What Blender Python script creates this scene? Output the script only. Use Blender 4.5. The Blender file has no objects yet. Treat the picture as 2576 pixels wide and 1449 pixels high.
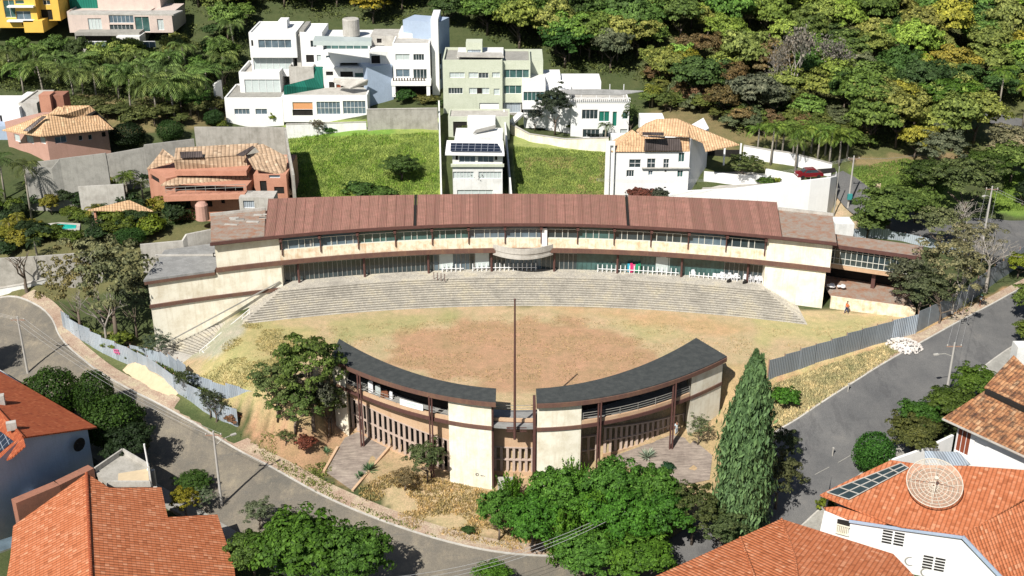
import bpy, bmesh, math, random
import numpy as np
from mathutils import Vector, Matrix
R = math.radians
scene = bpy.context.scene
COL = scene.collection
# ---------------------------------------------------------------- camera, light, exposure
CAM_H = 67.0; PITCH = R(24.0); FPX = 3000.0
cam_d = bpy.data.cameras.new('camera'); cam_d.sensor_width = 36.0; cam_d.lens = FPX/2576*36
cam_d.clip_end = 5000; cam_d.clip_start = 0.5
cam = bpy.data.objects.new('camera', cam_d); COL.objects.link(cam)
cam.location = (0, 0, CAM_H); cam.rotation_euler = (R(90)-PITCH, 0, 0)
scene.camera = cam
SUN = Vector((-7.1, -12.2, 14.9)).normalized()
w = bpy.data.worlds.new('World'); scene.world = w; w.use_nodes = True
nt = w.node_tree; bg = nt.nodes['Background']
sky = nt.nodes.new('ShaderNodeTexSky'); sky.sky_type = 'NISHITA'; sky.sun_disc = False
sky.sun_elevation = math.asin(SUN.z); sky.sun_rotation = math.atan2(SUN.x, SUN.y) % (2*math.pi)
nt.links.new(sky.outputs[0], bg.inputs[0]); bg.inputs[1].default_value = 0.052
sl = bpy.data.lights.new('sun', 'SUN'); sl.energy = 5.0; sl.angle = R(0.5); sl.color = (1, .955, .88)
so = bpy.data.objects.new('sun', sl); COL.objects.link(so)
so.rotation_euler = SUN.to_track_quat('Z', 'Y').to_euler(); so.location = (0, 0, 200)
scene.view_settings.view_transform = 'Standard'; scene.view_settings.look = 'None'
scene.view_settings.exposure = 0.38; scene.view_settings.gamma = 1
scene.cycles.max_bounces = 5; scene.cycles.diffuse_bounces = 2; scene.cycles.glossy_bounces = 2
scene.cycles.transmission_bounces = 2; scene.cycles.transparent_max_bounces = 4

# ---------------------------------------------------------------- survey helpers (photo pixel -> place)
CT, ST = math.cos(PITCH), math.sin(PITCH)
def ray(X, Y):
    u = (X-1288)/FPX; v = (724.5-Y)/FPX
    return u, CT+v*ST, -ST+v*CT
def P(X, Y, z):
    a, b, c = ray(X, Y); t = (z-CAM_H)/c
    return Vector((a*t, b*t, z))
def PY(X, Y, y):
    a, b, c = ray(X, Y); t = y/b
    return Vector((a*t, y, CAM_H+c*t))
def PW(X, Y, A, B):            # hit the vertical plane through A and B
    a, b, c = ray(X, Y); dx, dy = B[0]-A[0], B[1]-A[1]
    # a*t = A0+s*dx ; b*t = A1+s*dy
    det = a*(-dy)+b*dx
    t = (A[0]*(-dy)+A[1]*dx)/det
    L = math.hypot(dx, dy); s = ((a*t-A[0])*dx+(b*t-A[1])*dy)/L
    return s, CAM_H+c*t

# ---------------------------------------------------------------- naming
def tag(o, label=None, cat=None, group=None, kind=None):
    if label: o['label'] = label
    if cat: o['category'] = cat
    if group: o['group'] = group
    if kind: o['kind'] = kind
    return o
def empty(name, loc, label, cat, group=None, rz=0):
    o = bpy.data.objects.new(name, None); COL.objects.link(o); o.empty_display_size = .5
    o.location = loc; o.rotation_euler = (0, 0, rz)
    return tag(o, label, cat, group)
KIDS = {}
def link(name, me, parent=None, world=True):
    o = bpy.data.objects.new(name, me); COL.objects.link(o)
    if parent is not None:
        o.parent = parent
        if world:      # mesh is in world coordinates: undo the (unrotated) parent offset
            l = Vector((0, 0, 0)); p = parent
            while p is not None: l += p.location; p = p.parent
            o.location = -l
        KIDS.setdefault(parent.name, []).append(o)
    return o
def copy_tree(o, parent=None):
    c = o.copy(); COL.objects.link(c)
    if parent is not None: c.parent = parent
    for ch in KIDS.get(o.name, []):
        d = copy_tree(ch, c); KIDS.setdefault(c.name, []).append(d)
    return c

# ---------------------------------------------------------------- mesh builder
class MB:
    def __init__(s): s.v = []; s.f = []
    def face(s, pts):
        n = len(s.v); s.v += [tuple(p) for p in pts]; s.f.append(tuple(range(n, n+len(pts)))); return s
    def hexa(s, b, t):         # bottom ring, top ring (same order, ccw seen from above)
        n = len(s.v); k = len(b); s.v += [tuple(p) for p in b]+[tuple(p) for p in t]
        s.f.append(tuple(range(n+k-1, n-1, -1))); s.f.append(tuple(range(n+k, n+2*k)))
        for i in range(k):
            j = (i+1) % k; s.f.append((n+i, n+j, n+k+j, n+k+i))
        return s
    def prism(s, poly, z0, z1):
        a = sum(poly[i][0]*poly[(i+1) % len(poly)][1]-poly[(i+1) % len(poly)][0]*poly[i][1] for i in range(len(poly)))
        if a < 0: poly = poly[::-1]
        return s.hexa([(p[0], p[1], z0) for p in poly], [(p[0], p[1], z1) for p in poly])
    def box(s, c, d, rz=0):    # centre, dims
        ca, sa = math.cos(rz), math.sin(rz); x, y, z = d[0]/2, d[1]/2, d[2]/2
        q = [(-x, -y), (x, -y), (x, y), (-x, y)]; q = [(c[0]+ca*a-sa*b, c[1]+sa*a+ca*b) for a, b in q]
        return s.prism(q, c[2]-z, c[2]+z)
    def bar(s, a, b, wd, h):   # box beam from a to b; wd across, h up
        a, b = Vector(a), Vector(b); d = (b-a)
        up = Vector((0, 0, 1))
        if abs(d.normalized().z) > .95: up = Vector((0, 1, 0))
        r = d.cross(up).normalized()*(wd/2); u = r.cross(d).normalized()*(h/2)
        return s.hexa([a-r-u, a+r-u, a+r+u, a-r+u][::-1], [b-r-u, b+r-u, b+r+u, b-r+u][::-1])
    def tube(s, pts, rad, n=8, cap=True):
        pts = [Vector(p) for p in pts]
        if not hasattr(rad, '__len__'): rad = [rad]*len(pts)
        base = len(s.v); pr = None
        for i, p in enumerate(pts):
            d = (pts[min(i+1, len(pts)-1)]-pts[max(i-1, 0)]).normalized()
            if pr is None: pr = d.orthogonal().normalized()
            pr = (pr-d*pr.dot(d)).normalized(); q = d.cross(pr)
            for k in range(n):
                a = 2*math.pi*k/n; s.v.append(tuple(p+(pr*math.cos(a)+q*math.sin(a))*rad[i]))
        for i in range(len(pts)-1):
            for k in range(n):
                j = (k+1) % n; s.f.append((base+i*n+k, base+i*n+j, base+(i+1)*n+j, base+(i+1)*n+k))
        if cap:
            s.f.append(tuple(base+k for k in range(n))[::-1]); e = base+(len(pts)-1)*n; s.f.append(tuple(e+k for k in range(n)))
        return s
    def slab(s, poly, th):     # non-planar-safe slab hanging th below poly
        poly = [Vector(p) for p in poly]
        a = sum(poly[i][0]*poly[(i+1) % len(poly)][1]-poly[(i+1) % len(poly)][0]*poly[i][1] for i in range(len(poly)))
        if a < 0: poly = poly[::-1]
        return s.hexa([p-Vector((0, 0, th)) for p in poly], poly)
    def lathe(s, prof, c, n=20):
        base = len(s.v)
        for r, z in prof:
            for k in range(n):
                a = 2*math.pi*k/n; s.v.append((c[0]+r*math.cos(a), c[1]+r*math.sin(a), c[2]+z))
        for i in range(len(prof)-1):
            for k in range(n):
                j = (k+1) % n; s.f.append((base+i*n+k, base+i*n+j, base+(i+1)*n+j, base+(i+1)*n+k))
        return s
    def build(s, name, mat, parent=None, smooth=False, uv=True, world=True):
        me = bpy.data.meshes.new(name); me.from_pydata(s.v, [], s.f); me.materials.append(mat)
        if smooth: me.polygons.foreach_set('use_smooth', [True]*len(me.polygons))
        if uv and len(me.polygons) < 60000:
            ul = me.uv_layers.new(name='UVMap').data
            for p in me.polygons:
                n = p.normal
                if abs(n.z) > .999: e = Vector((1, 0, 0)); u = Vector((0, 1, 0))
                else:
                    e = Vector((-n.y, n.x, 0)).normalized(); u = n.cross(e)
                for li in p.loop_indices:
                    c = me.vertices[me.loops[li].vertex_index].co
                    ul[li].uv = (c.dot(e), c.dot(u))
        return link(name, me, parent, world)

# ---------------------------------------------------------------- materials
MATS = {}
class NB:
    def __init__(s, name):
        s.m = bpy.data.materials.new(name); s.m.use_nodes = True; s.t = s.m.node_tree
        s.b = s.t.nodes['Principled BSDF']; s.b.inputs['Specular IOR Level'].default_value = .25
    def n(s, ty, **k):
        nd = s.t.nodes.new('ShaderNode'+ty)
        for a, b in k.items():
            if a in nd.inputs.keys(): nd.inputs[a].default_value = b
            else: setattr(nd, a, b)
        return nd
    def l(s, a, b): s.t.links.new(a, b)
    def co(s, which='Object'): return s.n('TexCoord').outputs[which]
    def noise(s, scale, detail=4, rough=.6, vec=None, sc3=None):
        nd = s.n('TexNoise', Scale=scale, Detail=detail, Roughness=rough)
        v = vec if vec is not None else s.co()
        if sc3:
            mp = s.n('Mapping'); mp.inputs['Scale'].default_value = sc3; s.l(v, mp.inputs[0]); v = mp.outputs[0]
        s.l(v, nd.inputs['Vector']); return nd.outputs['Fac']
    def ramp(s, fac, stops):
        r = s.n('ValToRGB'); e = r.color_ramp.elements
        while len(e) > 1: e.remove(e[0])
        e[0].position = stops[0][0]; e[0].color = (*stops[0][1], 1)
        for p, c in stops[1:]:
            q = e.new(p); q.color = (*c, 1)
        s.l(fac, r.inputs[0]); return r.outputs[0]
    def mix(s, fac, a, b, bt='MIX'):
        m = s.n('Mix', data_type='RGBA', blend_type=bt)
        for sock, v in ((m.inputs['Factor'], fac), (m.inputs['A'], a), (m.inputs['B'], b)):
            pass
        ins = [i for i in m.inputs if i.enabled]
        for sock, v in zip(ins, (fac, a, b)):
            if hasattr(v, 'node'): s.l(v, sock)
            elif hasattr(v, '__len__'): sock.default_value = (*v, 1)
            else: sock.default_value = v
        return [o for o in m.outputs if o.enabled][0]
    def math(s, op, a, b=None, c=None):
        m = s.n('Math', operation=op)
        for i, v in enumerate((a, b, c)):
            if v is None: continue
            if hasattr(v, 'node'): s.l(v, m.inputs[i])
            else: m.inputs[i].default_value = v
        return m.outputs[0]
    def bump(s, h, st, dist=.05):
        b = s.n('Bump', Strength=st, Distance=dist); s.l(h, b.inputs['Height']); s.l(b.outputs[0], s.b.inputs['Normal'])
    def done(s, col, rough=.8, metal=0, spec=None):
        if hasattr(col, 'node'): s.l(col, s.b.inputs['Base Color'])
        else: s.b.inputs['Base Color'].default_value = (*col, 1)
        if hasattr(rough, 'node'): s.l(rough, s.b.inputs['Roughness'])
        else: s.b.inputs['Roughness'].default_value = rough
        s.b.inputs['Metallic'].default_value = metal
        if spec is not None: s.b.inputs['Specular IOR Level'].default_value = spec
        MATS[s.m.name] = s.m; return s.m
def plaster(name, c, dirt=.35, dc=None, sc=.6):
    """painted render with rain streaks and blotches"""
    k = NB(name); dc = dc or tuple(x*.55 for x in c)
    a = k.noise(sc, 5, .65); b = k.noise(1.0, 5, .75, sc3=(2.6, 2.6, .16)); g = k.noise(9, 3, .7)
    f = k.math('MULTIPLY', k.ramp(a, [(.42, (0, 0, 0)), (.75, (1, 1, 1))]), dirt)
    f2 = k.math('MULTIPLY', k.ramp(b, [(.5, (0, 0, 0)), (.8, (1, 1, 1))]), dirt)
    col = k.mix(f, c, dc); col = k.mix(f2, col, dc)
    col = k.mix(.12, col, k.ramp(g, [(.3, (0, 0, 0)), (.7, (1, 1, 1))]), 'OVERLAY')
    k.bump(g, .25, .02); return k.done(col, .85)
def plain(name, c, rough=.7, metal=0, var=.25, sc=3, spec=None):
    k = NB(name); a = k.noise(sc, 4, .65)
    col = k.mix(a, tuple(x*(1-var) for x in c), tuple(min(1, x*(1+var)) for x in c))
    return k.done(col, rough, metal, spec)
def tiles(name, c1, c2, c3, cw=.42, rl=.42, rowdark=.25, weather=0.0, bump=.9):
    """clay pan tiles: columns up the slope, courses across it"""
    k = NB(name); uv = k.co('UV'); sp = k.n('SeparateXYZ'); k.l(uv, sp.inputs[0])
    u = k.math('DIVIDE', sp.outputs[0], cw); v = k.math('DIVIDE', sp.outputs[1], rl)
    fu = k.math('FLOOR', u); fv = k.math('FLOOR', v); cu = k.math('FRACT', u); cv = k.math('FRACT', v)
    cb = k.n('CombineXYZ'); k.l(fu, cb.inputs[0]); k.l(fv, cb.inputs[1])
    wn = k.n('TexWhiteNoise', noise_dimensions='3D'); k.l(cb.outputs[0], wn.inputs['Vector'])
    col = k.ramp(k.math('ADD', k.math('MULTIPLY', wn.outputs['Value'], .45), k.math('MULTIPLY', k.noise(1.1, 6, .85), .6)), [(.2, c1), (.55, c2), (.85, c3)])
    col = k.mix(k.math('MULTIPLY', k.math('GREATER_THAN', wn.outputs['Value'], .93), .32), col, tuple(min(.8, x*1.35+.03) for x in c3)); col = k.mix(k.math('MULTIPLY', k.math('LESS_THAN', wn.outputs['Value'], .06), .4), col, tuple(x*.5 for x in c1))
    big = k.noise(.35, 5, .7)
    col = k.mix(k.math('MULTIPLY', big, .45), col, tuple(x*.6 for x in c2))
    if weather:
        wt = k.ramp(k.noise(1.3, 6, .8), [(.45, (0, 0, 0)), (.6, (1, 1, 1))])
        col = k.mix(k.math('MULTIPLY', wt, weather), col, (.035, .03, .027))
    hump = k.math('SINE', k.math('MULTIPLY', cu, math.pi))
    gap = k.math('LESS_THAN', hump, .38); course = k.math('LESS_THAN', cv, .14)
    col = k.mix(k.math('MULTIPLY', gap, .45), col, tuple(x*.28 for x in c1))
    col = k.mix(k.math('MULTIPLY', course, rowdark), col, tuple(x*.3 for x in c1))
    h = k.math('ADD', hump, k.math('MULTIPLY', cv, -.25)); k.bump(h, bump, .08)
    return k.done(col, .8)
def stripes(name, c, period, depth=.5, axis=0, rough=.45, metal=0, rust=None, ramt=.5, var=.3, dist=.04):
    """corrugated / ribbed sheet; ribs run along v when axis=0"""
    k = NB(name); uv = k.co('UV'); sp = k.n('SeparateXYZ'); k.l(uv, sp.inputs[0])
    u = k.math('DIVIDE', sp.outputs[axis], period)
    w1 = k.math('SINE', k.math('MULTIPLY', u, 2*math.pi))
    pan = k.n('CombineXYZ'); k.l(k.math('FLOOR', k.math('DIVIDE', sp.outputs[axis], period*4)), pan.inputs[0])
    wn = k.n('TexWhiteNoise', noise_dimensions='3D'); k.l(pan.outputs[0], wn.inputs['Vector'])
    a = k.noise(.8, 5, .7); col = k.mix(wn.outputs['Value'], tuple(x*(1-var) for x in c), tuple(min(1, x*(1+var)) for x in c))
    if rust: col = k.mix(k.math('MULTIPLY', k.ramp(a, [(.35, (0, 0, 0)), (.7, (1, 1, 1))]), ramt), col, rust)
    col = k.mix(k.math('MULTIPLY', k.math('LESS_THAN', w1, -.55), .35), col, tuple(x*.35 for x in c))
    k.bump(w1, depth, dist); return k.done(col, rough, metal)
def glass(name, c=(.03, .045, .05), rough=.08, spec=.6):
    k = NB(name); uv = k.co(); a = k.noise(.9, 2, .5, vec=uv)
    col = k.mix(a, tuple(x*.4 for x in c), tuple(min(1, x*1.8) for x in c))
    return k.done(col, rough, 0, spec)
M = {}
M['cream'] = plaster('cream_plaster', (.84, .80, .67), .75, (.56, .48, .34))
M['cream2'] = plaster('stained_cream', (.80, .74, .58), .8, (.52, .28, .12), 1.1)
M['white'] = plaster('white_plaster', (.80, .80, .79), .18, (.5, .5, .48))
M['white2'] = plaster('weathered_white', (.74, .74, .72), .5, (.40, .40, .37))
M['palegreen'] = plaster('pale_green_plaster', (.53, .56, .45), .35, (.36, .40, .28))
M['salmon'] = plaster('salmon_plaster', (.50, .25, .17), .4, (.26, .1, .06))
M['pinkwall'] = plaster('pink_plaster', (.50, .30, .24), .4, (.34, .2, .15))
M['yellow'] = plaster('yellow_plaster', (.78, .50, .10), .25, (.5, .3, .06))
M['pinkgrey'] = plaster('pale_pink_render', (.62, .51, .45), .4, (.35, .3, .28))
M['blue'] = plaster('blue_grey_paint_and_shade', (.36, .44, .56), .3, (.22, .27, .33))  # blue-grey paint; also shade painted onto turned faces of white houses
M['tan'] = plaster('tan_plaster', (.54, .38, .25), .5, (.38, .2, .1))
M['conc'] = plaster('grey_concrete', (.33, .32, .29), .6, (.16, .155, .14), .8)
M['conc_l'] = plaster('light_concrete', (.48, .46, .42), .7, (.26, .24, .21), .8)
M['concwall'] = plaster('block_wall', (.40, .38, .34), .75, (.2, .19, .16), .8)
M['brown'] = plain('brown_steel', (.105, .052, .045), .5, 0, .4, 2)
M['brown2'] = plaster('rusty_brown_band', (.125, .068, .055), .5, (.24, .14, .08))
M['roofrust'] = stripes('rusty_ribbed_roof', (.335, .165, .13), .22, .35, 0, .6, 0, (.22, .13, .09), .8, .24)
M['darkroof'] = plaster('dark_bitumen', (.045, .05, .05), .6, (.095, .10, .095), 1.2)
M['flatroof'] = plaster('weathered_flat_roof', (.30, .26, .22), .95, (.30, .12, .055), .9)
M['greyroof'] = plaster('grey_slab', (.22, .22, .215), .7, (.36, .36, .35), .7)
M['tile_o'] = tiles('orange_clay_tiles', (.47, .14, .055), (.56, .19, .085), (.68, .29, .16))
M['tile_r'] = tiles('red_clay_tiles', (.38, .085, .035), (.44, .11, .045), (.5, .15, .06), .3, .35, .2, 0.1)
M['tile_t'] = tiles('tan_clay_tiles', (.56, .35, .19), (.66, .43, .25), (.74, .50, .30), .42, .4, .15)
M['tile_t2'] = tiles('grey_tan_clay_tiles', (.42, .29, .19), (.54, .38, .25), (.62, .46, .32), .6, .45, .2, .15)
M['tile_m'] = tiles('mottled_clay_tiles', (.30, .12, .06), (.50, .24, .11), (.60, .38, .22), .42, .8, .45, .85)
M['glass'] = glass('dark_glass')
M['glass_g'] = glass('green_glass', (.045, .10, .095), .12)
M['glass_b'] = glass('blue_grey_glass', (.10, .14, .17), .1)
M['curtain'] = plain('curtained_glass', (.50, .56, .55), .25, 0, .15, 1.5, .5)
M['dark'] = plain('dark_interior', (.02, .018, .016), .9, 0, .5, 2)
M['frame'] = plain('pale_metal_frame', (.62, .62, .56), .5, 0, .15)
M['whitep'] = plain('white_paint', (.8, .8, .8), .45, 0, .06)
M['plastic'] = plain('white_plastic', (.8, .8, .82), .35, 0, .05, spec=.5)
M['solar'] = None
k = NB('solar_cells'); uv = k.co('UV'); br = k.n('TexBrick', offset=0.0, Scale=1.0); br.inputs['Mortar Size'].default_value = .035
br.inputs['Brick Width'].default_value = 1.0; br.inputs['Row Height'].default_value = .8
br.inputs['Color1'].default_value = (.012, .018, .035, 1); br.inputs['Color2'].default_value = (.022, .028, .045, 1); br.inputs['Mortar'].default_value = (.28, .3, .34, 1)
k.l(uv, br.inputs[0]); M['solar'] = k.done(br.outputs[0], .15, 0, .6)
M['collector'] = stripes('black_tube_collector', (.07, .055, .05), .35, .8, 0, .3, 0, (.35, .3, .3), .15, .5)
M['green_tarp'] = stripes('green_netting', (.012, .14, .10), .5, .3, 0, .8)
M['sheet'] = stripes('galvanised_sheet', (.44, .51, .58), .30, .8, 0, .42, .25, (.62, .64, .66), .4, .28)
M['sheet_d'] = stripes('grey_corrugated_sheet', (.25, .28, .30), .26, .5, 0, .5, .2, (.33, .34, .36), .4, .12)
M['wood'] = plain('weathered_wood', (.30, .19, .14), .8, 0, .35, 4)
M['wood_r'] = plain('varnished_wood', (.22, .06, .03), .5, 0, .35, 6)
M['bark'] = plain('bark', (.14, .11, .085), .9, 0, .4, 5)
M['barkpale'] = plain('pale_bark', (.33, .30, .26), .9, 0, .3, 5)
M['palmbark'] = plain('palm_bark', (.30, .27, .22), .9, 0, .3, 8)
M['polec'] = plain('pole_concrete', (.42, .40, .37), .8, 0, .2, 3)
M['wire'] = plain('cable', (.45, .45, .45), .6)
M['brick'] = plaster('bare_brick', (.33, .15, .10), .6, (.19, .1, .07), 1.5)
M['rust'] = plain('rust', (.22, .09, .05), .8, 0, .5, 5)
M['aerial'] = plain('dish_mesh', (.55, .50, .42), .6, 0, .15)
M['skin'] = plain('skin', (.32, .17, .11), .6, 0, .05)
M['water'] = glass('pool_water', (.02, .42, .36), .05)
M['sand'] = plain('sand', (.56, .45, .30), .95, 0, .18, 1.5)
M['rubblew'] = plain('pale_rubble', (.66, .62, .58), .95, 0, .25, 3)
def colmat(name, c, rough=.6, **k2): return plain(name, c, rough, 0, .1, **k2)
# foliage: colour from the object, varied per leaf and per clump
k = NB('foliage'); oi = k.n('ObjectInfo'); geo = k.n('NewGeometry')
rpi = geo.outputs['Random Per Island']
c1 = k.mix(1.0, oi.outputs['Color'], k.ramp(rpi, [(0, (.42, .45, .4)), (.5, (.95, .95, .9)), (1, (1.6, 1.5, 1.35))]), 'MULTIPLY')
cl = k.noise(.55, 3, .6)
c2 = k.mix(1.0, c1, k.ramp(cl, [(.3, (.6, .68, .6)), (.7, (1.3, 1.22, 1.15))]), 'MULTIPLY')
tr = k.n('BsdfTranslucent'); k.l(c2, tr.inputs[0]); ms = k.n('MixShader'); ms.inputs[0].default_value = .22
k.done(c2, .62, 0, .2); out = [n for n in k.t.nodes if n.type == 'OUTPUT_MATERIAL'][0]
k.l(k.b.outputs[0], ms.inputs[1]); k.l(tr.outputs[0], ms.inputs[2]); k.l(ms.outputs[0], out.inputs[0]); M['leaf'] = k.m
# ---------------------------------------------------------------- terrain
CP = [ # photo x, photo y, height
 (-200,800,-3.5),(0,790,-3.5),(100,900,-5),(0,900,-6),(300,970,-5.6),(450,1080,-6.6),(600,1180,-7.8),(850,1310,-9),(1050,1380,-9.4),(1300,1430,-9.6),
 (-200,1000,-7),(0,1050,-8),(200,1200,-9.2),(400,1400,-10),(0,1449,-10),(700,1449,-10),(1000,1500,-10),(1500,1500,-10),
 (250,840,-4),(400,850,-4.5),(480,890,-4.6),(330,900,-5.2),(500,945,-3.2),(560,965,-3.2),(650,1000,-3.0),(560,890,-1.8),(560,1030,-5.2),(640,1070,-6.0),(560,1080,-6.6),
 (700,1060,-5.8),(760,1130,-6.9),(870,1110,-6.7),(960,1180,-7.3),(1100,1250,-8.2),(1200,1290,-8.6),(1400,1330,-9.1),(1190,1225,-8.2),(1050,1150,-7.2),
 (1600,1150,-6.3),(1750,1140,-6.0),(1500,1200,-7.1),(1400,1240,-8.1),(1850,1150,-6),(1700,1250,-7.5),
 (1950,1080,-4.8),(2050,1020,-3.4),(2200,920,-1.5),(2300,850,-.5),(2400,790,.2),
 (1980,1220,-6.8),(2100,1120,-5.2),(2250,1000,-3.2),(2400,900,-1.6),(2560,800,-.2),(1990,1310,-8.2),(1800,1440,-9.4),(2700,720,1.2),
 (2200,1200,-6.2),(2400,1050,-3.8),(2560,900,-1.6),(2300,1350,-8.5),(2560,1300,-7.5),(2100,1449,-9.2),(2700,1449,-9),
 (2200,740,1.2),(2150,690,1.3),(2400,690,1.2),(2576,620,1.8),(2300,590,2),(2140,540,1.6),(2110,570,1.2),(2250,450,5),(2550,310,7),(2450,400,5.2),(2750,560,2),(2750,300,8),
 (2000,410,7),(1900,380,7.5),(2050,440,5.5),(1800,420,6.5),(2200,390,7),(1950,330,9),(1720,330,9),
 (600,700,1.0),(1000,690,1.0),(1300,690,1.0),(1650,690,1.0),(2000,690,1.0),
 (700,520,3),(1000,500,3.4),(900,335,8),(1080,330,8),(1100,420,6),(760,400,6),(1200,490,3.3),(1200,340,7),(1400,490,3.4),(1400,370,7),(1600,500,3.4),(1750,510,3),(1852,548,1.0),(2090,548,.7),
 (1500,346,5.5),(1343,322,7.0),(1250,300,8.5),
 (500,540,2.6),(650,530,3),(120,640,.8),(300,625,1.2),(450,600,1.8),(0,560,1.5),(-200,620,.5),(100,560,1.2),(60,700,-.6),(0,740,-2.8),(200,700,-1.5),(400,640,.8),
 (102,405,5.7),(276,395,4.9),(40,330,6.6),(0,410,5.6),(450,340,7.0),(250,330,7.5),(100,250,9.5),(400,250,10),(300,140,13.4),(120,142,13.6),(640,318,5.8),(820,306,7.0),(760,318,6.5),(1050,270,9.5),
]
WP = []
for x in range(-260, 261, 65):
    for y, z in ((250, 20), (300, 36), (380, 62), (470, 90)):
        zz = z*(1-.28*max(0, min(1, (x+10)/90)))
        WP.append((x, y, zz))
for x in range(-240, 241, 80): WP.append((x, 20, -13)); 
for y, z in ((60, -11), (100, -7), (140, -3), (180, 4), (215, 12)):
    WP.append((-150, y, z)); WP.append((-230, y, z)); WP.append((150, y, z+1)); WP.append((230, y, z+1))
for x in (-60, -25, 15, 60): WP.append((x, 70, -11.0))
pts = np.array([tuple(P(*c)) for c in CP]+WP, dtype=float)
def _tps(d): d = np.maximum(d, 1e-9); return d*d*np.log(d)
_n = len(pts); _x = pts[:, :2]/100.0
_D = np.sqrt(((_x[:, None]-_x[None])**2).sum(-1)); _K = _tps(_D)+np.eye(_n)*2e-4
_Pm = np.c_[np.ones(_n), _x]; _A = np.zeros((_n+3, _n+3)); _A[:_n, :_n] = _K; _A[:_n, _n:] = _Pm; _A[_n:, :_n] = _Pm.T
_w = np.linalg.solve(_A, np.r_[pts[:, 2], 0, 0, 0])
GX = np.arange(-240, 241, 1.5); GY = np.arange(20, 471, 1.5)
_gx, _gy = np.meshgrid(GX, GY)
_q = np.c_[_gx.ravel(), _gy.ravel()]/100.0
_z = np.empty(len(_q))
for i in range(0, len(_q), 8000):
    q = _q[i:i+8000]; d = np.sqrt(((q[:, None]-_x[None])**2).sum(-1))
    _z[i:i+8000] = _tps(d)@_w[:_n]+_w[_n]+q@_w[_n+1:]
ZG = _z.reshape(_gx.shape)
def Tb(x, y):
    x = np.clip(np.asarray(x, float), -239.9, 238); y = np.clip(np.asarray(y, float), 20.1, 468)
    fx = (x+240)/1.5; fy = (y-20)/1.5; i = np.floor(fx).astype(int); j = np.floor(fy).astype(int); a = fx-i; b = fy-j
    return (ZG[j, i]*(1-a)*(1-b)+ZG[j, i+1]*a*(1-b)+ZG[j+1, i]*(1-a)*b+ZG[j+1, i+1]*a*b)
def inpoly(x, y, poly):
    x = np.asarray(x); y = np.asarray(y); c = np.zeros(np.broadcast(x, y).shape, bool); n = len(poly)
    for i in range(n):
        x1, y1 = poly[i][0], poly[i][1]; x2, y2 = poly[(i+1) % n][0], poly[(i+1) % n][1]
        if y1 == y2: continue
        c ^= ((y1 > y) != (y2 > y)) & (x < (x2-x1)*(y-y1)/(y2-y1)+x1)
    return c
def dpoly(x, y, poly, closed=True):
    x = np.asarray(x, float); y = np.asarray(y, float); d = np.full(np.broadcast(x, y).shape, 1e9); n = len(poly)
    for i in range(n if closed else n-1):
        x1, y1 = poly[i][0], poly[i][1]; x2, y2 = poly[(i+1) % n][0], poly[(i+1) % n][1]
        dx, dy = x2-x1, y2-y1; t = np.clip(((x-x1)*dx+(y-y1)*dy)/(dx*dx+dy*dy+1e-12), 0, 1)
        d = np.minimum(d, np.hypot(x-x1-t*dx, y-y1-t*dy))
    return d
# pavilion and civic building arcs (plan)
PXC = 1.8
def pav_f(x): return 112.9+.0203*(x-PXC)**2
def pav_b(x): return 115.6+.0275*(x-.6)**2
def main_f(x, off=0): return 150.5-.0043*(x-1.5)**2+off
FIELD = [P(720, 975, 0)[:2], P(670, 930, 0)[:2], P(640, 880, 0)[:2], P(622, 840, 0)[:2], P(622, 806, 0)[:2], (-31, 143), (-29, 150), (44, 150), P(2085, 770, 0)[:2], P(2290, 806, 0)[:2],
         P(2230, 822, 0)[:2], P(2050, 874, 0)[:2], P(1930, 910, 0)[:2], P(1850, 925, 0)[:2]]
FIELD += [(x, float(pav_f(x))+3.9) for x in np.linspace(24, -21, 18)]
def T(x, y):
    x = np.asarray(x, float); y = np.asarray(y, float); tb = Tb(x, y)
    ins = inpoly(x, y, FIELD); d = dpoly(x, y, FIELD); bl = np.where(x < -22, 6, 2.4)
    w = np.clip(d/bl, 0, 1); w = w*w*(3-2*w); w = np.where(ins, 0, w); wr = np.clip((dpoly(x, y, L_UP[::6], False)-2.2)/3, 0, 1); w = 1-(1-w)*wr
    w = np.where((x > -21.3) & (x < 25.2) & (y < pav_f(x)+3.2) & (y > 95), 1.0, w)
    return tb*w
def gp(X, Y, base=False):
    a, b, c = ray(X, Y); t = np.arange(55, 420, .4)
    f = Tb if base else T
    zz = CAM_H+c*t-f(a*t, b*t); k = np.argmax(zz < 0) if (zz < 0).any() else len(t)-1
    t0 = t[max(k-1, 0)]+(.4*zz[max(k-1, 0)]/(zz[max(k-1, 0)]-zz[k]) if k > 0 else 0)
    return Vector((a*t0, b*t0, float(f(a*t0, b*t0))))
def tz(x, y): return float(T(x, y))
def proj(x, y, z):
    dy = np.asarray(y); dz = np.asarray(z)-CAM_H
    f = dy*CT-dz*ST; u = dy*ST+dz*CT; f = np.where(f < 1, 1, f)
    return 1288+FPX*np.asarray(x)/f, 724.5-FPX*u/f
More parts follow.
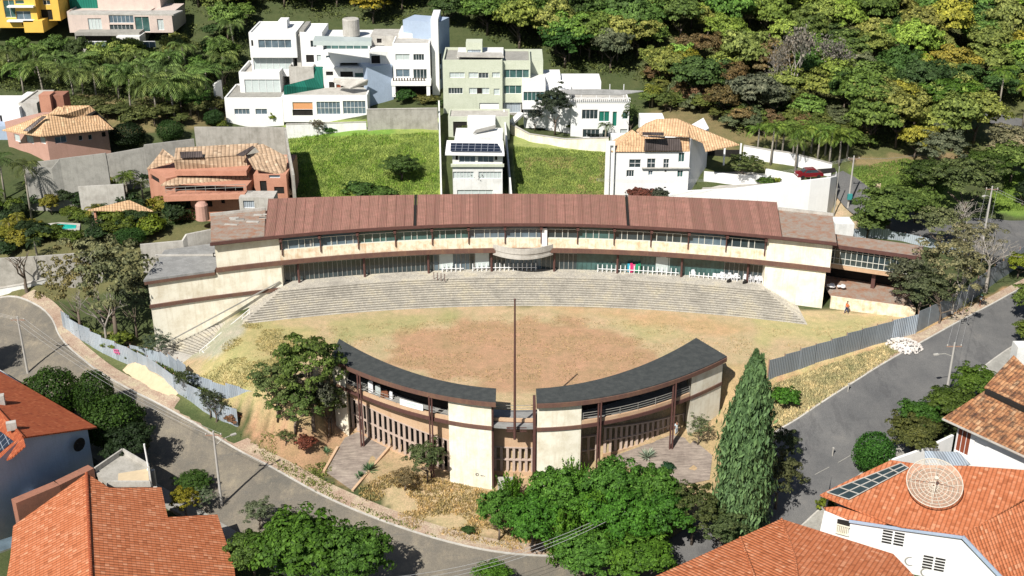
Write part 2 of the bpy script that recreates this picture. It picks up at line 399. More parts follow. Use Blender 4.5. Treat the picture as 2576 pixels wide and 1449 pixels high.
# ---- roads: pairs of edge points (photo pixels)
def resample(pts, n):
    pts = [Vector((p[0], p[1])) for p in pts]; L = [0]
    for i in range(1, len(pts)): L.append(L[-1]+(pts[i]-pts[i-1]).length)
    o = []
    for k in range(n):
        s = L[-1]*k/(n-1); i = 1
        while i < len(L)-1 and L[i] < s: i += 1
        t = (s-L[i-1])/(L[i]-L[i-1]); o.append(pts[i-1].lerp(pts[i], t))
    return o
def smooth(pts, it=2):
    for _ in range(it):
        q = [pts[0]]
        for i in range(len(pts)-1): q += [pts[i].lerp(pts[i+1], .25), pts[i].lerp(pts[i+1], .75)]
        pts = q+[pts[-1]]
    return pts
def edge(px): return smooth([Vector(gp(X, Y, True)[:2]) for X, Y in px])
L_UP = edge([(-260,712),(-60,742),(60,752),(128,790),(150,860),(230,925),(330,985),(430,1040),(520,1085),(620,1145),(760,1225),(900,1290),(1050,1345),(1200,1385),(1340,1402),(1500,1395),(1650,1370)])
L_LO = edge([(-260,830),(-100,860),(0,930),(60,985),(150,1045),(250,1120),(350,1190),(440,1245),(560,1320),(700,1400),(880,1470),(1100,1530),(1400,1560),(1600,1560),(1800,1540)])
R_LE = edge([(2760,640),(2640,690),(2540,742),(2400,818),(2275,888),(2134,973),(2017,1052),(1942,1092),(1880,1160),(1820,1240),(1740,1320),(1650,1380)])
R_RI = edge([(2900,720),(2760,760),(2576,850),(2440,945),(2390,1005),(2240,1130),(2150,1205),(2060,1280),(1990,1345),(1900,1430),(1800,1540)])
B_UP = edge([(2760,520),(2576,560),(2480,548),(2360,552),(2250,520),(2170,455),(2120,430)])
B_LO = edge([(2760,640),(2640,690),(2480,660),(2330,610),(2200,575),(2140,530),(2075,448)])
UR_A = edge([(2460,262),(2500,285),(2576,300),(2700,310)]); UR_B = edge([(2440,285),(2500,315),(2576,332),(2700,345)])
ROADS = [(L_UP, L_LO, 'left'), (R_LE, R_RI, 'right'), (B_UP, B_LO, 'back'), (UR_A, UR_B, 'hill')]
RP = [a+b[::-1] for a, b, _ in ROADS]
def onroad(x, y, m=0.0):
    r = np.zeros(np.shape(x), bool)
    for p in RP:
        r |= inpoly(x, y, p)
        if m: r |= dpoly(x, y, p) < m
    return r
# asphalt
k = NB('asphalt'); n1 = k.noise(.18, 6, .7); n2 = k.noise(14, 3, .8); n3 = k.noise(1.0, 5, .75, sc3=(.5, .12, .5))
c = k.ramp(n1, [(.3, (.095, .096, .098)), (.6, (.14, .138, .135)), (.8, (.20, .19, .175))])
c = k.mix(k.math('MULTIPLY', k.ramp(n3, [(.55, (0, 0, 0)), (.62, (1, 1, 1))]), .4), c, (.07, .07, .072))
c = k.mix(.35, c, k.ramp(n2, [(.3, (0, 0, 0)), (.7, (1, 1, 1))]), 'OVERLAY'); k.bump(n2, .2, .02); M['asphalt'] = k.done(c, .9)
k = NB('dusty_asphalt'); n1 = k.noise(.16, 6, .7); n2 = k.noise(12, 3, .8); n3 = k.noise(.5, 6, .8, sc3=(1, .5, 1))
c = k.ramp(n1, [(.28, (.12, .115, .10)), (.55, (.18, .16, .13)), (.8, (.28, .245, .18))])
c = k.mix(k.math('MULTIPLY', k.ramp(n3, [(.5, (0, 0, 0)), (.72, (1, 1, 1))]), .5), c, (.37, .31, .22))
n4 = k.noise(.7, 5, .8, sc3=(.3, 1, 1))
c = k.mix(k.math('MULTIPLY', k.ramp(n4, [(.58, (0, 0, 0)), (.64, (1, 1, 1))]), .45), c, (.11, .11, .105))
c = k.mix(.35, c, k.ramp(n2, [(.3, (0, 0, 0)), (.7, (1, 1, 1))]), 'OVERLAY'); k.bump(n2, .2, .02); M['asphalt_d'] = k.done(c, .92)
zoff = {'left': .02, 'right': .028, 'back': .036, 'hill': .02}
for a, b, nm in ROADS:
    mb = MB(); n = 90; A = resample(a, n); B = resample(b, n); m = 9
    for i in range(n):
        for j in range(m):
            q = A[i].lerp(B[i], j/(m-1)); mb.v.append((q.x, q.y, float(Tb(q.x, q.y))+zoff[nm]))
    for i in range(n-1):
        for j in range(m-1):
            mb.f.append((i*m+j, i*m+j+1, (i+1)*m+j+1, (i+1)*m+j))
    o = mb.build('road', M['asphalt_d' if nm == 'left' else 'asphalt'], smooth=True)
    tag(o, {'left': 'cracked dusty street running down the left side of the lot', 'right': 'dark asphalt street sloping up on the right', 'back': 'asphalt side street behind the trees at right', 'hill': 'short stretch of asphalt road seen far right'}[nm], kind='structure')
# kerbs and pavements
def strip(pts, side, w0, w1, h, name, mat, label, kind='structure', n=120, drop=.5):
    q = resample(pts, n); mb = MB(); cols = []
    for i in range(n):
        d = (q[min(i+1, n-1)]-q[max(i-1, 0)]).normalized(); nr = Vector((-d.y, d.x))*side
        a = q[i]+nr*w0; b = q[i]+nr*w1; za = float(Tb(q[i].x, q[i].y)); zb = float(T(b.x, b.y))
        zb = za if abs(zb-za) > .8 else zb
        base = len(mb.v)
        mb.v += [(a.x, a.y, za-drop), (a.x, a.y, za+h), (b.x, b.y, max(za, zb)+h), (b.x, b.y, min(za, zb)-drop)]
    for i in range(n-1):
        b0 = 4*i; b1 = b0+4
        for a_, b_ in ((0, 1), (1, 2), (2, 3)): mb.f.append((b0+a_, b0+b_, b1+b_, b1+a_))
    o = mb.build(name, mat); tag(o, label, kind=kind); return o
k = NB('red_earth_pavement'); n1 = k.noise(.5, 6, .8); n2 = k.noise(8, 3, .7)
c = k.ramp(n1, [(.3, (.28, .185, .135)), (.48, (.35, .26, .195)), (.6, (.42, .35, .25)), (.75, (.28, .27, .15))])
c = k.mix(.3, c, k.ramp(n2, [(.3, (0, 0, 0)), (.7, (1, 1, 1))]), 'OVERLAY'); M['earthpave'] = k.done(c, .95)
side_up = 1 if (L_UP[-1]-L_UP[0]).x > 0 else -1
strip(L_UP, side_up, 0, .18, .13, 'kerb', M['conc_l'], 'pale kerb along the upper edge of the left street')
strip(L_UP, side_up, .18, 1.9, .125, 'pavement', M['earthpave'], 'reddish earth pavement along the left street')
strip(L_LO, -side_up, 0, .18, .13, 'kerb', M['conc'], 'kerb along the lower edge of the left street')
strip(L_LO, -side_up, .18, 2.0, .125, 'pavement', M['conc'], 'grey pavement along the lower edge of the left street')
strip(R_LE[:len(R_LE)*3//4], -1, 0, .18, .13, 'kerb', M['conc_l'], 'kerb along the left edge of the right street')
strip(R_LE[:len(R_LE)*3//4], -1, .18, 1.3, .125, 'pavement', M['earthpave'], 'narrow reddish pavement along the left edge of the right street')
strip(R_RI, 1, 0, .18, .13, 'kerb', M['conc_l'], 'kerb along the right edge of the right street')
strip(R_RI, 1, .18, 2.0, .125, 'pavement', M['conc'], 'grey pavement along the right edge of the right street')
# ---- ground sheet
def axis(a, b, st, far, g=1.25):
    c = list(np.arange(a, b+1e-6, st)); s = st; x = a; lo = []
    while x > -far: s *= g; x -= s; lo.append(x)
    s = st; x = c[-1]; hi = []
    while x < far: s *= g; x += s; hi.append(x)
    return np.array(lo[::-1]+c+hi)
AX = axis(-85, 85, .8, 3000); AY = axis(86, 250, .8, 3000)
X_, Y_ = np.meshgrid(AX, AY); Z_ = T(X_, Y_)
far = np.maximum(0, np.hypot(np.maximum(np.abs(X_)-230, 0), np.maximum(np.maximum(Y_-460, 25-Y_), 0)))
Z_ = Z_-np.minimum(far, 400)*.02
rng = np.random.default_rng(5)
def vnoise(x, y, s, seed):
    r = np.random.default_rng(seed); g = r.random((64, 64)); fx = (x/s) % 63; fy = (y/s) % 63
    i = np.floor(fx).astype(int); j = np.floor(fy).astype(int); a = fx-i; b = fy-j; a = a*a*(3-2*a); b = b*b*(3-2*b)
    return g[j, i]*(1-a)*(1-b)+g[j, i+1]*a*(1-b)+g[j+1, i]*(1-a)*b+g[j+1, i+1]*a*b
ins_f = inpoly(X_, Y_, FIELD) | (dpoly(X_, Y_, FIELD) < 1)
Z_ = Z_+np.where(ins_f, 0, (vnoise(X_, Y_, 2.3, 1)-.5)*.25)
Z_ = Z_-onroad(X_, Y_, .35)*.3
# lots hidden under solid platforms are lowered with them
C_ = np.zeros(X_.shape+(3,)); C_[:] = (.07, .085, .035)
PXX, PYY = proj(X_, Y_, Z_)
def paint(poly, col, soft=1.0, amt=1.0, nz=10, seed=3):
    d = dpoly(PXX, PYY, poly); i = inpoly(PXX, PYY, poly); sd = np.where(i, d, -d)+(vnoise(X_, Y_, 2.1, seed)-.5)*2*nz
    wgt = np.clip(sd/(soft*10)+.5, 0, 1)*amt; C_[:] = C_*(1-wgt[..., None])+np.array(col)*wgt[..., None]
paint([(-300,600),(120,600),(560,560),(560,640),(200,760),(-300,760)], (.14,.13,.06))
paint([(1600,-100),(2900,-100),(2900,420),(1650,420)], (.12,.125,.05), 3, 1, 30)
paint([(1650,200),(1850,200),(2000,330),(1800,380),(1650,300)], (.20,.16,.08), nz=20)
paint([(1890,290),(2050,300),(2060,340),(1900,330)], (.10,.17,.04))
paint([(200,240),(560,260),(560,320),(250,330)], (.20,.16,.08), nz=20)
paint([(2130,420),(2300,400),(2420,420),(2420,540),(2200,520)], (.15,.20,.05), nz=12)
paint([(2130,400),(2420,380),(2460,440),(2200,450)], (.30,.2,.12), .8, .7, nz=18)
paint([(2480,430),(2700,430),(2700,540),(2500,540)], (.16,.24,.05))
paint([(2480,320),(2700,330),(2700,420),(2500,410)], (.30,.24,.15), nz=16)
paint([(2100,480),(2170,480),(2160,600),(2090,600)], (.42,.32,.22), nz=5)
paint([(715,300),(1110,300),(1110,520),(720,520)], (.29,.35,.10), .3, 1, 3)
paint([(740,320),(1000,320),(860,420),(740,420)], (.16,.30,.05), 2, .8, 20)
paint([(1285,340),(1530,370),(1530,520),(1290,520)], (.30,.33,.12), .3, 1, 3)
paint([(1330,410),(1480,400),(1530,520),(1380,520)], (.33,.27,.11), 2, .75, 25, 9)
paint([(150,840),(480,1000),(660,1060),(860,1150),(1000,1300),(1400,1400),(1600,1400),(1900,1250),(1860,1050),(700,1000),(450,930),(300,840)], (.41,.29,.185))
paint([(700,1060),(900,1060),(900,1220),(760,1200),(620,1120),(600,1050)], (.41,.24,.155), 1, .8, 20)
paint([(1000,1200),(1250,1260),(1300,1350),(1100,1340),(950,1260)], (.48,.36,.23), 1, .8, 20)
paint([(640,1000),(860,1010),(800,1080),(640,1060)], (.46,.34,.19), 1, .7, 18)
paint([(150,820),(380,880),(560,1000),(560,1060),(380,980),(180,870)], (.13,.14,.06))
paint([(1925,930),(2240,850),(2420,780),(2560,720),(2560,745),(2280,892),(2020,1055),(1930,1100)], (.50,.39,.21), .5, 1, 5)
paint([(1940,960),(2230,865),(2230,880),(1940,990)], (.42,.24,.15), .6, .8, 6)
paint([(2230,850),(2400,780),(2540,720),(2540,745),(2280,885)], (.45,.27,.16), .6, .8, 6)
paint([(1990,1000),(2180,900),(2220,905),(2000,1050)], (.62,.52,.30), .6, .8, 10)
FP = [(400,815),(620,790),(720,760),(2040,780),(2300,790),(2240,856),(1925,945),(1820,930),(1700,1050),(1300,1075),(900,1050),(840,1000),(640,1000),(470,950)]
paint(FP, (.49,.365,.235), .4, 1, 4)
paint([(480,1000),(530,860),(600,790),(760,820),(820,860),(720,960),(640,1000)], (.42,.36,.17), 2, .8, 18)
paint([(1000,840),(1180,810),(1420,805),(1600,850),(1680,930),(1500,985),(1330,985),(1150,960),(960,920)], (.44,.255,.165), 1.8, .85, 22, 8)
paint([(820,800),(1150,785),(1170,800),(960,840),(850,860)], (.38,.34,.17), 2, .8, 12)
paint([(1500,790),(1700,820),(1760,860),(1620,850)], (.44,.38,.2), 2, .7, 12)
paint([(1900,800),(2230,800),(2150,860),(1900,860)], (.46,.40,.20), 2, .7, 15)
paint([(1400,775),(1700,790),(1900,830),(1800,850),(1600,810)], (.55,.33,.19), 2, .6, 12)
paint([(430,850),(640,780),(620,830),(540,900),(440,900)], (.40,.37,.30), .6, 1, 5)
paint([(1800,925),(1935,905),(1960,1080),(1900,1260),(1780,1260)], (.44,.31,.18), .6, 1, 6)
nvx = len(AX); nvy = len(AY); me = bpy.data.meshes.new('ground')
V = np.c_[X_.ravel(), Y_.ravel(), Z_.ravel()]; idx = np.arange(nvx*nvy).reshape(nvy, nvx)
Fq = np.stack([idx[:-1, :-1], idx[:-1, 1:], idx[1:, 1:], idx[1:, :-1]], -1).reshape(-1, 4)
me.vertices.add(len(V)); me.vertices.foreach_set('co', V.ravel()); me.loops.add(len(Fq)*4); me.loops.foreach_set('vertex_index', Fq.ravel())
me.polygons.add(len(Fq)); me.polygons.foreach_set('loop_start', np.arange(0, len(Fq)*4, 4)); me.polygons.foreach_set('loop_total', np.full(len(Fq), 4)); me.update()
ca = me.color_attributes.new('soil', 'FLOAT_COLOR', 'POINT'); ca.data.foreach_set('color', np.c_[C_.reshape(-1, 3), np.ones(len(V))].ravel())
k = NB('earth_and_grass'); at = k.n('Attribute', attribute_name='soil'); n1 = k.noise(.9, 7, .8); n2 = k.noise(6, 5, .85); n3 = k.noise(.22, 5, .7)
c = k.mix(1.0, at.outputs['Color'], k.ramp(n2, [(.25, (.45, .46, .42)), (.5, (.95, .97, .95)), (.75, (1.45, 1.4, 1.3))]), 'MULTIPLY')
c = k.mix(1.0, c, k.ramp(n1, [(.3, (.72, .8, .72)), (.7, (1.25, 1.18, 1.2))]), 'MULTIPLY')
c = k.mix(1.0, c, k.ramp(n3, [(.3, (.85, .95, .85)), (.7, (1.1, 1.04, 1.06))]), 'MULTIPLY')
k.bump(n2, .5, .12); me.materials.append(k.done(c, .95))
me.polygons.foreach_set('use_smooth', [True]*len(Fq))
g = bpy.data.objects.new('ground', me); COL.objects.link(g); tag(g, kind='structure')
# ---------------------------------------------------------------- helpers for built work
def arc_solid(mb, x0, x1, ff, fb, z0, z1, n=24, xb0=None, xb1=None):
    xb0 = x0 if xb0 is None else xb0; xb1 = x1 if xb1 is None else xb1
    g = lambda z, x: z(x) if callable(z) else z
    base = len(mb.v)
    for i in range(n+1):
        t = i/n; x = x0+(x1-x0)*t; xb = xb0+(xb1-xb0)*t
        mb.v += [(x, ff(x), g(z0, x)), (x, ff(x), g(z1, x)), (xb, fb(xb), g(z1, xb)), (xb, fb(xb), g(z0, xb))]
    for i in range(n):
        a = base+4*i; b = a+4
        for k in range(4): mb.f.append((a+k, b+k, b+(k+1) % 4, a+(k+1) % 4)[::-1])
    mb.f.append((base, base+1, base+2, base+3)); e = base+4*n; mb.f.append((e+3, e+2, e+1, e))
    return mb
def off(f, d): return lambda x: f(x)+d
def drape(poly, o, name, mat, label=None, cuts=5, kind=None, cat=None, mound=None, parent=None):
    bm = bmesh.new(); vs = [bm.verts.new((p[0], p[1], 0)) for p in poly]; bm.faces.new(vs)
    bmesh.ops.triangulate(bm, faces=bm.faces[:])
    for _ in range(cuts):
        es = [e for e in bm.edges if e.calc_length() > 1.2]
        if not es: break
        bmesh.ops.subdivide_edges(bm, edges=es, cuts=1)
        bmesh.ops.triangulate(bm, faces=[f for f in bm.faces if len(f.verts) > 4])
    x = np.array([v.co.x for v in bm.verts]); y = np.array([v.co.y for v in bm.verts]); z = T(x, y)+o
    if mound:
        d = dpoly(x, y, [(p[0], p[1]) for p in poly]); z = z+np.minimum(d*mound[1], mound[0])*(0.75+.5*vnoise(x, y, .9, 7))-.05
    for v, zz in zip(bm.verts, z): v.co.z = zz
    for f in bm.faces:
        if f.normal.z < 0: f.normal_flip()
    bmesh.ops.recalc_face_normals(bm, faces=bm.faces[:])
    me = bpy.data.meshes.new(name); bm.to_mesh(me); bm.free(); me.materials.append(mat)
    ob = link(name, me, parent); tag(ob, label, cat, None, kind); return ob
def pxpoly(l): return [gp(X, Y) for X, Y in l]

# ---------------------------------------------------------------- civic building (curved)
MF = main_f
def zin(x): return 0
cb = empty('civic_building', (0, 150, 0), 'long curved abandoned civic building with rust red ribbed roof above the stepped terrace', 'building')
XL, XR = -38.6, 41.6; GL, GR = -30.7, 33.7
mb = MB()
arc_solid(mb, XL, GL, MF, off(MF, 8.6), 5.98, 9.25); arc_solid(mb, GR, XR, MF, off(MF, 8.6), 5.98, 9.25)
arc_solid(mb, XL-.2, GL, off(MF, .1), off(MF, 8.6), -.6, 5.33); arc_solid(mb, GR, XR-.4, off(MF, .1), off(MF, 8.6), -.6, 5.33)
arc_solid(mb, GL, GR, off(MF, 8.0), off(MF, 8.6), 0, 9.4)
mb.build('wall', M['cream'], cb)
mb = MB(); arc_solid(mb, GL, GR, off(MF, .01), off(MF, .3), 5.98, 7.38); mb.build('parapet', M['cream2'], cb)
mb = MB(); arc_solid(mb, GL, GR, off(MF, .3), off(MF, 7.9), 5.5, 6.2, 40); arc_solid(mb, GL, GR, off(MF, 5), off(MF, 7.9), 6.3, 8.6, 40); mb.build('floor_slab', M['conc'], cb)
mb = MB(); arc_solid(mb, XL-.12, XR+.05, off(MF, -.22), off(MF, .5), 5.36, 5.97, 50)
mb.build('steel_band', M['brown2'], cb)
mb = MB(); arc_solid(mb, XL-.3, XR+.3, off(MF, -.55), off(MF, -.35), 9.28, 9.72, 50); arc_solid(mb, XL-.3, XR+.3, off(MF, -.9), off(MF, -.7), 9.45, 9.84, 50)
arc_solid(mb, XL, XR, off(MF, -.35), off(MF, .6), 9.2, 9.3, 50)
mb.build('eave_beam', M['brown'], cb)
for i in range(14):
    x = GL+.3+(GR-GL-.6)*i/13
    b2 = MB(); b2.box((x, MF(x)-.25, 9.02), (.35, .9, .42)); b2.box((x, MF(x)-.12, 7.9), (.14, .14, 2.4)); b2.build('bracket', M['brown'], cb)
# roof in three fields
def RB(x, dep=9.2):
    nx = .0045*(x-1.5); l = math.hypot(nx, 1); dd = dep+(3.0 if x < 0 else 1.6)*((x-1.5)/34)**2; return x+nx/l*dd, MF(x)+dd/l
segs = [(-32.3, -13.15), (-12.75, 15.35), (15.75, 35.2)]
for i, (a, b) in enumerate(segs):
    m = MB(); n = 22; th = .12
    for k in range(n+1):
        x = a+(b-a)*k/n; yf = MF(x)-.75; xb, yb = RB(x)
        m.v += [(x, yf, 9.88), (xb, yb, 10.5), (xb, yb, 10.5-th), (x, yf, 9.88-th)]
    for k in range(n):
        p = 4*k; q = p+4
        for j in range(4): m.f.append((p+j, q+j, q+(j+1) % 4, p+(j+1) % 4))
    m.f.append((0, 1, 2, 3)); m.f.append((4*n+3, 4*n+2, 4*n+1, 4*n))
    r = m.build('roof', M['roofrust'], cb)
    s = MB()
    nn = int((b-a)/1.15)
    for k in range(nn+1):
        x = a+.04+(b-a-.08)*k/nn; s.bar((x, MF(x)-.74, 9.91), (*RB(x), 10.53), .05, .06)
    s.build('seam', M['roofrust'], r)
# each seam of the roof fields has u across: rebuild uv so ribs run up the slope
for o in KIDS[cb.name]:
    if o.name.startswith('roof'):
        ul = o.data.uv_layers[0].data
        for p in o.data.polygons:
            for li in p.loop_indices:
                c = o.data.vertices[o.data.loops[li].vertex_index].co; ul[li].uv = (c.x/(1+.0045*max(0, min(1, (c.z-9.7)/.8))*9), c.y)
g = MB()
for x in (-12.95, 15.55): g.bar((x, MF(x)-.8, 9.87), (*RB(x), 10.48), .34, .12)
g.build('gutter', M['dark'], cb)
for a, b in ((XL-.25, -32.35), (35.3, XR+.25)):
    m = MB(); arc_solid(m, a, b, off(MF, -.55), off(MF, 9.6), 9.74, 9.92, 10, RB(a, 8)[0], RB(b, 8)[0]); r = m.build('flat_roof', M['flatroof'], cb)
    m = MB(); arc_solid(m, RB(a, 8)[0], RB(b, 8)[0], off(MF, 9.4), off(MF, 9.65), 9.93, 10.3, 8); m.build('coping', M['conc_l'], r)
rr = random.Random(3)
for i in range(9):
    m = MB(); x = rr.uniform(-37.8, -33.4); y = MF(x)+rr.uniform(5, 8); m.box((x, y, 9.96), (rr.uniform(.6, 2), rr.uniform(.3, .6), .08), rr.uniform(-.2, .2)); m.build('loose_slab', M['conc_l'], cb)
# upper window strip, one window per bay
rnd = random.Random(11)
NB_ = 13
for i in range(NB_):
    x0 = GL+.3+(GR-GL-.6)*i/NB_; x1 = GL+.3+(GR-GL-.6)*(i+1)/NB_
    if i == 6: cx0, cx1 = x0, x1
    gm = MB(); arc_solid(gm, x0, x1, off(MF, .22), off(MF, .27), 7.4 if i != 6 else 6.3, 9.15, 5)
    wv = gm.build('window', M['glass_b' if rnd.random() < .55 else ('glass' if rnd.random() < .6 else 'glass_g')], cb)
    fm = MB()
    arc_solid(fm, x0, x1, off(MF, .1), off(MF, .2), 8.66, 8.74, 5); arc_solid(fm, x0, x1, off(MF, .06), off(MF, .2), 7.38, 7.46, 5)
    x = x0; st = [.75, 1.35, .75, 1.1, 1.0]; kk = 0
    while x < x1-.2:
        fm.box((x+.03, MF(x)+.14, 8.08 if i != 6 else 7.5), (.075, .08, 1.3 if i != 6 else 2.4)); x += st[(kk+i) % 5]; kk += 1
    fm.build('frame', M['frame'], wv)
    if rnd.random() < .8:
        pm = MB(); xx = x0+.5+rnd.random()*3; pm.box((xx, MF(xx)+.3, 7.95), (.9, .05, rnd.uniform(.6, 1.1))); pm.build('blind', M['conc_l'], wv)
# oval balcony
def bal(x): return MF(x)-1.9*max(0, 1-((x-1.5)/4.1)**2)
bc = MB(); arc_solid(bc, -2.6, 5.6, bal, off(MF, -.02), 5.0, 5.28, 26); arc_solid(bc, -2.3, 5.3, lambda x: min(MF(x)-.03, bal(x)+.12), off(MF, -.01), 5.28, 5.75, 26)
arc_solid(bc, -2.6, 5.6, bal, lambda x: min(MF(x)-.01, bal(x)+.16), 5.75, 6.55, 26)
bo = bc.build('balcony', M['conc_l'], cb)
bd = MB(); bd.box((4.4, MF(4.4)-.1, 7.6), (.7, .3, 2.6)); bd.build('door_post', M['whitep'], cb)
# ground storey glazing
for i in range(NB_):
    x0 = GL+.05+(GR-GL-.1)*i/NB_; x1 = GL+.05+(GR-GL-.1)*(i+1)/NB_
    gm = MB(); arc_solid(gm, x0, x1, off(MF, 1.55), off(MF, 1.62), 2.2, 5.36, 4)
    mt = 'glass_g' if i in (8, 9, 10, 11) else ('glass_b' if i in (4, 6) else 'glass')
    wv = gm.build('glass_wall', M[mt], cb); fm = MB(); x = x0+.1
    while x < x1: fm.box((x, MF(x)+1.5, 3.77), (.07, .09, 3.14)); x += .62
    arc_solid(fm, x0, x1, off(MF, 1.44), off(MF, 1.54), 4.6, 4.68, 4)
    fm.build('mullions', M['conc' if i not in (8, 9, 10, 11) else 'glass_g'], wv)
    if i in (4, 5, 10):
        cu = MB(); cx = x0+1.8; cu.box((cx, MF(cx)+1.40, 3.6), (1.9, .06, 2.2)); cu.build('curtain', M['curtain'], wv)
for i in range(8):
    x = GL+2+(GR-GL-4)*i/7; b2 = MB(); b2.tube([(x, MF(x)+.75, 2.2), (x, MF(x)+.75, 5.4)], .16, 10); b2.build('column', M['brown'], cb)
# left wing
m = MB(); arc_solid(m, -46.9, XL-.2, off(MF, .15), off(MF, 8), -5, 5.2, 8); arc_solid(m, -46.9, GL, off(MF, .12), off(MF, 1.2), -5, 1.55, 14); m.build('wing_wall', M['cream'], cb)
m = MB(); arc_solid(m, -47.3, XL-.3, off(MF, -.1), off(MF, 10.2), 5.42, 5.7, 8); wr = m.build('wing_roof', M['greyroof'], cb)
m = MB(); arc_solid(m, -47.2, XL-.25, off(MF, -.2), off(MF, .3), 5.02, 5.4, 8); arc_solid(m, -47.0, GL, off(MF, -.12), off(MF, .3), 1.6, 2.05, 14); m.build('steel_band', M['brown2'], cb)
m = MB()
for z0, dy in ((6.3, 3.1), (6.3, 5.2)):
    y = MF(XL)+dy
    for zz in (0, .45):
        m.bar((XL-.2, y, z0+zz), (XL-1.1, y, z0+zz), .1, .1)
    m.bar((XL-1.1, y, z0-.05), (XL-1.1, y, z0+.5), .1, .1)
m.build('wall_bracket', M['dark'], cb)
m = MB(); m.box((-43.5, MF(-43.5)+6.6, 5.78), (9, .5, .12), .02); m.build('coping', M['conc_l'], wr)
# right gallery
A, B = Vector((41.9, 148.4, 0)), Vector((52.6, 144.0, 0)); d = (B-A).normalized(); nr = Vector((-d.y, d.x, 0))
def gq(s, t, z): q = A+d*s+nr*t; return Vector((q.x, q.y, z))
GLN = (B-A).length
def gbox(mb, s0, s1, t0, t1, z0, z1): mb.hexa([gq(s0, t0, z0), gq(s1, t0, z0), gq(s1, t1, z0), gq(s0, t1, z0)], [gq(s0, t0, z1), gq(s1, t0, z1), gq(s1, t1, z1), gq(s0, t1, z1)]); return mb
m = MB(); gbox(m, -.2, GLN+.8, -.5, 3.6, 7.4, 7.65); gr = m.build('gallery_roof', M['flatroof'], cb)
m = MB(); gbox(m, -.2, GLN+.9, -.62, -.4, 7.2, 7.67); m.build('eave_beam', M['brown'], gr)
m = MB(); gbox(m, 0, GLN, 0, 3.2, 4.1, 4.75); m.build('gallery_floor', M['tan'], cb)
m = MB(); gbox(m, 0, GLN, -.05, .02, 4.75, 4.85)
for i in range(17):
    s = GLN*i/16; gbox(m, s-.035, s+.035, -.04, .04, 4.75, 7.3)
for zz in (5.6, 6.7): gbox(m, 0, GLN, -.045, .03, zz, zz+.06)
gw = m.build('gallery_window', M['frame'], cb)
m = MB(); gbox(m, 0, GLN, .06, .1, 4.77, 7.3); m.build('glass', M['glass'], gw)
m = MB(); gbox(m, 0, GLN, 3.0, 3.2, 1.0, 7.3); m.build('back_wall', M['dark'], cb)
for s_ in (6.5, GLN-.5): m = MB(); gbox(m, s_, s_+.5, 1, 1.5, 1, 4.1); m.build('column', M['brown'], cb)
# forecourt of the gallery with its cream retaining wall
fc = empty('retaining_wall', (46, 143, 0), 'low cream retaining wall behind the person in the orange vest', 'wall')
q0, q1 = P(2088, 776, 0), P(2300, 803, 0)
m = MB(); m.hexa([(q0.x, q0.y, -1), (q1.x, q1.y, -1), (q1.x, q1.y+.3, -1), (q0.x, q0.y+.3, -1)], [(q0.x, q0.y, 1.75), (q1.x, q1.y, 1.6), (q1.x, q1.y+.3, 1.6), (q0.x, q0.y+.3, 1.75)]); m.build('wall', M['cream2'], fc)
m = MB(); m.face([(q0.x, q0.y+.31, 1.6), (q1.x, q1.y+.31, 1.5), (q1.x+.5, q1.y+9, 1.6), (q0.x, q0.y+9, 1.65)]); m.face([(q1.x, q1.y, -1), (q1.x, q1.y, 1.5), (q1.x+.5, q1.y+9, 1.6), (q1.x+.5, q1.y+9, -1)]); m.build('paving', M['flatroof'], fc)
# ---------------------------------------------------------------- stepped terrace
k = NB('weathered_steps_shaded_risers'); n1 = k.noise(.35, 6, .75); n2 = k.noise(5, 5, .8); n3 = k.noise(1.2, 4, .8, sc3=(.35, 2.5, 1))
c = k.ramp(n1, [(.3, (.30, .28, .24)), (.5, (.46, .43, .37)), (.62, (.54, .49, .38)), (.75, (.38, .37, .30))])
c = k.mix(k.math('MULTIPLY', k.ramp(n3, [(.5, (0, 0, 0)), (.7, (1, 1, 1))]), .55), c, (.22, .20, .18))
c = k.mix(.5, c, k.ramp(n2, [(.3, (0, 0, 0)), (.7, (1, 1, 1))]), 'OVERLAY'); geo = k.n('NewGeometry'); sx = k.n('SeparateXYZ'); k.l(geo.outputs['True Normal'], sx.inputs[0]); c = k.mix(k.math('MULTIPLY', k.math('LESS_THAN', sx.outputs[2], .5), .62), c, (.13, .12, .10)); k.bump(n2, .3, .03); M['steps'] = k.done(c, .95)  # upright faces darkened: riser shade painted into the weathered colour
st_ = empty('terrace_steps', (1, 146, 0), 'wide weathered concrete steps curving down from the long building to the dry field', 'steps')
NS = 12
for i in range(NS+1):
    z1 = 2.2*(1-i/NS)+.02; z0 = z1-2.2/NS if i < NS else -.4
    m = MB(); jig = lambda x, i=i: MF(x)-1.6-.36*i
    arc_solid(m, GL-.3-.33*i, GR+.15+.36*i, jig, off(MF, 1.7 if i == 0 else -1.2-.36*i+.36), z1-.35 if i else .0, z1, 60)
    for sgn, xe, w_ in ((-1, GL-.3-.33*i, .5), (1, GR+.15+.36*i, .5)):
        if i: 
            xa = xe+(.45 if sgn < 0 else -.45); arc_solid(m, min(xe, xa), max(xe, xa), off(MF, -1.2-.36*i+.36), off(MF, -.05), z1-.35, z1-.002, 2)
    m.build('terrace' if i == 0 else 'step', M['steps'], st_)
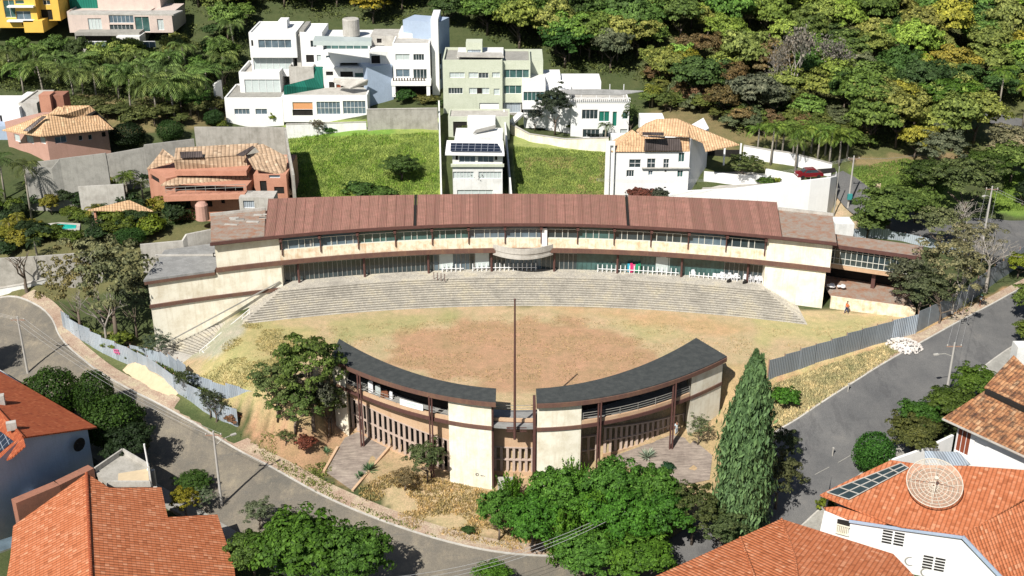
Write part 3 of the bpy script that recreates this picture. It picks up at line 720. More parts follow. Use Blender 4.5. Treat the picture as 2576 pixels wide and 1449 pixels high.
# side stair down to the lower court
ss = empty('side_stair', (-38, 141, -2), 'concrete stair with white railing descending left beside the cream wing', 'stairs')
T1, T2 = Vector((-32.2, 145.6, .15)), Vector((-34.2, 141.0, .15)); B1, B2 = Vector((-46.0, 141.0, -4.5)), Vector((-40.6, 138.3, -4.5))
n = 26; m = MB()
for i in range(n):
    a0, a1 = T1.lerp(B1, i/n), T1.lerp(B1, (i+1)/n); b0, b1 = T2.lerp(B2, i/n), T2.lerp(B2, (i+1)/n); z = a0.z
    m.hexa([(a0.x, a0.y, z-1.6), (a1.x, a1.y, z-1.6), (b1.x, b1.y, z-1.6), (b0.x, b0.y, z-1.6)], [(a0.x, a0.y, z), (a1.x, a1.y, z), (b1.x, b1.y, z), (b0.x, b0.y, z)])
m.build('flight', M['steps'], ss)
m = MB(); m.prism([(-47.5, 141.2), (-44.5, 136.5), (-38.5, 135.5), (-38, 138), (-40.6, 138.4), (-46.0, 141.1)], -5.4, -4.45); m.build('landing', M['conc_l'], ss)
def railing(parent, pts, h, name, mat, n=8, bal=0, rad=.03):
    m = MB()
    for i in range(len(pts)-1):
        a, b = Vector(pts[i]), Vector(pts[i+1]); up = Vector((0, 0, h))
        m.bar(a+up, b+up, rad*2, rad*2)
        if bal: m.bar(a+up*.5, b+up*.5, rad*1.6, rad*1.6)
        k_ = max(1, int((b-a).length/n))
        for j in range(k_+1):
            q = a.lerp(b, j/k_); m.bar(q, q+up, rad*1.6, rad*1.6)
    return m.build(name, mat, parent)
railing(ss, [T2+Vector((-.1, .1, 0)), B2], 1.0, 'railing', M['whitep'], 1.1, 1, .035)
railing(ss, [B2+Vector((.3, 0, 0)), (-38.2, 135, -4.4)], 1.0, 'railing', M['whitep'], 1.1, 1, .035)
m = MB(); m.bar((GL-.3, MF(GL)-.15, 3.0), (-45.6, MF(-45.6)-.7, -3.4), .12, .16); m.build('handrail', M['conc'], ss)
# bare white balustrades on the terrace
def balus(x0, x1, lab, d=.9, sp=.62, h=1.15):
    e = empty('balustrade', ((x0+x1)/2, MF((x0+x1)/2)+d, 2.2), lab, 'railing', 'white balustrades on the terrace')
    m = MB(); x = x0
    while x <= x1: m.box((x, MF(x)+d, 2.2+h/2), (.1, .09, h)); x += sp
    m.build('posts', M['whitep'], e)
    m = MB(); n = max(2, int((x1-x0)/2)); arc_solid(m, x0, x1, off(MF, d-.1), off(MF, d-.05), 2.2+h*.42, 2.2+h*.42+.09, n); m.build('rail', M['whitep'], e)
balus(-9.6, -6.6, 'short white balustrade left of the curtained glass on the terrace')
balus(-5.4, 3.4, 'white balustrade below the oval balcony')
balus(11.8, 22.8, 'longest white balustrade on the terrace, right of the flagpole')
balus(24.2, 29.5, 'low row of white posts before the green glass', .9, .62, .8)
for i, x in enumerate((-10.6, -10.1, -9.6, -9.1)):
    m = MB(); m.box((x, MF(x)-1.4-i*.25, 2.2+.5), (.09, .09, 1.1)); tag(m.build('stake', M['brown']), 'thin dark stake standing on the terrace edge', 'stake', 'dark stakes at the terrace edge')
# white plastic chairs on the terrace
def make_chair(label):
    e = empty('plastic_chair', (0, 0, 0), label, 'chair', 'white plastic chairs on the terrace')
    m = MB(); m.box((0, 0, .44), (.48, .46, .05)); m.build('seat', M['plastic'], e, world=False)
    m = MB(); m.hexa([(-.24, .21, .46), (.24, .21, .46), (.24, .26, .46), (-.24, .26, .46)], [(-.2, .3, .92), (.2, .3, .92), (.2, .34, .92), (-.2, .34, .92)]); m.build('backrest', M['plastic'], e, world=False)
    for sx in (-1, 1):
        for sy in (-1, 1):
            m = MB(); m.bar((sx*.21, sy*.2, .43), (sx*.26, sy*.26, 0), .05, .05); m.build('leg', M['plastic'], e, world=False)
        m = MB(); m.bar((sx*.26, -.2, .66), (sx*.26, .24, .68), .05, .03); m.bar((sx*.26, -.2, .66), (sx*.24, -.2, .44), .04, .04); m.build('armrest', M['plastic'], e, world=False)
    return e
chair = make_chair('white plastic garden chair among those clustered at the terrace right end')
spots = [(1795,694),(1803,692),(1811,697),(1818,690),(1826,694),(1833,698),(1838,690),(1846,697),(1853,700),(1822,703),(1868,694),(1876,696),(1884,700),(1886,708),(1893,694),(1906,698),(1913,702),(1921,697),(1903,708),(1912,711),(1920,709),(1741,688)]
rc = random.Random(4)
for i, (X, Y) in enumerate(spots):
    c = chair if i == 0 else copy_tree(chair); q = P(X, Y, 2.23)
    yy = min(q.y, MF(q.x)+1.1); c.location = (q.x, yy, 2.225); c.rotation_euler = (0, 0, rc.uniform(-.7, .7)+(math.pi if rc.random() < .25 else 0))
    if i == len(spots)-1: c['label'] = 'lone white plastic chair left of the clustered chairs on the terrace'
for X, Y, lab in ((1834, 716, 'dark sack lying left on the terrace before the chairs'), (1874, 719, 'dark sack lying right on the terrace before the chairs')):
    q = P(X, Y-6, 2.25); m = MB(); m.tube([q+Vector((-.35, -.2, .1)), q+Vector((-.2, -.1, .22)), q+Vector((.15, .1, .25)), q+Vector((.35, .2, .1))], [.05, .2, .22, .06], 8); tag(m.build('sack', M['dark'], smooth=True), lab, 'sack')
# coloured panel against the glass
pn = empty('mural_panel', (16.9, MF(16.9)+1.1, 2.2), 'small board painted red, blue and green leaning by the terrace glass', 'panel')
cols = [(.05, .35, .5), (.6, .03, .15), (.7, .1, .25), (.03, .3, .16), (.02, .2, .1)]
for i, cc in enumerate(cols):
    m = MB(); x = 16.0+.36*i; m.box((x, MF(x)+1.0, 3.0), (.34, .06, 1.2+.2*math.sin(i*2))); m.build('board', colmat('board_paint', cc), pn)
# ---------------------------------------------------------------- front pavilion
pv = empty('pavilion', (1.8, 116, 0), 'two storey curved pavilion with dark crescent roofs in front of the dry field', 'building')
for x0, x1, xb0, xb1 in ((-21.1, -1.75, -20.7, -1.75), (2.65, 25.0, 2.65, 22.1)):
    m = MB(); arc_solid(m, x0, x1, off(pav_f, -.35), pav_b, 3.06, 3.34, 26, xb0, xb1); r = m.build('roof', M['darkroof'], pv)
    m = MB(); arc_solid(m, x0, x1, off(pav_f, -.52), off(pav_f, -.34), 2.72, 3.22, 26); arc_solid(m, x0, x1, off(pav_f, -.2), off(pav_f, 0), 2.6, 3.04, 26); m.build('fascia', M['brown2'], r)
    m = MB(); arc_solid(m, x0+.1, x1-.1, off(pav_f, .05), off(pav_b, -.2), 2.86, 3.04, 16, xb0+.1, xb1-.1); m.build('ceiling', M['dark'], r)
def pillar(x0, x1, dep, zb):
    m = MB(); arc_solid(m, x0, x1, off(pav_f, .02), off(pav_f, dep), zb, 2.72, 6)
    p_ = m.build('pillar', M['cream'], pv)
    m = MB(); arc_solid(m, x0-.06, x1+.06, off(pav_f, -.14), off(pav_f, dep+.04), -.42, .0, 6); m.build('steel_band', M['brown2'], p_)
    return p_
p1 = pillar(-7.0, -2.25, 2.8, -9); p2 = pillar(2.75, 7.6, 2.8, -9); pillar(-21.0, -19.3, 4.2, -8); pillar(20.5, 24.6, 2.6, -7.5)
for xx in (-2.2, 2.45):
    m = MB(); m.box((xx, pav_f(xx)+1.3, -3.1), (.3, 2.4, 11.6)); m.build('side_fin', M['brown'], pv)
# deck
m = MB(); arc_solid(m, -19.2, 20.5, off(pav_f, .25), off(pav_b, 1.2), -.34, -.02, 40); dk = m.build('deck', M['greyroof'], pv)
m = MB()
for a, b in ((-19.2, -7.0), (7.6, 20.4)): arc_solid(m, a, b, off(pav_f, -.1), off(pav_f, .3), -.42, -.01, 14)
arc_solid(m, -2.2, 2.6, off(pav_f, 1.1), off(pav_f, 1.5), -.42, -.01, 6); m.build('edge_beam', M['brown'], pv)
m = MB()
for a, b in ((-19.2, -7.0), (7.6, 20.4)): arc_solid(m, a, b, off(pav_f, .06), off(pav_f, .36), .0, .42, 14)
arc_solid(m, -2.1, 2.5, off(pav_f, 1.2), off(pav_f, 1.5), .0, .35, 6); m.build('deck_curb', M['tan'], pv)
for x0, x1 in ((-19.3, -2.3), (2.8, 20.5)):
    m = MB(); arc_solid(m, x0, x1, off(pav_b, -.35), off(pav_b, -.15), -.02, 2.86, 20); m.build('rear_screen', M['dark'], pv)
# lower storey
def slats(x0, x1, dep, zb, zt, ztop):
    f = off(pav_f, dep); m = MB(); n = int((x1-x0)/.62); fr = MB()
    for i in range(n+1):
        x = x0+(x1-x0)*i/n; b, t = zb(x), zt(x); h = t-b
        m.hexa([(x-.15, f(x), b), (x+.15, f(x), b), (x+.15, f(x)+.22, b), (x-.15, f(x)+.22, b)], [(x-.15, f(x), t), (x+.15, f(x), t), (x+.15, f(x)+.22, t), (x-.15, f(x)+.22, t)])
    s = m.build('slat_screen', M['pinkwood'], pv)
    m = MB(); arc_solid(m, x0-.2, x1+.2, off(f, -.04), off(f, .24), lambda x: (zb(x)+zt(x))/2-.08, lambda x: (zb(x)+zt(x))/2+.08, 16)
    arc_solid(m, x0-.2, x1+.2, off(f, -.05), off(f, .26), lambda x: zt(x), lambda x: zt(x)+.16, 16); m.build('rail', M['pinkwood'], s)
    m = MB(); arc_solid(m, x0-.2, x1+.2, off(f, -.1), off(f, .5), -9, zb, 16); m.build('base_wall', M['tan'], pv)
    if ztop is not None:
        m = MB(); arc_solid(m, x0-.2, x1+.2, off(f, .0), off(f, .4), lambda x: zt(x)+.16, lambda x: ztop, 16); m.build('wall', M['tan'], pv)
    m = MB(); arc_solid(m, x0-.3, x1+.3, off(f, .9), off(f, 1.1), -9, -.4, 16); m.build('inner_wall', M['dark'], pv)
M['pinkwood'] = plain('pinkish_weathered_timber', (.48, .38, .32), .8, 0, .3, 4)
slats(-18.9, -7.2, 1.5, lambda x: -6.1-(x+18.9)*.125, lambda x: -2.05-(x+18.9)*.13, -.42)
slats(7.8, 9.6, 2.7, lambda x: -6.9, lambda x: -3.4, None)
slats(10.6, 20.2, 2.7, lambda x: -5.9+(x-10.6)*.02, lambda x: -2.6-(x-10.6)*.13, None)
slats(-1.9, 2.3, 2.4, lambda x: -7.2, lambda x: -4.1, -.42)
m = MB(); m.box((-.7, 113.5, -8.0), (1.8, 1.4, 1.7)); m.build('plinth', M['conc_l'], pv)
for x, zb in ((-17.5, -7.2), (-9.0, -8.2), (9.6, -8), (18.3, -6.4)):
    m = MB(); y = pav_f(x)-.32; m.box((x-.14, y, (zb+2.9)/2), (.16, .34, 2.9-zb)); m.box((x+.14, y, (zb+2.9)/2), (.16, .34, 2.9-zb)); m.build('column', M['brown'], pv)
for a, b in ((7.8, 20.3), (-19.1, -7.1)):
    m = MB()
    for z in ((.7, 1.0, 1.3) if a > 0 else (.75, 1.1)):
        arc_solid(m, a, b, off(pav_f, .14), off(pav_f, .19), z, z+.045, 14)
    for i in range(7):
        x = a+(b-a)*i/6; m.box((x, pav_f(x)+.165, .75), (.05, .05, 1.2))
    m.build('railing', M['conc'], pv)
m = MB()
for z in (.75, 1.1): arc_solid(m, -2.0, 2.4, off(pav_b, .2), off(pav_b, .25), z, z+.05, 4)
m.build('railing', M['conc'], pv)
# small dark emblems on the pillars
for x0, pp in ((-3.9, p1), (4.1, p2)):
    m = MB()
    for i in range(10):
        a = i*.63; m.box((x0+.16*math.cos(a), pav_f(x0)-.03, -6.4+.16*math.sin(a)), (.09, .04, .07))
    for i in range(4): m.box((x0+.45+.2*i, pav_f(x0+.5)-.04, -6.45-.05*i), (.15, .04, .09))
    m.build('emblem', M['conc'], pp)
# flagpole
fp = empty('flagpole', (.3, 112.5, -1.1), 'tall rusty red flagpole rising through the gap between the two crescent roofs', 'flagpole')
m = MB(); m.tube([(.3, 112.5, -1.2), (.3, 112.5, 6), (.3, 112.5, 15.6)], [.16, .13, .09], 10); m.build('pole', M['brown'], fp)
m = MB()
for z in (-.62, -.38, -.14): m.box((.5, 113.2, z), (2.2, .12, .1)); m.bar((.3, 112.5, z), (.3, 114.0, z), .12, .1)
m.build('bracket', M['brown'], fp)
m = MB(); m.lathe([(0, .12), (.1, .08), (.13, 0), (.1, -.08)], (.3, 112.5, 15.6), 10); m.build('finial', M['brown'], fp)
# banner on the left deck rail
bx0, bx1 = -12.6, -9.9
bn = empty('banner', (-11, pav_f(-11), .5), 'white banner with faint lettering tied to the left balcony rail', 'banner')
m = MB(); arc_solid(m, bx0, bx1, off(pav_f, .04), off(pav_f, .07), .48, 1.28, 8); m.build('sheet', M['whitep'], bn)
m = MB(); gl = colmat('faded_lettering', (.45, .58, .54)); x = bx0+.75
for i in range(9): m.box((x, pav_f(x)+.025, .98), (.09, .02, .26 if i % 2 else .2)); x += .14
for i in range(7): m.box((bx0+.9+.16*i, pav_f(bx0+.9+.16*i)+.025, .7), (.1, .02, .1))
m.build('lettering', gl, bn)
# clutter on the left balcony
rc = random.Random(8)
for i, (x, lab, mt, d) in enumerate(((-16.3, 'white upright box on the left balcony', 'plastic', (.55, .4, 1.5)), (-15.4, 'pale green upright board on the left balcony', 'curtain', (.6, .2, 1.2)), (-14.6, 'dark heaped sacks on the left balcony', 'rust', (.9, .6, .6)), (-13.8, 'white narrow board standing on the left balcony', 'plastic', (.35, .3, 1.0)))):
    m = MB(); y = pav_f(x)+1.5; m.prism([(x-d[0]/2, y-d[1]/2), (x+d[0]/2, y-d[1]/2), (x+d[0]/2*.9, y+d[1]/2), (x-d[0]/2*.9, y+d[1]/2)], -.02, d[2]*.9); m.box((x, y, d[2]*.95), (d[0]*.8, d[1]*.8, .1)); tag(m.build('stored_item', M[mt]), lab, 'clutter')
# paving outside
k = NB('worn_paving'); n1 = k.noise(.6, 6, .8); n2 = k.noise(1.0, 4, .8, sc3=(.5, 5, 1))
c = k.ramp(n1, [(.3, (.18, .145, .125)), (.55, (.27, .225, .19)), (.75, (.34, .29, .24))]); c = k.mix(.4, c, k.ramp(n2, [(.3, (0, 0, 0)), (.7, (1, 1, 1))]), 'OVERLAY'); M['pave'] = k.done(c, .9)
drape(pxpoly([(868,1102),(925,1075),(985,1085),(1010,1110),(985,1124),(887,1236),(818,1188),(850,1130)]), .08, 'path', M['pave'], 'worn brown path running from the pavilion to the left street', kind='structure')
drape(pxpoly([(1540,1150),(1690,1095),(1745,1108),(1792,1147),(1785,1208),(1702,1226),(1660,1200),(1600,1190)]), .08, 'path', M['pave'], 'brown paved court at the right foot of the pavilion', kind='structure')
for pts_ in ([(985,1122),(887,1238)], [(850,1128),(815,1190)]):
    a, b = gp(*pts_[0]), gp(*pts_[1]); m = MB(); m.bar(a+Vector((0, 0, .1)), b+Vector((0, 0, .1)), .3, .4)
    tag(m.build('path_edging', M['tan']), 'low earth coloured edging beside the brown path, '+('right side' if pts_[0][0] > 900 else 'left side'), 'edging')
# ---------------------------------------------------------------- houses
def V2(v): return Vector((v[0], v[1]))
FOOT = []
def block(parent, A, B, depth, z0, z1, mat, holes=(), name='wall', frame='whitep', roofmat=None, parapet=0, rec=.22):
    """a wall block; A,B front corners left to right; holes: (X0,Y0,X1,Y1,kind,ncols[,nrows]) in photo pixels on the front plane"""
    A, B = V2(A), V2(B); d = (B-A); L = d.length; d /= L; nb = Vector((-d.y, d.x))
    def q(s, t, z): p = A+d*s+nb*t; return (p.x, p.y, z)
    FOOT.append([tuple(A), tuple(B), tuple(B+nb*depth), tuple(A+nb*depth)])
    H = []
    for h in holes:
        cx, cy = (h[0]+h[2])/2, (h[1]+h[3])/2
        s0 = PW(h[0], cy, A, B)[0]; s1 = PW(h[2], cy, A, B)[0]; za = PW(cx, h[3], A, B)[1]; zb = PW(cx, h[1], A, B)[1]
        s0, s1 = max(.05, s0), min(L-.05, s1); za, zb = max(z0+.02, za), min(z1-.05, zb)
        if s1-s0 < .1 or zb-za < .1: continue
        H.append((s0, s1, za, zb)+tuple(h[4:]))
    m = MB(); S = sorted({0, L}|{h[0] for h in H}|{h[1] for h in H}); Z = sorted({z0, z1}|{h[2] for h in H}|{h[3] for h in H})
    for i in range(len(S)-1):
        for j in range(len(Z)-1):
            cs, cz = (S[i]+S[i+1])/2, (Z[j]+Z[j+1])/2
            if any(h[0] < cs < h[1] and h[2] < cz < h[3] for h in H): continue
            m.face([q(S[i], 0, Z[j]), q(S[i+1], 0, Z[j]), q(S[i+1], 0, Z[j+1]), q(S[i], 0, Z[j+1])])
    m.face([q(L, 0, z0), q(L, depth, z0), q(L, depth, z1), q(L, 0, z1)]); m.face([q(L, depth, z0), q(0, depth, z0), q(0, depth, z1), q(L, depth, z1)])
    m.face([q(0, depth, z0), q(0, 0, z0), q(0, 0, z1), q(0, depth, z1)]); m.face([q(0, 0, z1), q(L, 0, z1), q(L, depth, z1), q(0, depth, z1)])
    for h in H:
        r = 1.6 if h[4] == 'open' else rec
        s0, s1, a, b = h[:4]
        m.face([q(s0, 0, a), q(s1, 0, a), q(s1, r, a), q(s0, r, a)]); m.face([q(s0, r, b), q(s1, r, b), q(s1, 0, b), q(s0, 0, b)])
        m.face([q(s0, 0, a), q(s0, r, a), q(s0, r, b), q(s0, 0, b)]); m.face([q(s1, r, a), q(s1, 0, a), q(s1, 0, b), q(s1, r, b)])
    if parapet:
        t = .25
        for (s0, s1, t0, t1) in ((0, L, 0, t), (0, L, depth-t, depth), (0, t, t, depth-t), (L-t, L, t, depth-t)):
            m.hexa([q(s0, t0, z1), q(s1, t0, z1), q(s1, t1, z1), q(s0, t1, z1)], [q(s0, t0, z1+parapet), q(s1, t0, z1+parapet), q(s1, t1, z1+parapet), q(s0, t1, z1+parapet)])
    w_ = m.build(name, M[mat], parent)
    if roofmat:
        m = MB(); t = .27; m.hexa([q(t, t, z1+.01), q(L-t, t, z1+.01), q(L-t, depth-t, z1+.01), q(t, depth-t, z1+.01)], [q(t, t, z1+.08), q(L-t, t, z1+.08), q(L-t, depth-t, z1+.08), q(t, depth-t, z1+.08)]); m.build('roof_slab', M[roofmat], w_)
    for h in H:
        s0, s1, a, b, kd = h[:5]; nc = h[5] if len(h) > 5 else 1; nr_ = h[6] if len(h) > 6 else 1
        r = 1.6 if kd == 'open' else rec
        gm = {'win': 'glass', 'winb': 'glass_b', 'wing': 'glass_g', 'cur': 'curtain', 'dark': 'dark', 'open': 'dark', 'teal': 'green_tarp', 'door': 'wood_r', 'white': 'whitep', 'sheet': 'sheet', 'blind': 'blindo'}[kd]
        m = MB(); m.face([q(s0, r-.02, a), q(s1, r-.02, a), q(s1, r-.02, b), q(s0, r-.02, b)]); wn = m.build('opening' if kd in ('dark', 'open') else ('door' if kd == 'door' else 'window'), M[gm], parent)
        if kd not in ('dark', 'open', 'white'):
            m = MB(); f = .05
            def fb(u0, u1, v0, v1): m.hexa([q(u0, r-.09, v0), q(u1, r-.09, v0), q(u1, r-.03, v0), q(u0, r-.03, v0)], [q(u0, r-.09, v1), q(u1, r-.09, v1), q(u1, r-.03, v1), q(u0, r-.03, v1)])
            fb(s0, s1, a, a+f); fb(s0, s1, b-f, b)
            for i in range(nc+1):
                c = s0+(s1-s0)*i/nc; c = min(max(c, s0+f/2), s1-f/2); fb(c-f/2, c+f/2, a+f, b-f)
            for i in range(1, nr_):
                c = a+(b-a)*i/nr_
                for j in range(nc):
                    u0 = s0+(s1-s0)*j/nc+f/2; u1 = s0+(s1-s0)*(j+1)/nc-f/2; fb(u0, u1, c-f/2, c+f/2)
            m.build('frame', M[frame], wn)
    return w_
M['blindo'] = plain('orange_blind', (.62, .30, .14), .8, 0, .1)
def slabpx(parent, poly, th, mat, name='roof'):
    """poly: list of (X,Y,z)"""
    m = MB(); m.slab([P(*p) for p in poly], th); return m.build(name, M[mat], parent)
def planes(parent, polys, mat, name='roof', th=.16):
    out = []
    for p in polys:
        m = MB(); m.slab([P(*c) for c in p], th); out.append(m.build(name, M[mat], parent))
    return out
def F2(X0, X1, Ym, y, yr=None):
    """front wall corners at depth y (optionally right depth yr)"""
    a = PY(X0, Ym, y); b = PY(X1, Ym, y if yr is None else yr); return a, b
def zpy(X, Y, y): return PY(X, Y, y).z
def H(name, label, X, Y, y, z0=None):
    q = PY(X, Y, y); return empty(name, (q.x, q.y, q.z), label, 'house')
def pblock(par, X0, X1, Yt, Yb, y, depth, mat, holes=(), yr=None, **k):
    A, B = F2(X0, X1, (Yt+Yb)/2, y, yr); xm = (X0+X1)/2; ym = y if yr is None else (y+yr)/2
    return block(par, A, B, depth, zpy(xm, Yb, ym), zpy(xm, Yt, ym), mat, holes, **k)
# --- terraced white house
h = H('white_house', 'white terraced house with glazed storeys, leftmost of the white row', 680, 300, 212)
pblock(h, 568, 712, 250, 322, 209, 10, 'white', [(590,274,628,288,'winb',4), (643,274,672,288,'winb',2)], parapet=.3, roofmat='conc')
pblock(h, 604, 706, 192, 252, 213.5, 9, 'white', [(616,200,706,241,'cur',5)], parapet=.8, roofmat='conc_l')
pblock(h, 634, 738, 142, 192, 216.5, 8, 'white', [(638,146,734,176,'cur',6)], parapet=.2, roofmat='conc_l')
pblock(h, 628, 746, 86, 145, 215.6, 10, 'white', [(650,100,733,121,'winb',5), (632,101,637,116,'dark')], parapet=.3, roofmat='white2')
pblock(h, 746, 756, 88, 180, 216.5, 8, 'conc_l')
pblock(h, 701, 722, 52, 86, 220, 3, 'white'); pblock(h, 722, 737, 76, 86, 219, 3, 'conc_l')
pblock(h, 728, 790, 176, 215, 214.2, 6, 'conc_l', parapet=.6)
# side wall of the white compound
e = empty('boundary_wall', PY(550, 260, 214), 'narrow white and grey boundary wall left of the terraced white house', 'wall'); pblock(e, 545, 562, 206, 300, 213, .4, 'white2', yr=216)
pblock(e, 524, 545, 262, 290, 212.4, .4, 'conc_l')
# --- glazed house with water tank
h = H('white_house', 'white house with long glass upper storey and round grey tank on its roof', 860, 300, 209)
pblock(h, 712, 925, 243, 307, 208, 8, 'white', [(736,257,787,276,'blind',1), (736,276,787,291,'dark',4), (797,256,856,288,'winb',6,2), (863,254,920,287,'winb',6,2)], parapet=.25, roofmat='conc_l')
pblock(h, 814, 927, 172, 243, 214, 7, 'white2', [(820,180,838,190,'dark'), (856,180,888,194,'dark'), (892,183,925,195,'wing'), (828,206,842,230,'dark'), (858,216,924,238,'dark'), (846,212,858,236,'door')])
slabpx(h, [(840,196,14.2), (926,200,14.2), (924,212,13.2), (880,222,13.0), (838,205,13.8)], .15, 'conc_l', 'awning')
pblock(h, 812, 930, 128, 172, 215.5, 8, 'white', [(820,140,830,146,'winb'), (855,158,926,170,'open',1)])
pblock(h, 812, 930, 98, 128, 217, 8, 'white2', [(814,101,926,127,'wing',6)])
slabpx(h, [(787,103,21.6), (934,104,21.6), (936,94,21.6), (792,90,21.6)], .8, 'curtain', 'canopy')
pblock(h, 757, 813, 84, 176, 216.2, 8, 'white', [(781,102,796,119,'win',2), (770,138,790,157,'dark'), (797,138,808,155,'cur')], parapet=.2)
pblock(h, 756, 768, 76, 178, 216.6, 8, 'conc')
pblock(h, 933, 1003, 90, 130, 219, 6, 'conc_l', [(948,97,960,108,'dark'), (938,114,968,128,'winb',2)])
pblock(h, 925, 989, 166, 266, 212, 6, 'blue', yr=214); pblock(h, 930, 990, 130, 168, 214.5, 6, 'white2', [(934,140,956,160,'dark')])  # blue-grey side wall: its shade is put into the colour
m = MB(); c = PY(884, 84, 219); m.lathe([(0, 0), (1.55, 0), (1.55, 2.9), (1.4, 3.05), (0, 3.1)], (c.x, c.y, c.z-.3), 20); m.build('water_tank', M['conc_l'], h, smooth=False)
m = MB(); gg = [PY(714,241,208.6), PY(714,216,208.6), PY(790,196,214), PY(790,168,215), PY(813,168,215.2), PY(813,222,213.5)]
m.face(gg); m.face([g_+Vector((0, .15, 0)) for g_ in gg][::-1]); m.build('netting_screen', M['green_tarp'], h)
# --- white tower house
h = H('white_house', 'tall white house with narrow tower at its right, above the block wall', 1050, 260, 214)
pblock(h, 989, 1082, 112, 214, 213, 10, 'white', [(995,136,1031,152,'cur',2), (1040,136,1067,152,'win',4), (996,174,1031,194,'winb',2), (1040,174,1074,200,'win',4)], parapet=.2, roofmat='conc_l')
pblock(h, 986, 995, 214, 244, 211.5, .6, 'white'); pblock(h, 1073, 1082, 214, 244, 211.5, .6, 'white')
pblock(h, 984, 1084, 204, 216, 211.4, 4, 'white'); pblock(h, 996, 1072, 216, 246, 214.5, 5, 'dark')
pblock(h, 1003, 1090, 84, 114, 218, 7, 'white', [(1052,95,1087,108,'win',2)])
pblock(h, 1086, 1104, 49, 250, 214.5, 9, 'white'); pblock(h, 1104, 1132, 50, 240, 216.2, 7, 'blue', [(1106,134,1112,162,'dark'), (1106,172,1112,200,'dark')], yr=221)  # tower's right face carries its shade as blue-grey colour
for i in range(12):
    s_ = 990+i*7; a = PY(s_, 204, 211.4); m = MB(); m.box((a.x, a.y+.1, a.z+.3), (.25, .25, .5)); m.build('planter', M['bark'], h)
# --- pale green apartment house
h = H('apartment_house', 'pale green flat roofed apartment house beside the tall white tower', 1200, 290, 207)
pblock(h, 1115, 1264, 158, 300, 206.5, 10, 'palegreen', [(1131,182,1169,196,'cur',3), (1179,182,1203,196,'cur',2), (1204,183,1229,197,'win',3), (1238,182,1258,195,'cur',2), (1128,221,1164,236,'win',5), (1180,221,1200,236,'cur',2), (1200,221,1212,236,'dark'), (1212,221,1231,236,'cur',2), (1242,223,1257,239,'cur',1), (1206,259,1255,292,'white'), (1130,275,1168,294,'cur',2)], parapet=.5, roofmat='conc')
pblock(h, 1264, 1334, 158, 258, 207.4, 9, 'palegreen', [(1266,175,1331,196,'wing',4), (1266,215,1312,236,'wing',3)], parapet=.4, roofmat='conc')
pblock(h, 1264, 1312, 256, 290, 207.6, 6, 'conc', [(1266,258,1310,284,'sheet')])
pblock(h, 1333, 1366, 152, 216, 210, 9, 'palegreen'); pblock(h, 1150, 1266, 138, 158, 210, 6, 'white2', [(1153,144,1190,156,'sheet'), (1216,142,1256,156,'win',3)]); pblock(h, 1172, 1213, 107, 139, 211.5, 3, 'palegreen', [(1176,125,1210,136,'sheet')])
slabpx(h, [(1148,140,19.2), (1268,142,19.2), (1262,132,19.2), (1152,131,19.2)], .25, 'conc_l', 'roof')
# lower house with solar roof
h = H('solar_roof_house', 'narrow pale house with dark solar panels covering its flat roof, between the two grass lots', 1195, 480, 180)
pblock(h, 1128, 1282, 298, 352, 198, 5, 'palegreen', [(1140,306,1175,344,'dark')], parapet=.3, roofmat='conc_l')
pblock(h, 1176, 1246, 302, 352, 195.5, 3, 'white', [(1185,330,1240,338,'dark')])
slabpx(h, [(1190,335,11), (1246,322,11.2), (1248,314,11.4), (1198,326,11.3)], .12, 'conc', 'awning')
pblock(h, 1139, 1264, 386, 500, 178, 14, 'white2', [(1146,391,1152,403,'dark'), (1155,393,1196,409,'winb',3), (1202,393,1242,409,'winb',3), (1245,391,1251,403,'dark'), (1139,432,1192,450,'cur',6), (1204,432,1262,450,'cur',6), (1150,478,1240,492,'cur',5)], parapet=0)
slabpx(h, [(1120,386,10.9), (1269,388,10.9), (1266,354,11.6), (1124,353,11.6)], .3, 'white')
m = MB(); m.slab([P(1133,379.5,11.25), P(1262,381,11.25), P(1252,361,11.85), P(1134,359.5,11.85)], .06); m.build('solar_panels', M['solar'], h)
pblock(h, 1134, 1268, 414, 420, 177.6, .5, 'palegreen')
for X, yb in ((1108, 205), (1286, 203)):
    e = empty('boundary_wall', PY(X, 400, 190), 'long thin white boundary wall on the %s side of the solar roofed house' % ('left' if X < 1200 else 'right'), 'wall')
    a = PY(X, 490, 172); b = PY(X-4 if X < 1200 else X-20, 320, yb); m = MB(); w_ = .25
    m.hexa([(a.x, a.y, 0), (a.x+w_, a.y, 0), (b.x+w_, b.y, 2), (b.x, b.y, 2)], [(a.x, a.y, tz(a.x, a.y)+2.8), (a.x+w_, a.y, tz(a.x, a.y)+2.8), (b.x+w_, b.y, tz(b.x, b.y)+3), (b.x, b.y, tz(b.x, b.y)+3)]); m.build('wall', M['white2'], e)
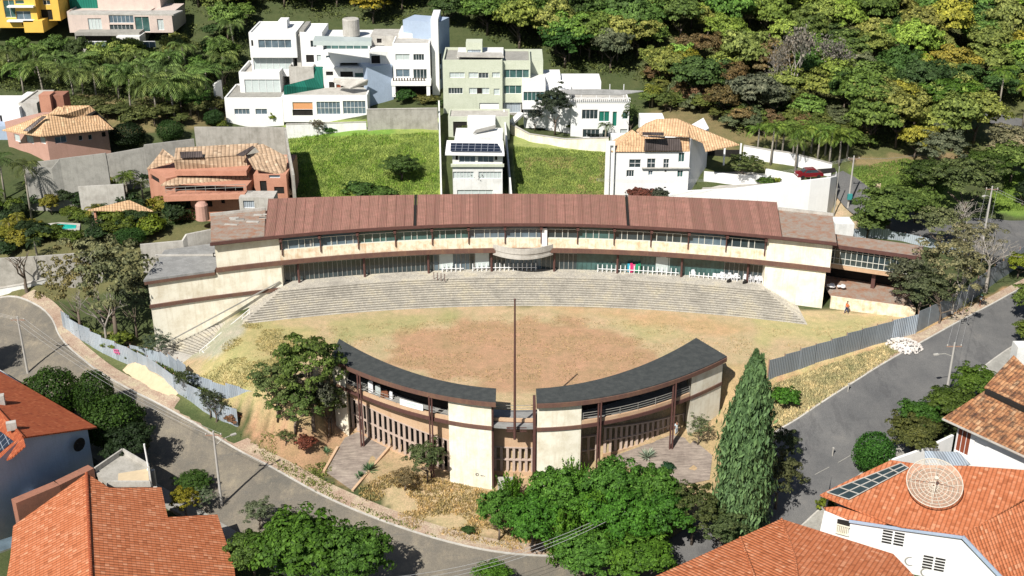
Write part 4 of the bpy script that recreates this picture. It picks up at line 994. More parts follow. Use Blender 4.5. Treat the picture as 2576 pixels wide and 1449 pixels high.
# block walls at the head of the grass lots
def wallpx(label, px, h, mat, th=.3, cat='wall', name='retaining_wall', base=3):
    """px: list of photo points (X,Y of the wall foot); h height"""
    g = [gp(X, Y, True) for X, Y in px]; e = empty(name, g[0], label, cat); m = MB()
    for i in range(len(g)-1):
        a, b = g[i], g[i+1]; d = (b-a); d.z = 0; d.normalize(); n = Vector((-d.y, d.x, 0))*th
        ha = h[i] if hasattr(h, '__len__') else h; hb = h[i+1] if hasattr(h, '__len__') else h
        m.hexa([(a.x, a.y, a.z-base), (b.x, b.y, b.z-base), (b.x+n.x, b.y+n.y, b.z-base), (a.x+n.x, a.y+n.y, a.z-base)], [(a.x, a.y, a.z+ha), (b.x, b.y, b.z+hb), (b.x+n.x, b.y+n.y, b.z+hb), (a.x+n.x, a.y+n.y, a.z+ha)])
    m.build('wall', M[mat], e)
    m = MB()
    for i in range(len(g)-1):
        a, b = g[i], g[i+1]; ha = h[i] if hasattr(h, '__len__') else h; hb = h[i+1] if hasattr(h, '__len__') else h
        d = (b-a); d.z = 0; d.normalize(); n = Vector((-d.y, d.x, 0))*th*.5
        m.bar(a+n+Vector((0, 0, ha+.05)), b+n+Vector((0, 0, hb+.05)), th+.12, .1)
    m.build('coping', M['conc_l'], e); return e
wallpx('pale concrete block wall above the larger grass lot', [(925,330),(1102,327)], 3.8, 'concwall')
wallpx('weathered white wall below the glazed house, above the grass lot', [(722,350),(922,326)], [2.6, 1.3], 'white2')
wallpx('cream boundary wall curving above the smaller grass lot', [(1284,335),(1330,356),(1420,372),(1530,382)], [1.6, 1.3, 1.5, 2.4], 'cream')
# --- white house with pergola terrace
h = H('white_house', 'white two storey house with grey pergola roof terrace, half hidden by a dark tree', 1440, 340, 205)
pblock(h, 1314, 1372, 214, 275, 203, 8, 'white', [(1317,231,1369,254,'wing',5)], parapet=.2, roofmat='white2')
pblock(h, 1318, 1372, 275, 322, 203.6, 6, 'white', [(1328,278,1360,296,'wing',3)])
pblock(h, 1363, 1410, 192, 216, 209, 5, 'white'); pblock(h, 1408, 1512, 206, 226, 208, 6, 'white')
pblock(h, 1372, 1436, 226, 340, 204.5, 7, 'white', [(1380,240,1420,258,'winb',3)])
pblock(h, 1436, 1582, 256, 346, 203, 8, 'white', [(1464,276,1504,300,'win',4), (1507,280,1533,306,'teal',2), (1541,281,1552,318,'teal'), (1566,282,1580,300,'wing',1), (1466,325,1508,346,'win',4), (1516,328,1530,346,'wing',1), (1560,325,1578,345,'cur')], parapet=0, roofmat='conc_l')
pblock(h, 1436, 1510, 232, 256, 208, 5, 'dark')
slabpx(h, [(1412,225,16.4), (1505,224,16.6), (1619,228,16.3), (1560,238,15.8), (1430,236,15.8)], .14, 'greyroof', 'pergola_roof')
for X in (1462, 1500, 1533, 1568): 
    a = PY(X, 257, 203.4); m = MB(); m.tube([a, (a.x, a.y, a.z+3.2)], .07, 6); m.build('pergola_post', M['whitep'], h)
A_, B_ = PY(1420, 262, 202.9), PY(1585, 262, 202.9)
m = MB(); z = PY(1500, 256, 202.9).z
for i in range(34): x = A_.x+(B_.x-A_.x)*i/33; m.box((x, 202.8, z+.3), (.12, .12, .6))
m.box(((A_.x+B_.x)/2, 202.8, z+.66), (B_.x-A_.x, .2, .12)); m.build('balustrade', M['whitep'], h)
# stair beside it
m = MB(); a = PY(1312, 285, 203); b = PY(1285, 310, 201); m.bar(a, b, 1.2, .4); m.build('stair', M['white2'], h)
# --- white house with tan hipped roof
h = H('white_house', 'white house with tan tiled hipped roof and black solar tubes, right of the grass lot', 1640, 480, 170)
yy = 178
wl = pblock(h, 1546, 1732, 381, 505, yy, 10, 'white', [(1583,401,1612,422,'win',2,2), (1628,399,1649,423,'win',2,2), (1669,400,1683,423,'win',2,2), (1707,384,1722,408,'wing',2), (1576,428,1595,445,'win',3), (1631,430,1642,441,'winb',2), (1704,429,1718,446,'wing',2), (1672,428,1677,433,'dark'), (1670,470,1676,474,'dark')])
m = MB(); m.box((PY(1675,423,yy-.2).x, yy-.2, PY(1675,423,yy-.2).z), (7.5, .4, .15)); m.build('ledge', M['conc_l'], wl)
A_, B_ = PY(1733, 420, yy), PY(1772, 420, yy+6)
m = MB(); z0 = PY(1733, 500, yy).z; m.prism([(A_.x, A_.y), (B_.x+.3, B_.y), (B_.x+.3, B_.y+6), (A_.x, A_.y+6)], z0, PY(1733,350,yy).z)
m.build('wall', M['white'], h)
zE = PY(1640, 379, yy).z
planes(h, [[(1538,380,zE),(1640,380,zE),(1640,346,zE+1.9),(1612,340,zE+2.2),(1597,331,zE+2.6)], [(1640,380,zE),(1735,379,zE),(1733,346,zE+1.9),(1640,346,zE+1.9)],
           [(1525,362,zE+.1),(1538,380,zE),(1597,331,zE+2.6),(1590,326,zE+2.7)],
           [(1600,328,zE+2.6),(1624,310,zE+3.4),(1652,299,zE+4.2),(1703,298,zE+4.2),(1730,312,zE+3.6),(1733,343,zE+2.4),(1612,338,zE+2.4)],
           [(1703,298,zE+4.2),(1860,363,zE+.9),(1775,380,zE+.3),(1768,358,zE+1.3),(1733,343,zE+2.2),(1730,312,zE+3.6)]], 'tile_t')
m = MB(); m.slab([P(1620,378,zE+.22), P(1715,378,zE+.22), P(1711,349,zE+1.95), P(1622,349,zE+1.95)], .1); m.build('solar_tubes', M['collector'], h)
m = MB(); m.slab([P(1616,338,zE+3.1), P(1670,340,zE+3.1), P(1670,333,zE+3.3), P(1616,332,zE+3.3)], .1); m.build('solar_panel', M['collector'], h)
pblock(h, 1611, 1673, 338, 348, yy+5, 1, 'white'); pblock(h, 1700, 1713, 322, 345, yy+6.5, 1.5, 'white'); pblock(h, 1611, 1670, 297, 330, yy+11, 3, 'white')
planes(h, [[(1533,366,zE-.2),(1545,372,zE-.4),(1596,334,zE+2.2),(1588,330,zE+2.3)]], 'conc_l', 'gutter_roof', .1)
# carport and patio
c_ = pblock(h, 1772, 1862, 378, 416, 187, .3, 'dark')
for X in (1820, 1860): a = PY(X, 415, 183); m = MB(); m.box((a.x, a.y, a.z+1.8), (.25, .25, 3.6)); m.build('carport_post', M['whitep'], h)
e = empty('boundary_wall', PY(1526, 440, 178), 'tall thin white wall with a shaded gap at the left side of the tan roofed white house', 'wall'); pblock(e, 1522, 1545, 356, 505, 177.5, .4, 'white', [(1533,366,1541,500,'open')])
# big curved white perimeter wall and upper walls
def wallworld(label, pts_, mat='white', th=.35, name='boundary_wall', zb=-1):
    e = empty(name, Vector(pts_[0]), label, 'wall'); m = MB()
    for i in range(len(pts_)-1):
        a, b = Vector(pts_[i]), Vector(pts_[i+1]); d = b-a; d.z = 0; d.normalize(); n = Vector((-d.y, d.x, 0))*th
        m.hexa([(a.x, a.y, zb), (b.x, b.y, zb), (b.x+n.x, b.y+n.y, zb), (a.x+n.x, a.y+n.y, zb)], [a, b, b+n, a+n])
    m.build('wall', M[mat], e); return e
wallworld('high smooth white perimeter wall curving behind the right end of the long building', [PY(1672,497,176), PY(1700,482,176), PY(1852,474,175), PY(1960,461,174.6), PY(2040,453,174.6), PY(2090,447,175.5), PY(2106,443,178)])
wallworld('white patio wall stepping behind the potted shrubs at the tan roofed house', [PY(1772,432,181), PY(1862,441,181), PY(1930,443,181.2), PY(2014,445,181)], zb=3)
wallpx('upper white garden wall below the row of palms', [(1868,398),(1925,408),(1980,416),(2030,428),(2090,444)], 2.1, 'white', name='boundary_wall')
wallworld('low white garden wall right of the red parked car', [PY(1926,425,182), PY(2016,442,181)], 'white', zb=3)
m = MB(); m.slab([PY(1770,468,181.5), PY(1930,468,181), PY(2016,459,179.5), PY(2086,452,176.4), PY(2040,457,175.2), PY(1960,465,175.2), PY(1852,480,175.8), PY(1765,476,178)], .2); m.slab([PY(1772,436,182.2), PY(1862,444,181.6), PY(1930,446,181.8), PY(2016,446,181.6), PY(2014,432,184.4), PY(1930,418,187), PY(1872,410,187.5)], .2)
tag(m.build('patio_paving', M['conc_l']), 'pale paved patio behind the high white perimeter wall', kind='structure')
# --- left side houses
h = H('hipped_house', 'pinkish house with broad tan hipped roof at far left below the palms', 150, 390, 193)
y0 = 190
A_, B_, C_2 = PY(21, 360, 196), PY(119, 360, 189), PY(276, 360, 194.5)
block(h, A_, B_, 8, PY(119,410,189).z-2, PY(119,336,189).z, 'pinkwall', [(36,338,50,356,'cur',1), (66,342,84,360,'cur',2), (100,345,114,361,'cur',1)])
block(h, B_, C_2, 10, PY(119,410,189).z-2, PY(119,336,189).z, 'pinkwall', [(138,343,168,360,'winb',2), (198,341,208,354,'win',1), (222,339,232,352,'win',1), (256,332,266,344,'dark',1), (64,383,100,400,'dark')])
ze = PY(102,341,188.4).z
planes(h, [[(5,327,ze),(102,342,ze),(121,287,ze+3.2),(112,287,ze+3.2)], [(102,342,ze),(286,323,ze),(246,290,ze+2.2),(205,292,ze+2.0),(160,286,ze+3.0),(121,287,ze+3.2)],
           [(121,287,ze+3.2),(160,286,ze+3.2),(158,270,ze+3.9),(145,268,ze+3.9),(131,280,ze+3.5)], [(160,286,ze+3.2),(205,292,ze+2.3),(238,276,ze+3.2),(225,265,ze+4),(158,266,ze+4)]], 'tile_t')
planes(h, [[(205,294,ze+1.2),(246,291,ze+1.2),(285,322,ze+.3),(262,297,ze+1.8),(240,278,ze+2.8)]], 'dark', 'dark_gable', .1)  # gable infill in the near-black interior material
m = MB(); m.slab([P(58,328,ze+.7), P(72,330,ze+.7), P(116,292,ze+3.1), P(106,292,ze+3.1)], .1); m.build('solar_panel', M['collector'], h)
pblock(h, 100, 128, 239, 282, 197, 2.5, 'salmon'); pblock(h, 128, 161, 240, 276, 198, 3, 'brick')
h = H('white_house', 'plain white and grey house cut by the left edge of the photo', 40, 330, 205)
pblock(h, -60, 52, 270, 320, 203, 8, 'white', [(0,290,6,310,'dark')]); pblock(h, 52, 98, 262, 330, 204, 9, 'conc_l', parapet=.2); pblock(h, 40, 118, 252, 280, 210, 6, 'white')
pblock(h, -80, 70, 318, 420, 200, 6, 'blue')
# tan roofed villa behind the left end
h = H('villa', 'salmon villa with layered tan tiled roofs and a long shaded balcony', 540, 510, 170)
zr = 11.0
planes(h, [[(443,432,9.6),(623,423,9.6),(618,389,11.6),(437,402,11.6)], [(437,402,11.6),(618,389,11.6),(650,360,12.6),(552,365,12.4),(442,372,12.4)],
           [(404,465,8.3),(418,466,8.3),(628,449,8.3),(627,430,9.1),(448,438,9.1),(440,440,9.0)], [(369,425,9.0),(440,406,10.3),(444,400,10.6),(409,374,11.6),(400,388,11.2)],
           [(618,390,11.7),(654,383,11.9),(690,400,10.9),(720,425,9.4),(714,440,9.0),(640,424,10.2)], [(654,383,11.9),(640,365,12.8),(662,362,12.8),(722,394,11),(720,425,9.4),(690,400,10.9)]], 'tile_t2')
planes(h, [[(594,389,12.1),(636,366,12.9),(640,370,12.9),(612,392,12.0)], [(455,397,11.9),(510,394,11.9),(508,380,12.5),(452,382,12.5)]], 'collector', 'solar_panel', .1)
block(h, PY(416,480,170.5), PY(621,480,169.5), 9, 2, 8.2, 'salmon', [(440,458,612,486,'open',1), (440,504,480,524,'dark',1), (520,505,534,520,'dark'), (556,500,566,512,'dark')])
pblock(h, 440, 620, 430, 442, 171.5, 7, 'salmon')
block(h, PY(372,430,176), PY(420,470,170.8), 8, 2, 9.0, 'salmon', [(380,444,400,456,'dark')])
block(h, PY(640,470,172), PY(722,470,172), 10, 2, 9.2, 'salmon', [(676,430,704,448,'winb',1), (655,455,672,500,'dark'), (690,470,715,488,'dark')])
m = MB(); a, b = PY(416,500,168.9), PY(620,492,168.0); m.bar((a.x, a.y, PY(416,497,168.9).z), (b.x, b.y, PY(620,490,168).z), 1.4, .8); m.build('balcony', M['salmon'], h)
a, b = PY(418,486,168.4), PY(618,478,167.5); railing(h, [a, b], .9, 'railing', M['conc'], 1.5, 1, .03)
m = MB(); c = PY(508, 528, 167); m.lathe([(0, 1.3), (.6, 1.2), (.95, .8), (1.0, -1.5)], (c.x, c.y, c.z), 14); m.build('bay', M['pinkwall'], h)
m = MB(); c = P(700,487,7); m.slab([P(688,490,5.8), P(735,486,5.8), P(730,474,6.5), P(690,478,6.5)], .25); m.build('porch_roof', M['tile_t2'], h)
e = empty('garden_shed', PY(630, 515, 166), 'small pale grey shed with flat roof beside the villa', 'shed'); pblock(e, 602, 690, 497, 530, 166, 3, 'conc_l', [(612,505,640,524,'sheet')])
# grey retaining walls at left
wallworld('wide grey retaining wall behind the villa roofs', [PY(488,320,187), PY(714,321,187), PY(722,372,178), PY(735,440,170)], 'concwall', zb=2)
wallworld('stepped grey boundary wall running left from the villa', [PY(92,408,182), PY(270,388,182.5), PY(360,372,183), PY(362,365,183), PY(488,350,185)], 'conc', zb=2)
wallworld('lower grey garden wall with curved top left of the villa', [PY(60,420,176), PY(130,424,176), PY(150,400,176.5), PY(265,386,177), PY(270,412,177)], 'conc', zb=1)
wallworld('low concrete garden wall before the green net', [PY(196,470,172), PY(310,464,172)], 'conc_l', zb=1)
wallworld('long low concrete wall along the path at far left', [PY(-100,655,154), PY(60,648,154.5), PY(170,640,155), PY(250,632,156)], 'concwall', zb=-4)
wallworld('concrete parapet between the hedge and the grey wing roof', [PY(352,616,150.5), PY(460,606,151.5), PY(470,590,152), PY(545,575,154)], 'conc_l', zb=0)
wallpx('white kerb wall at the foot of the dark tree by the left street', [(-60,748),(60,728),(128,712),(240,700)], .7, 'white2', .5)
# pavilion hut and pool
e = empty('garden_hut', PY(310, 510, 168), 'tan thatched garden hut among the shrubs left of the villa', 'hut')
planes(e, [[(220,528,5.0),(300,530,5.0),(325,503,6.6)], [(300,530,5.0),(385,530,5.0),(325,503,6.6)]], 'tile_t', 'roof', .15)
for X in (235, 300, 370): a = P(X, 532, 4.8); m = MB(); m.box((a.x, a.y+.6, 3.2), (.3, .3, 3.2)); m.build('post', M['salmon'], e)
e = empty('swimming_pool', P(150, 575, 2.0), 'turquoise swimming pool at far left behind the hedge', 'pool')
m = MB(); m.slab([P(105,578,2.0),(P(190,574,2.0)),P(192,566,2.0),P(150,563,2.0),P(108,568,2.0)], .2); m.build('water', M['water'], e)
m = MB(); m.slab([P(85,584,1.95),P(200,579,1.95),P(202,562,1.95),P(150,559,1.95),P(98,564,1.95)], .5); m.build('pool_deck', M['conc_l'], e)
# top left houses
h = H('yellow_building', 'yellow apartment building with green glass at the top left corner', 60, 80, 235)
pblock(h, -60, 90, -40, 70, 234, 12, 'yellow', [(10,0,38,44,'wing',2), (40,28,78,52,'winb',2), (38,0,60,10,'wing',1), (55,58,72,64,'dark')]); pblock(h, 90, 146, -40, 52, 236, 10, 'yellow', [(100,24,132,50,'dark'), (108,0,126,12,'win',2)])
pblock(h, 60, 108, 52, 82, 233, 8, 'yellow')
for yb in (52, 16): a = PY(20, yb, 233.6); b = PY(86, yb, 233.6); m = MB(); m.box(((a.x+b.x)/2, a.y, a.z), (b.x-a.x, 1.2, .3)); m.build('balcony', M['whitep'], h)
h = H('hillside_house', 'wide pale pink and grey modern house with glass terrace on the hill at upper left', 300, 110, 236)
pblock(h, 245, 403, -20, 30, 240, 10, 'pinkgrey'); pblock(h, 175, 245, -10, 30, 241, 8, 'green_tarp')
pblock(h, 172, 378, 33, 82, 236, 10, 'pinkgrey', [(222,46,256,76,'cur',4), (274,38,336,58,'winb',6), (276,62,336,76,'win',6), (340,42,376,80,'wing',2)], parapet=.3)
pblock(h, 378, 434, 33, 82, 234.5, 10, 'pinkgrey', [(396,48,412,76,'cur',2)]); slabpx(h, [(172,34,24), (436,36,24), (460,26,24), (180,26,24)], .25, 'conc_l')
pblock(h, 190, 352, 82, 118, 233, 9, 'conc', [(192,90,294,112,'open')]); pblock(h, 294, 352, 92, 120, 231.5, 4, 'white2'); pblock(h, 300, 355, 120, 156, 231.6, 5, 'conc', [(302,124,350,150,'open')])
pblock(h, 120, 300, 120, 140, 229.5, 3, 'conc_l')
a, b = PY(120, 120, 229.3), PY(392, 120, 229.3)
gl_ = MB(); gl_.bar((a.x, a.y, a.z+.6), (b.x, b.y, b.z+.6), .06, 1.0); gl_.build('glass_balustrade', M['glass_b'], h)
railing(h, [a, b], 1.2, 'railing', M['whitep'], 1.1, 0, .07)
m = MB(); a, b = PY(385,158,226), PY(438,124,232); m.bar(a, b, .3, .2); m.build('handrail', M['conc_l'], h)
# ---------------------------------------------------------------- foreground houses
def Ppl(X, Y, p0, n):
    r_ = Vector(ray(X, Y)); o = Vector((0, 0, CAM_H)); t = (Vector(p0)-o).dot(n)/r_.dot(n); return o+r_*t
def plane3(a, b, c): a, b, c = Vector(a), Vector(b), Vector(c); return a, (b-a).cross(c-a).normalized()
def skirt(parent, pts, zb, mat, inset=.45, drop=.22):
    c = sum((Vector(p) for p in pts), Vector())/len(pts); m = MB(); q = []
    for p in pts:
        d = Vector((c.x-p[0], c.y-p[1], 0)); L = d.length; q.append(Vector(p)+d/L*inset-Vector((0, 0, drop)))
    n = len(q)
    for i in range(n): a, b = q[i], q[(i+1) % n]; m.face([(a.x, a.y, zb), (b.x, b.y, zb), b, a])
    return m.build('wall', M[mat], parent)
def proof(parent, px, pl, mat, th=.18, name='roof'):
    m = MB(); pts_ = [Ppl(X, Y, *pl) for X, Y in px]; m.slab(pts_, th); m.build(name, M[mat], parent); return pts_
def ridge(parent, pts_, mat='tile_o', r=.16): m = MB(); m.tube([Vector(p)+Vector((0, 0, .04)) for p in pts_], r, 8); m.build('ridge_cap', M[mat], parent)
# left red roofed house
h = empty('red_roofed_house', P(60, 1150, -9), 'house with deep red tiled roof and shaded blue grey side wall at the left edge', 'house')
pl = plane3(P(58,1100,1.5), P(244,1074,-2.0), P(49,963,-2.0))
a_ = proof(h, [(58,1100),(244,1074),(49,962),(-150,850),(-230,880),(-53,978)], pl, 'tile_r')
r0, r1, e0 = P(58,1100,1.5), P(244,1074,-2.0), P(49,963,-2.0)
pl2 = plane3(r0, Ppl(-53, 978, *pl), P(0,1165,-.7))
proof(h, [(58,1100),(64,1120),(30,1150),(-40,1180),(-200,1050),(-53,978)], pl2, 'tile_r')
ridge(h, [r0, Ppl(-53, 978, *pl)], 'tile_r')
d = (r1-r0); d.z = 0; L = d.length; d.normalize(); w0 = r0-d*7+Vector((-.35, .1, 0)); w1 = r0+d*(L*.9)+Vector((-.35, .1, 0))
m = MB(); m.face([(w0.x, w0.y, -10.3), (w1.x, w1.y, -10.3), (w1.x, w1.y, r0.z-3.35), (r0.x-.35, r0.y+.1, r0.z-.25), (w0.x, w0.y, r0.z-2.6)])
nb = Vector((-d.y, d.x, 0)); b1 = w1+nb*14; m.face([(w1.x, w1.y, -10.3), (b1.x, b1.y, -10.3), (b1.x, b1.y, -2.3), (w1.x, w1.y, -2.1)]); m.build('wall', M['blue'], h)
q = Ppl(188, 1114, w0, nb)
m = MB(); 
for i in range(4): pass
ax = nb*-1; dd = q+ax*.45; u_ = Vector((0, 0, 1)); v_ = ax.cross(u_)
base = len(m.v)
for rr_, o_ in ((.05, .0), (.35, .05), (.6, .16), (.8, .3)):
    for k_ in range(16): t = 2*math.pi*k_/16; m.v.append(tuple(dd+(u_*math.cos(t)+v_*math.sin(t))*rr_+ax*o_))
for i in range(3):
    for k_ in range(16): j = (k_+1) % 16; m.f.append((i*16+k_, i*16+j, (i+1)*16+j, (i+1)*16+k_))
m.bar(q, dd, .08, .08); m.build('satellite_dish', M['dark'], h)
m = MB(); c = Ppl(20, 1020, *pl); m.box((c.x-1, c.y, c.z+.6), (1.4, .7, 1.4), .3); m.build('chimney', M['conc_l'], h)
m = MB(); c = Ppl(40, 1085, *pl); m.box((c.x-.6, c.y+.5, c.z+.4), (1.0, .6, .9), .4); m.build('chimney', M['conc_l'], h)
m = MB(); m.slab([Ppl(X, Y, *pl2)+Vector((0, 0, .12)) for X, Y in ((-60,1085), (2,1088), (34,1112), (0,1140), (-60,1170))], .08); m.build('solar_panel', M['solar'], h)
m = MB(); m.slab([P(-60,925,-5), P(0,930,-5), P(50,962,-5.1), (P(0,963,-5.1)), P(-60,960,-5)], .3); tag(m.build('white_canopy', M['white']), 'white flat canopy edge just above the deep red roof at the left edge', 'canopy')
# small bay in the corner
e = empty('corner_annex', P(30, 1300, -9), 'small blue white annex with a barred window in the bottom left corner', 'annex')
block(e, P(-80,1300,-6.2), P(92,1262,-6.2), 7, -10.5, -5.6, 'blue', [(-60,1270,46,1320,'win',3,2)], parapet=.2, roofmat='conc_l')
m = MB(); m.slab([P(-20,1395,-7), P(60,1366,-7), P(60,1340,-7), P(-20,1365,-7)], .2); m.build('canopy', M['glass_b'], e)
wallworld('bare brick party wall between the red roofed house and the orange roof', [P(40,1266,-3.4), P(150,1220,-3.4), P(236,1178,-3.4)], 'brick', 1.1, zb=-11)
# orange roofed house bottom left
h = empty('orange_roofed_house', P(300, 1350, -10), 'house with large orange tiled roof filling the bottom left corner', 'house')
g0, g1 = P(218,1191,-1.6), P(230,1460,-1.6); rd = (g1-g0).normalized(); rt = Vector((-rd.y, rd.x, 0)); rt = rt if rt.x > 0 else -rt
pr = plane3(g0, g1, g0+rt*5+Vector((0, 0, -1.9))); pll = plane3(g0, g1, g0-rt*5+Vector((0, 0, -1.9)))
w1_ = proof(h, [(219,1191),(275,1227),(406,1226),(422,1301),(547,1294),(589,1426),(596,1490),(231,1490)], pr, 'tile_o')
w2_ = proof(h, [(217,1191),(33,1323),(26,1400),(10,1490),(229,1490)], pll, 'tile_o')
ridge(h, [g0, g1+rd*2], 'tile_r', .17)
skirt(h, w1_[1:7]+w2_[1:4][::-1], -11, 'yellow', .5)
m = MB(); fl = [P(240,1188,-4.2), P(310,1140,-4.2), P(374,1178,-4.2), P(380,1222,-4.2), P(274,1222,-4.2)]; m.slab(fl, .4); m.build('terrace_floor', M['concwall'], h)
m = MB(); m.slab([Vector(p)+Vector((0, 0, .06)) for p in (P(296,1220,-4.2), P(298,1192,-4.2), P(372,1180,-4.2), P(376,1220,-4.2))], .03); m.build('terrace_patch', M['sand'], h)
m = MB()
for i in range(5):
    a, b = fl[i], fl[(i+1) % 5]
    if i != 4: m.bar(a+Vector((0, 0, .25)), b+Vector((0, 0, .25)), .2, .7)
m.build('parapet', M['conc_l'], h)
for p in fl: m = MB(); m.box((p.x*.99, p.y, -7.5), (.4, .4, 6.2)); m.build('pier', M['conc_l'], h)
e = empty('white_post', P(372, 1180, -4), 'thin white post at the corner of the small concrete terrace', 'post'); m = MB(); a = P(374,1180,-4.0); m.tube([a, (a.x-.1, a.y, PY(358,1117,a.y).z)], .1, 8); m.box((a.x, a.y, -4), (.3, .3, .2)); m.build('shaft', M['whitep'], e)
# bottom centre-right orange roof
h = empty('orange_roofed_house', P(2000, 1440, -10), 'house with weathered orange tiled roof cut by the bottom edge, right of the cypress', 'house')
za = -5.2
A1 = plane3(P(1649,1449,za), P(1862,1352,za), P(1905,1470,za+2.0)); A2 = plane3(P(1862,1352,za), P(1965,1305,za), P(2000,1400,za+1.35)); A3 = plane3(P(1965,1305,za), P(2247,1393,za), P(2000,1420,za+1.5))
a = proof(h, [(1600,1470),(1649,1449),(1862,1352),(1905,1470),(1895,1520),(1600,1520)], A1, 'tile_o')
b = proof(h, [(1862,1352),(1965,1305),(1998,1400),(2010,1520),(1900,1520)], A2, 'tile_o'); c = proof(h, [(1965,1305),(2247,1393),(2300,1448),(2300,1520),(2010,1520),(1998,1402)], A3, 'tile_o')
ridge(h, [Ppl(1862,1353,*A1), Ppl(1903,1465,*A1)], 'tile_o', .14); ridge(h, [Ppl(1966,1306,*A3), Ppl(2000,1403,*A3), Ppl(2012,1500,*A3)], 'tile_o', .14)
skirt(h, [a[1], a[2], b[1], c[1], c[2]], -11.5, 'white2', .5)
# orange roof with the big mesh dish
h = empty('orange_roofed_house', P(2300, 1300, -8), 'white walled house with orange roof carrying a huge mesh dish and solar panels', 'house')
zl = -3.4
PA = plane3(P(2063,1244,zl), P(2422,1348,zl), P(2576,1182,-1.0))
pts_ = proof(h, [(2063,1244),(2150,1200),(2242,1157),(2330,1170),(2440,1172),(2576,1182),(2700,1192),(2700,1185+40),(2576,1255),(2424,1344),(2268,1324),(2233,1314)], PA, 'tile_r2' if 'tile_r2' in M else 'tile_o')
wA, wB = P(2074,1288,-3.9), P(2410,1352,-3.9); dW = (wB-wA); dW.z = 0; dW.normalize(); nW = Vector((-dW.y, dW.x, 0))
def onW(X, Y, o=0): return Ppl(X, Y, wA-nW*o, nW)
m = MB(); m.face([onW(*p) for p in ((2074,1284),(2134,1309),(2266,1331),(2412,1352),(2530,1458),(2560,1520),(2300,1560),(2040,1440))]); 
L0, L1 = onW(2074,1284), onW(2060,1420); m.face([L0, L1, L1+nW*7, L0+nW*7]); m.build('wall', M['white'], h)
PB = plane3(onW(2424,1342,.3), onW(2525,1449,.3), P(2576,1255,-2.2))
proof(h, [(2424,1343),(2576,1256),(2720,1180),(2720,1520),(2585,1520),(2520,1449)], PB, 'tile_o')
m = MB(); m.bar(onW(2422,1350,.4), onW(2522,1455,.4), .3, .35); m.bar(onW(2136,1311,.25), onW(2268,1331,.25), .22, .22); m.bar(onW(2268,1331,.25), onW(2420,1352,.25), .22, .22); m.build('gutter', M['blue'], h)
proof(h, [(2073,1276),(2110,1274),(2238,1314),(2225,1318),(2130,1305),(2080,1288)], plane3(P(2073,1276,-4), P(2130,1305,-4.2), P(2238,1314,-3.8)), 'tile_o', .15, 'porch_roof')
def onbox(X0, Y0, X1, Y1, o, mat, name, th=.08, par=h):
    a, b, c, d_ = onW(X0, Y0, o), onW(X1, Y1, o), None, None
    m = MB(); zt, zb_ = a.z, b.z; p0, p1 = Vector((a.x, a.y, 0)), Vector((b.x, b.y, 0)); m.hexa([(p0.x, p0.y, zb_), (p1.x, p1.y, zb_), (p1.x-nW.x*th, p1.y-nW.y*th, zb_), (p0.x-nW.x*th, p0.y-nW.y*th, zb_)][::-1], [(p0.x, p0.y, zt), (p1.x, p1.y, zt), (p1.x-nW.x*th, p1.y-nW.y*th, zt), (p0.x-nW.x*th, p0.y-nW.y*th, zt)][::-1]); return m.build(name, M[mat], par)
onbox(2107,1305,2136,1332,.02,'dark','opening')
m = MB()
for i in range(7): q = onW(2106+i*4.6, 1320+i*1.2, .15); m.tube([(q.x, q.y, q.z-1.0), (q.x, q.y, q.z-.1)], .08, 6)
q = onW(2104,1318,.15); q2 = onW(2138,1327,.15); m.bar(q, q2, .15, .1); m.bar(q-Vector((0, 0, 1.0)), q2-Vector((0, 0, 1.0)), .2, .12); m.build('balustrade', M['cream'], h)
for X, Y in ((2224,1336), (2326,1400)):
    o_ = onW(X, Y, .02); lt = MB()
    for r_ in range(5):
        for c_2 in range(2):
            s0 = o_+dW*(c_2*1.15-.1)+Vector((0, 0, -.34*r_)); lt.hexa([s0, s0+dW*.95, s0+dW*.95-nW*.05, s0-nW*.05][::-1], [p+Vector((0, 0, .17)) for p in (s0, s0+dW*.95, s0+dW*.95-nW*.05, s0-nW*.05)][::-1])
    w_ = lt.build('louvre_window', M['dark'], h)
for X, Y in ((2290,1412), (2330,1440)):
    o_ = onW(X, Y, .06); m = MB(); m.tube([o_+dW*(.5*math.cos(t))+Vector((0, 0, .5*math.sin(t))) for t in [math.pi*.45+i*.32 for i in range(13)]], [.03+.05*math.sin(math.pi*i/12) for i in range(13)], 6); m.build('crescent_ornament', M['conc'], h)
up = PA[1] if PA[1].z > 0 else -PA[1]
m = MB(); sp = [Ppl(X, Y, *PA)+up*.15 for X, Y in ((2080,1241),(2266,1168),(2285,1180),(2136,1259))]; m.slab(sp, .07)
so_ = m.build('solar_panels', M['glass'], h)
fm = MB()
for i in range(7): t = i/6; fm.bar(sp[0].lerp(sp[1], t)+up*.03, sp[3].lerp(sp[2], t)+up*.03, .1, .06)
for t in (0, .5, 1): fm.bar(sp[0].lerp(sp[3], t)+up*.03, sp[1].lerp(sp[2], t)+up*.03, .1, .05)
fm.build('frame', M['conc_l'], so_)
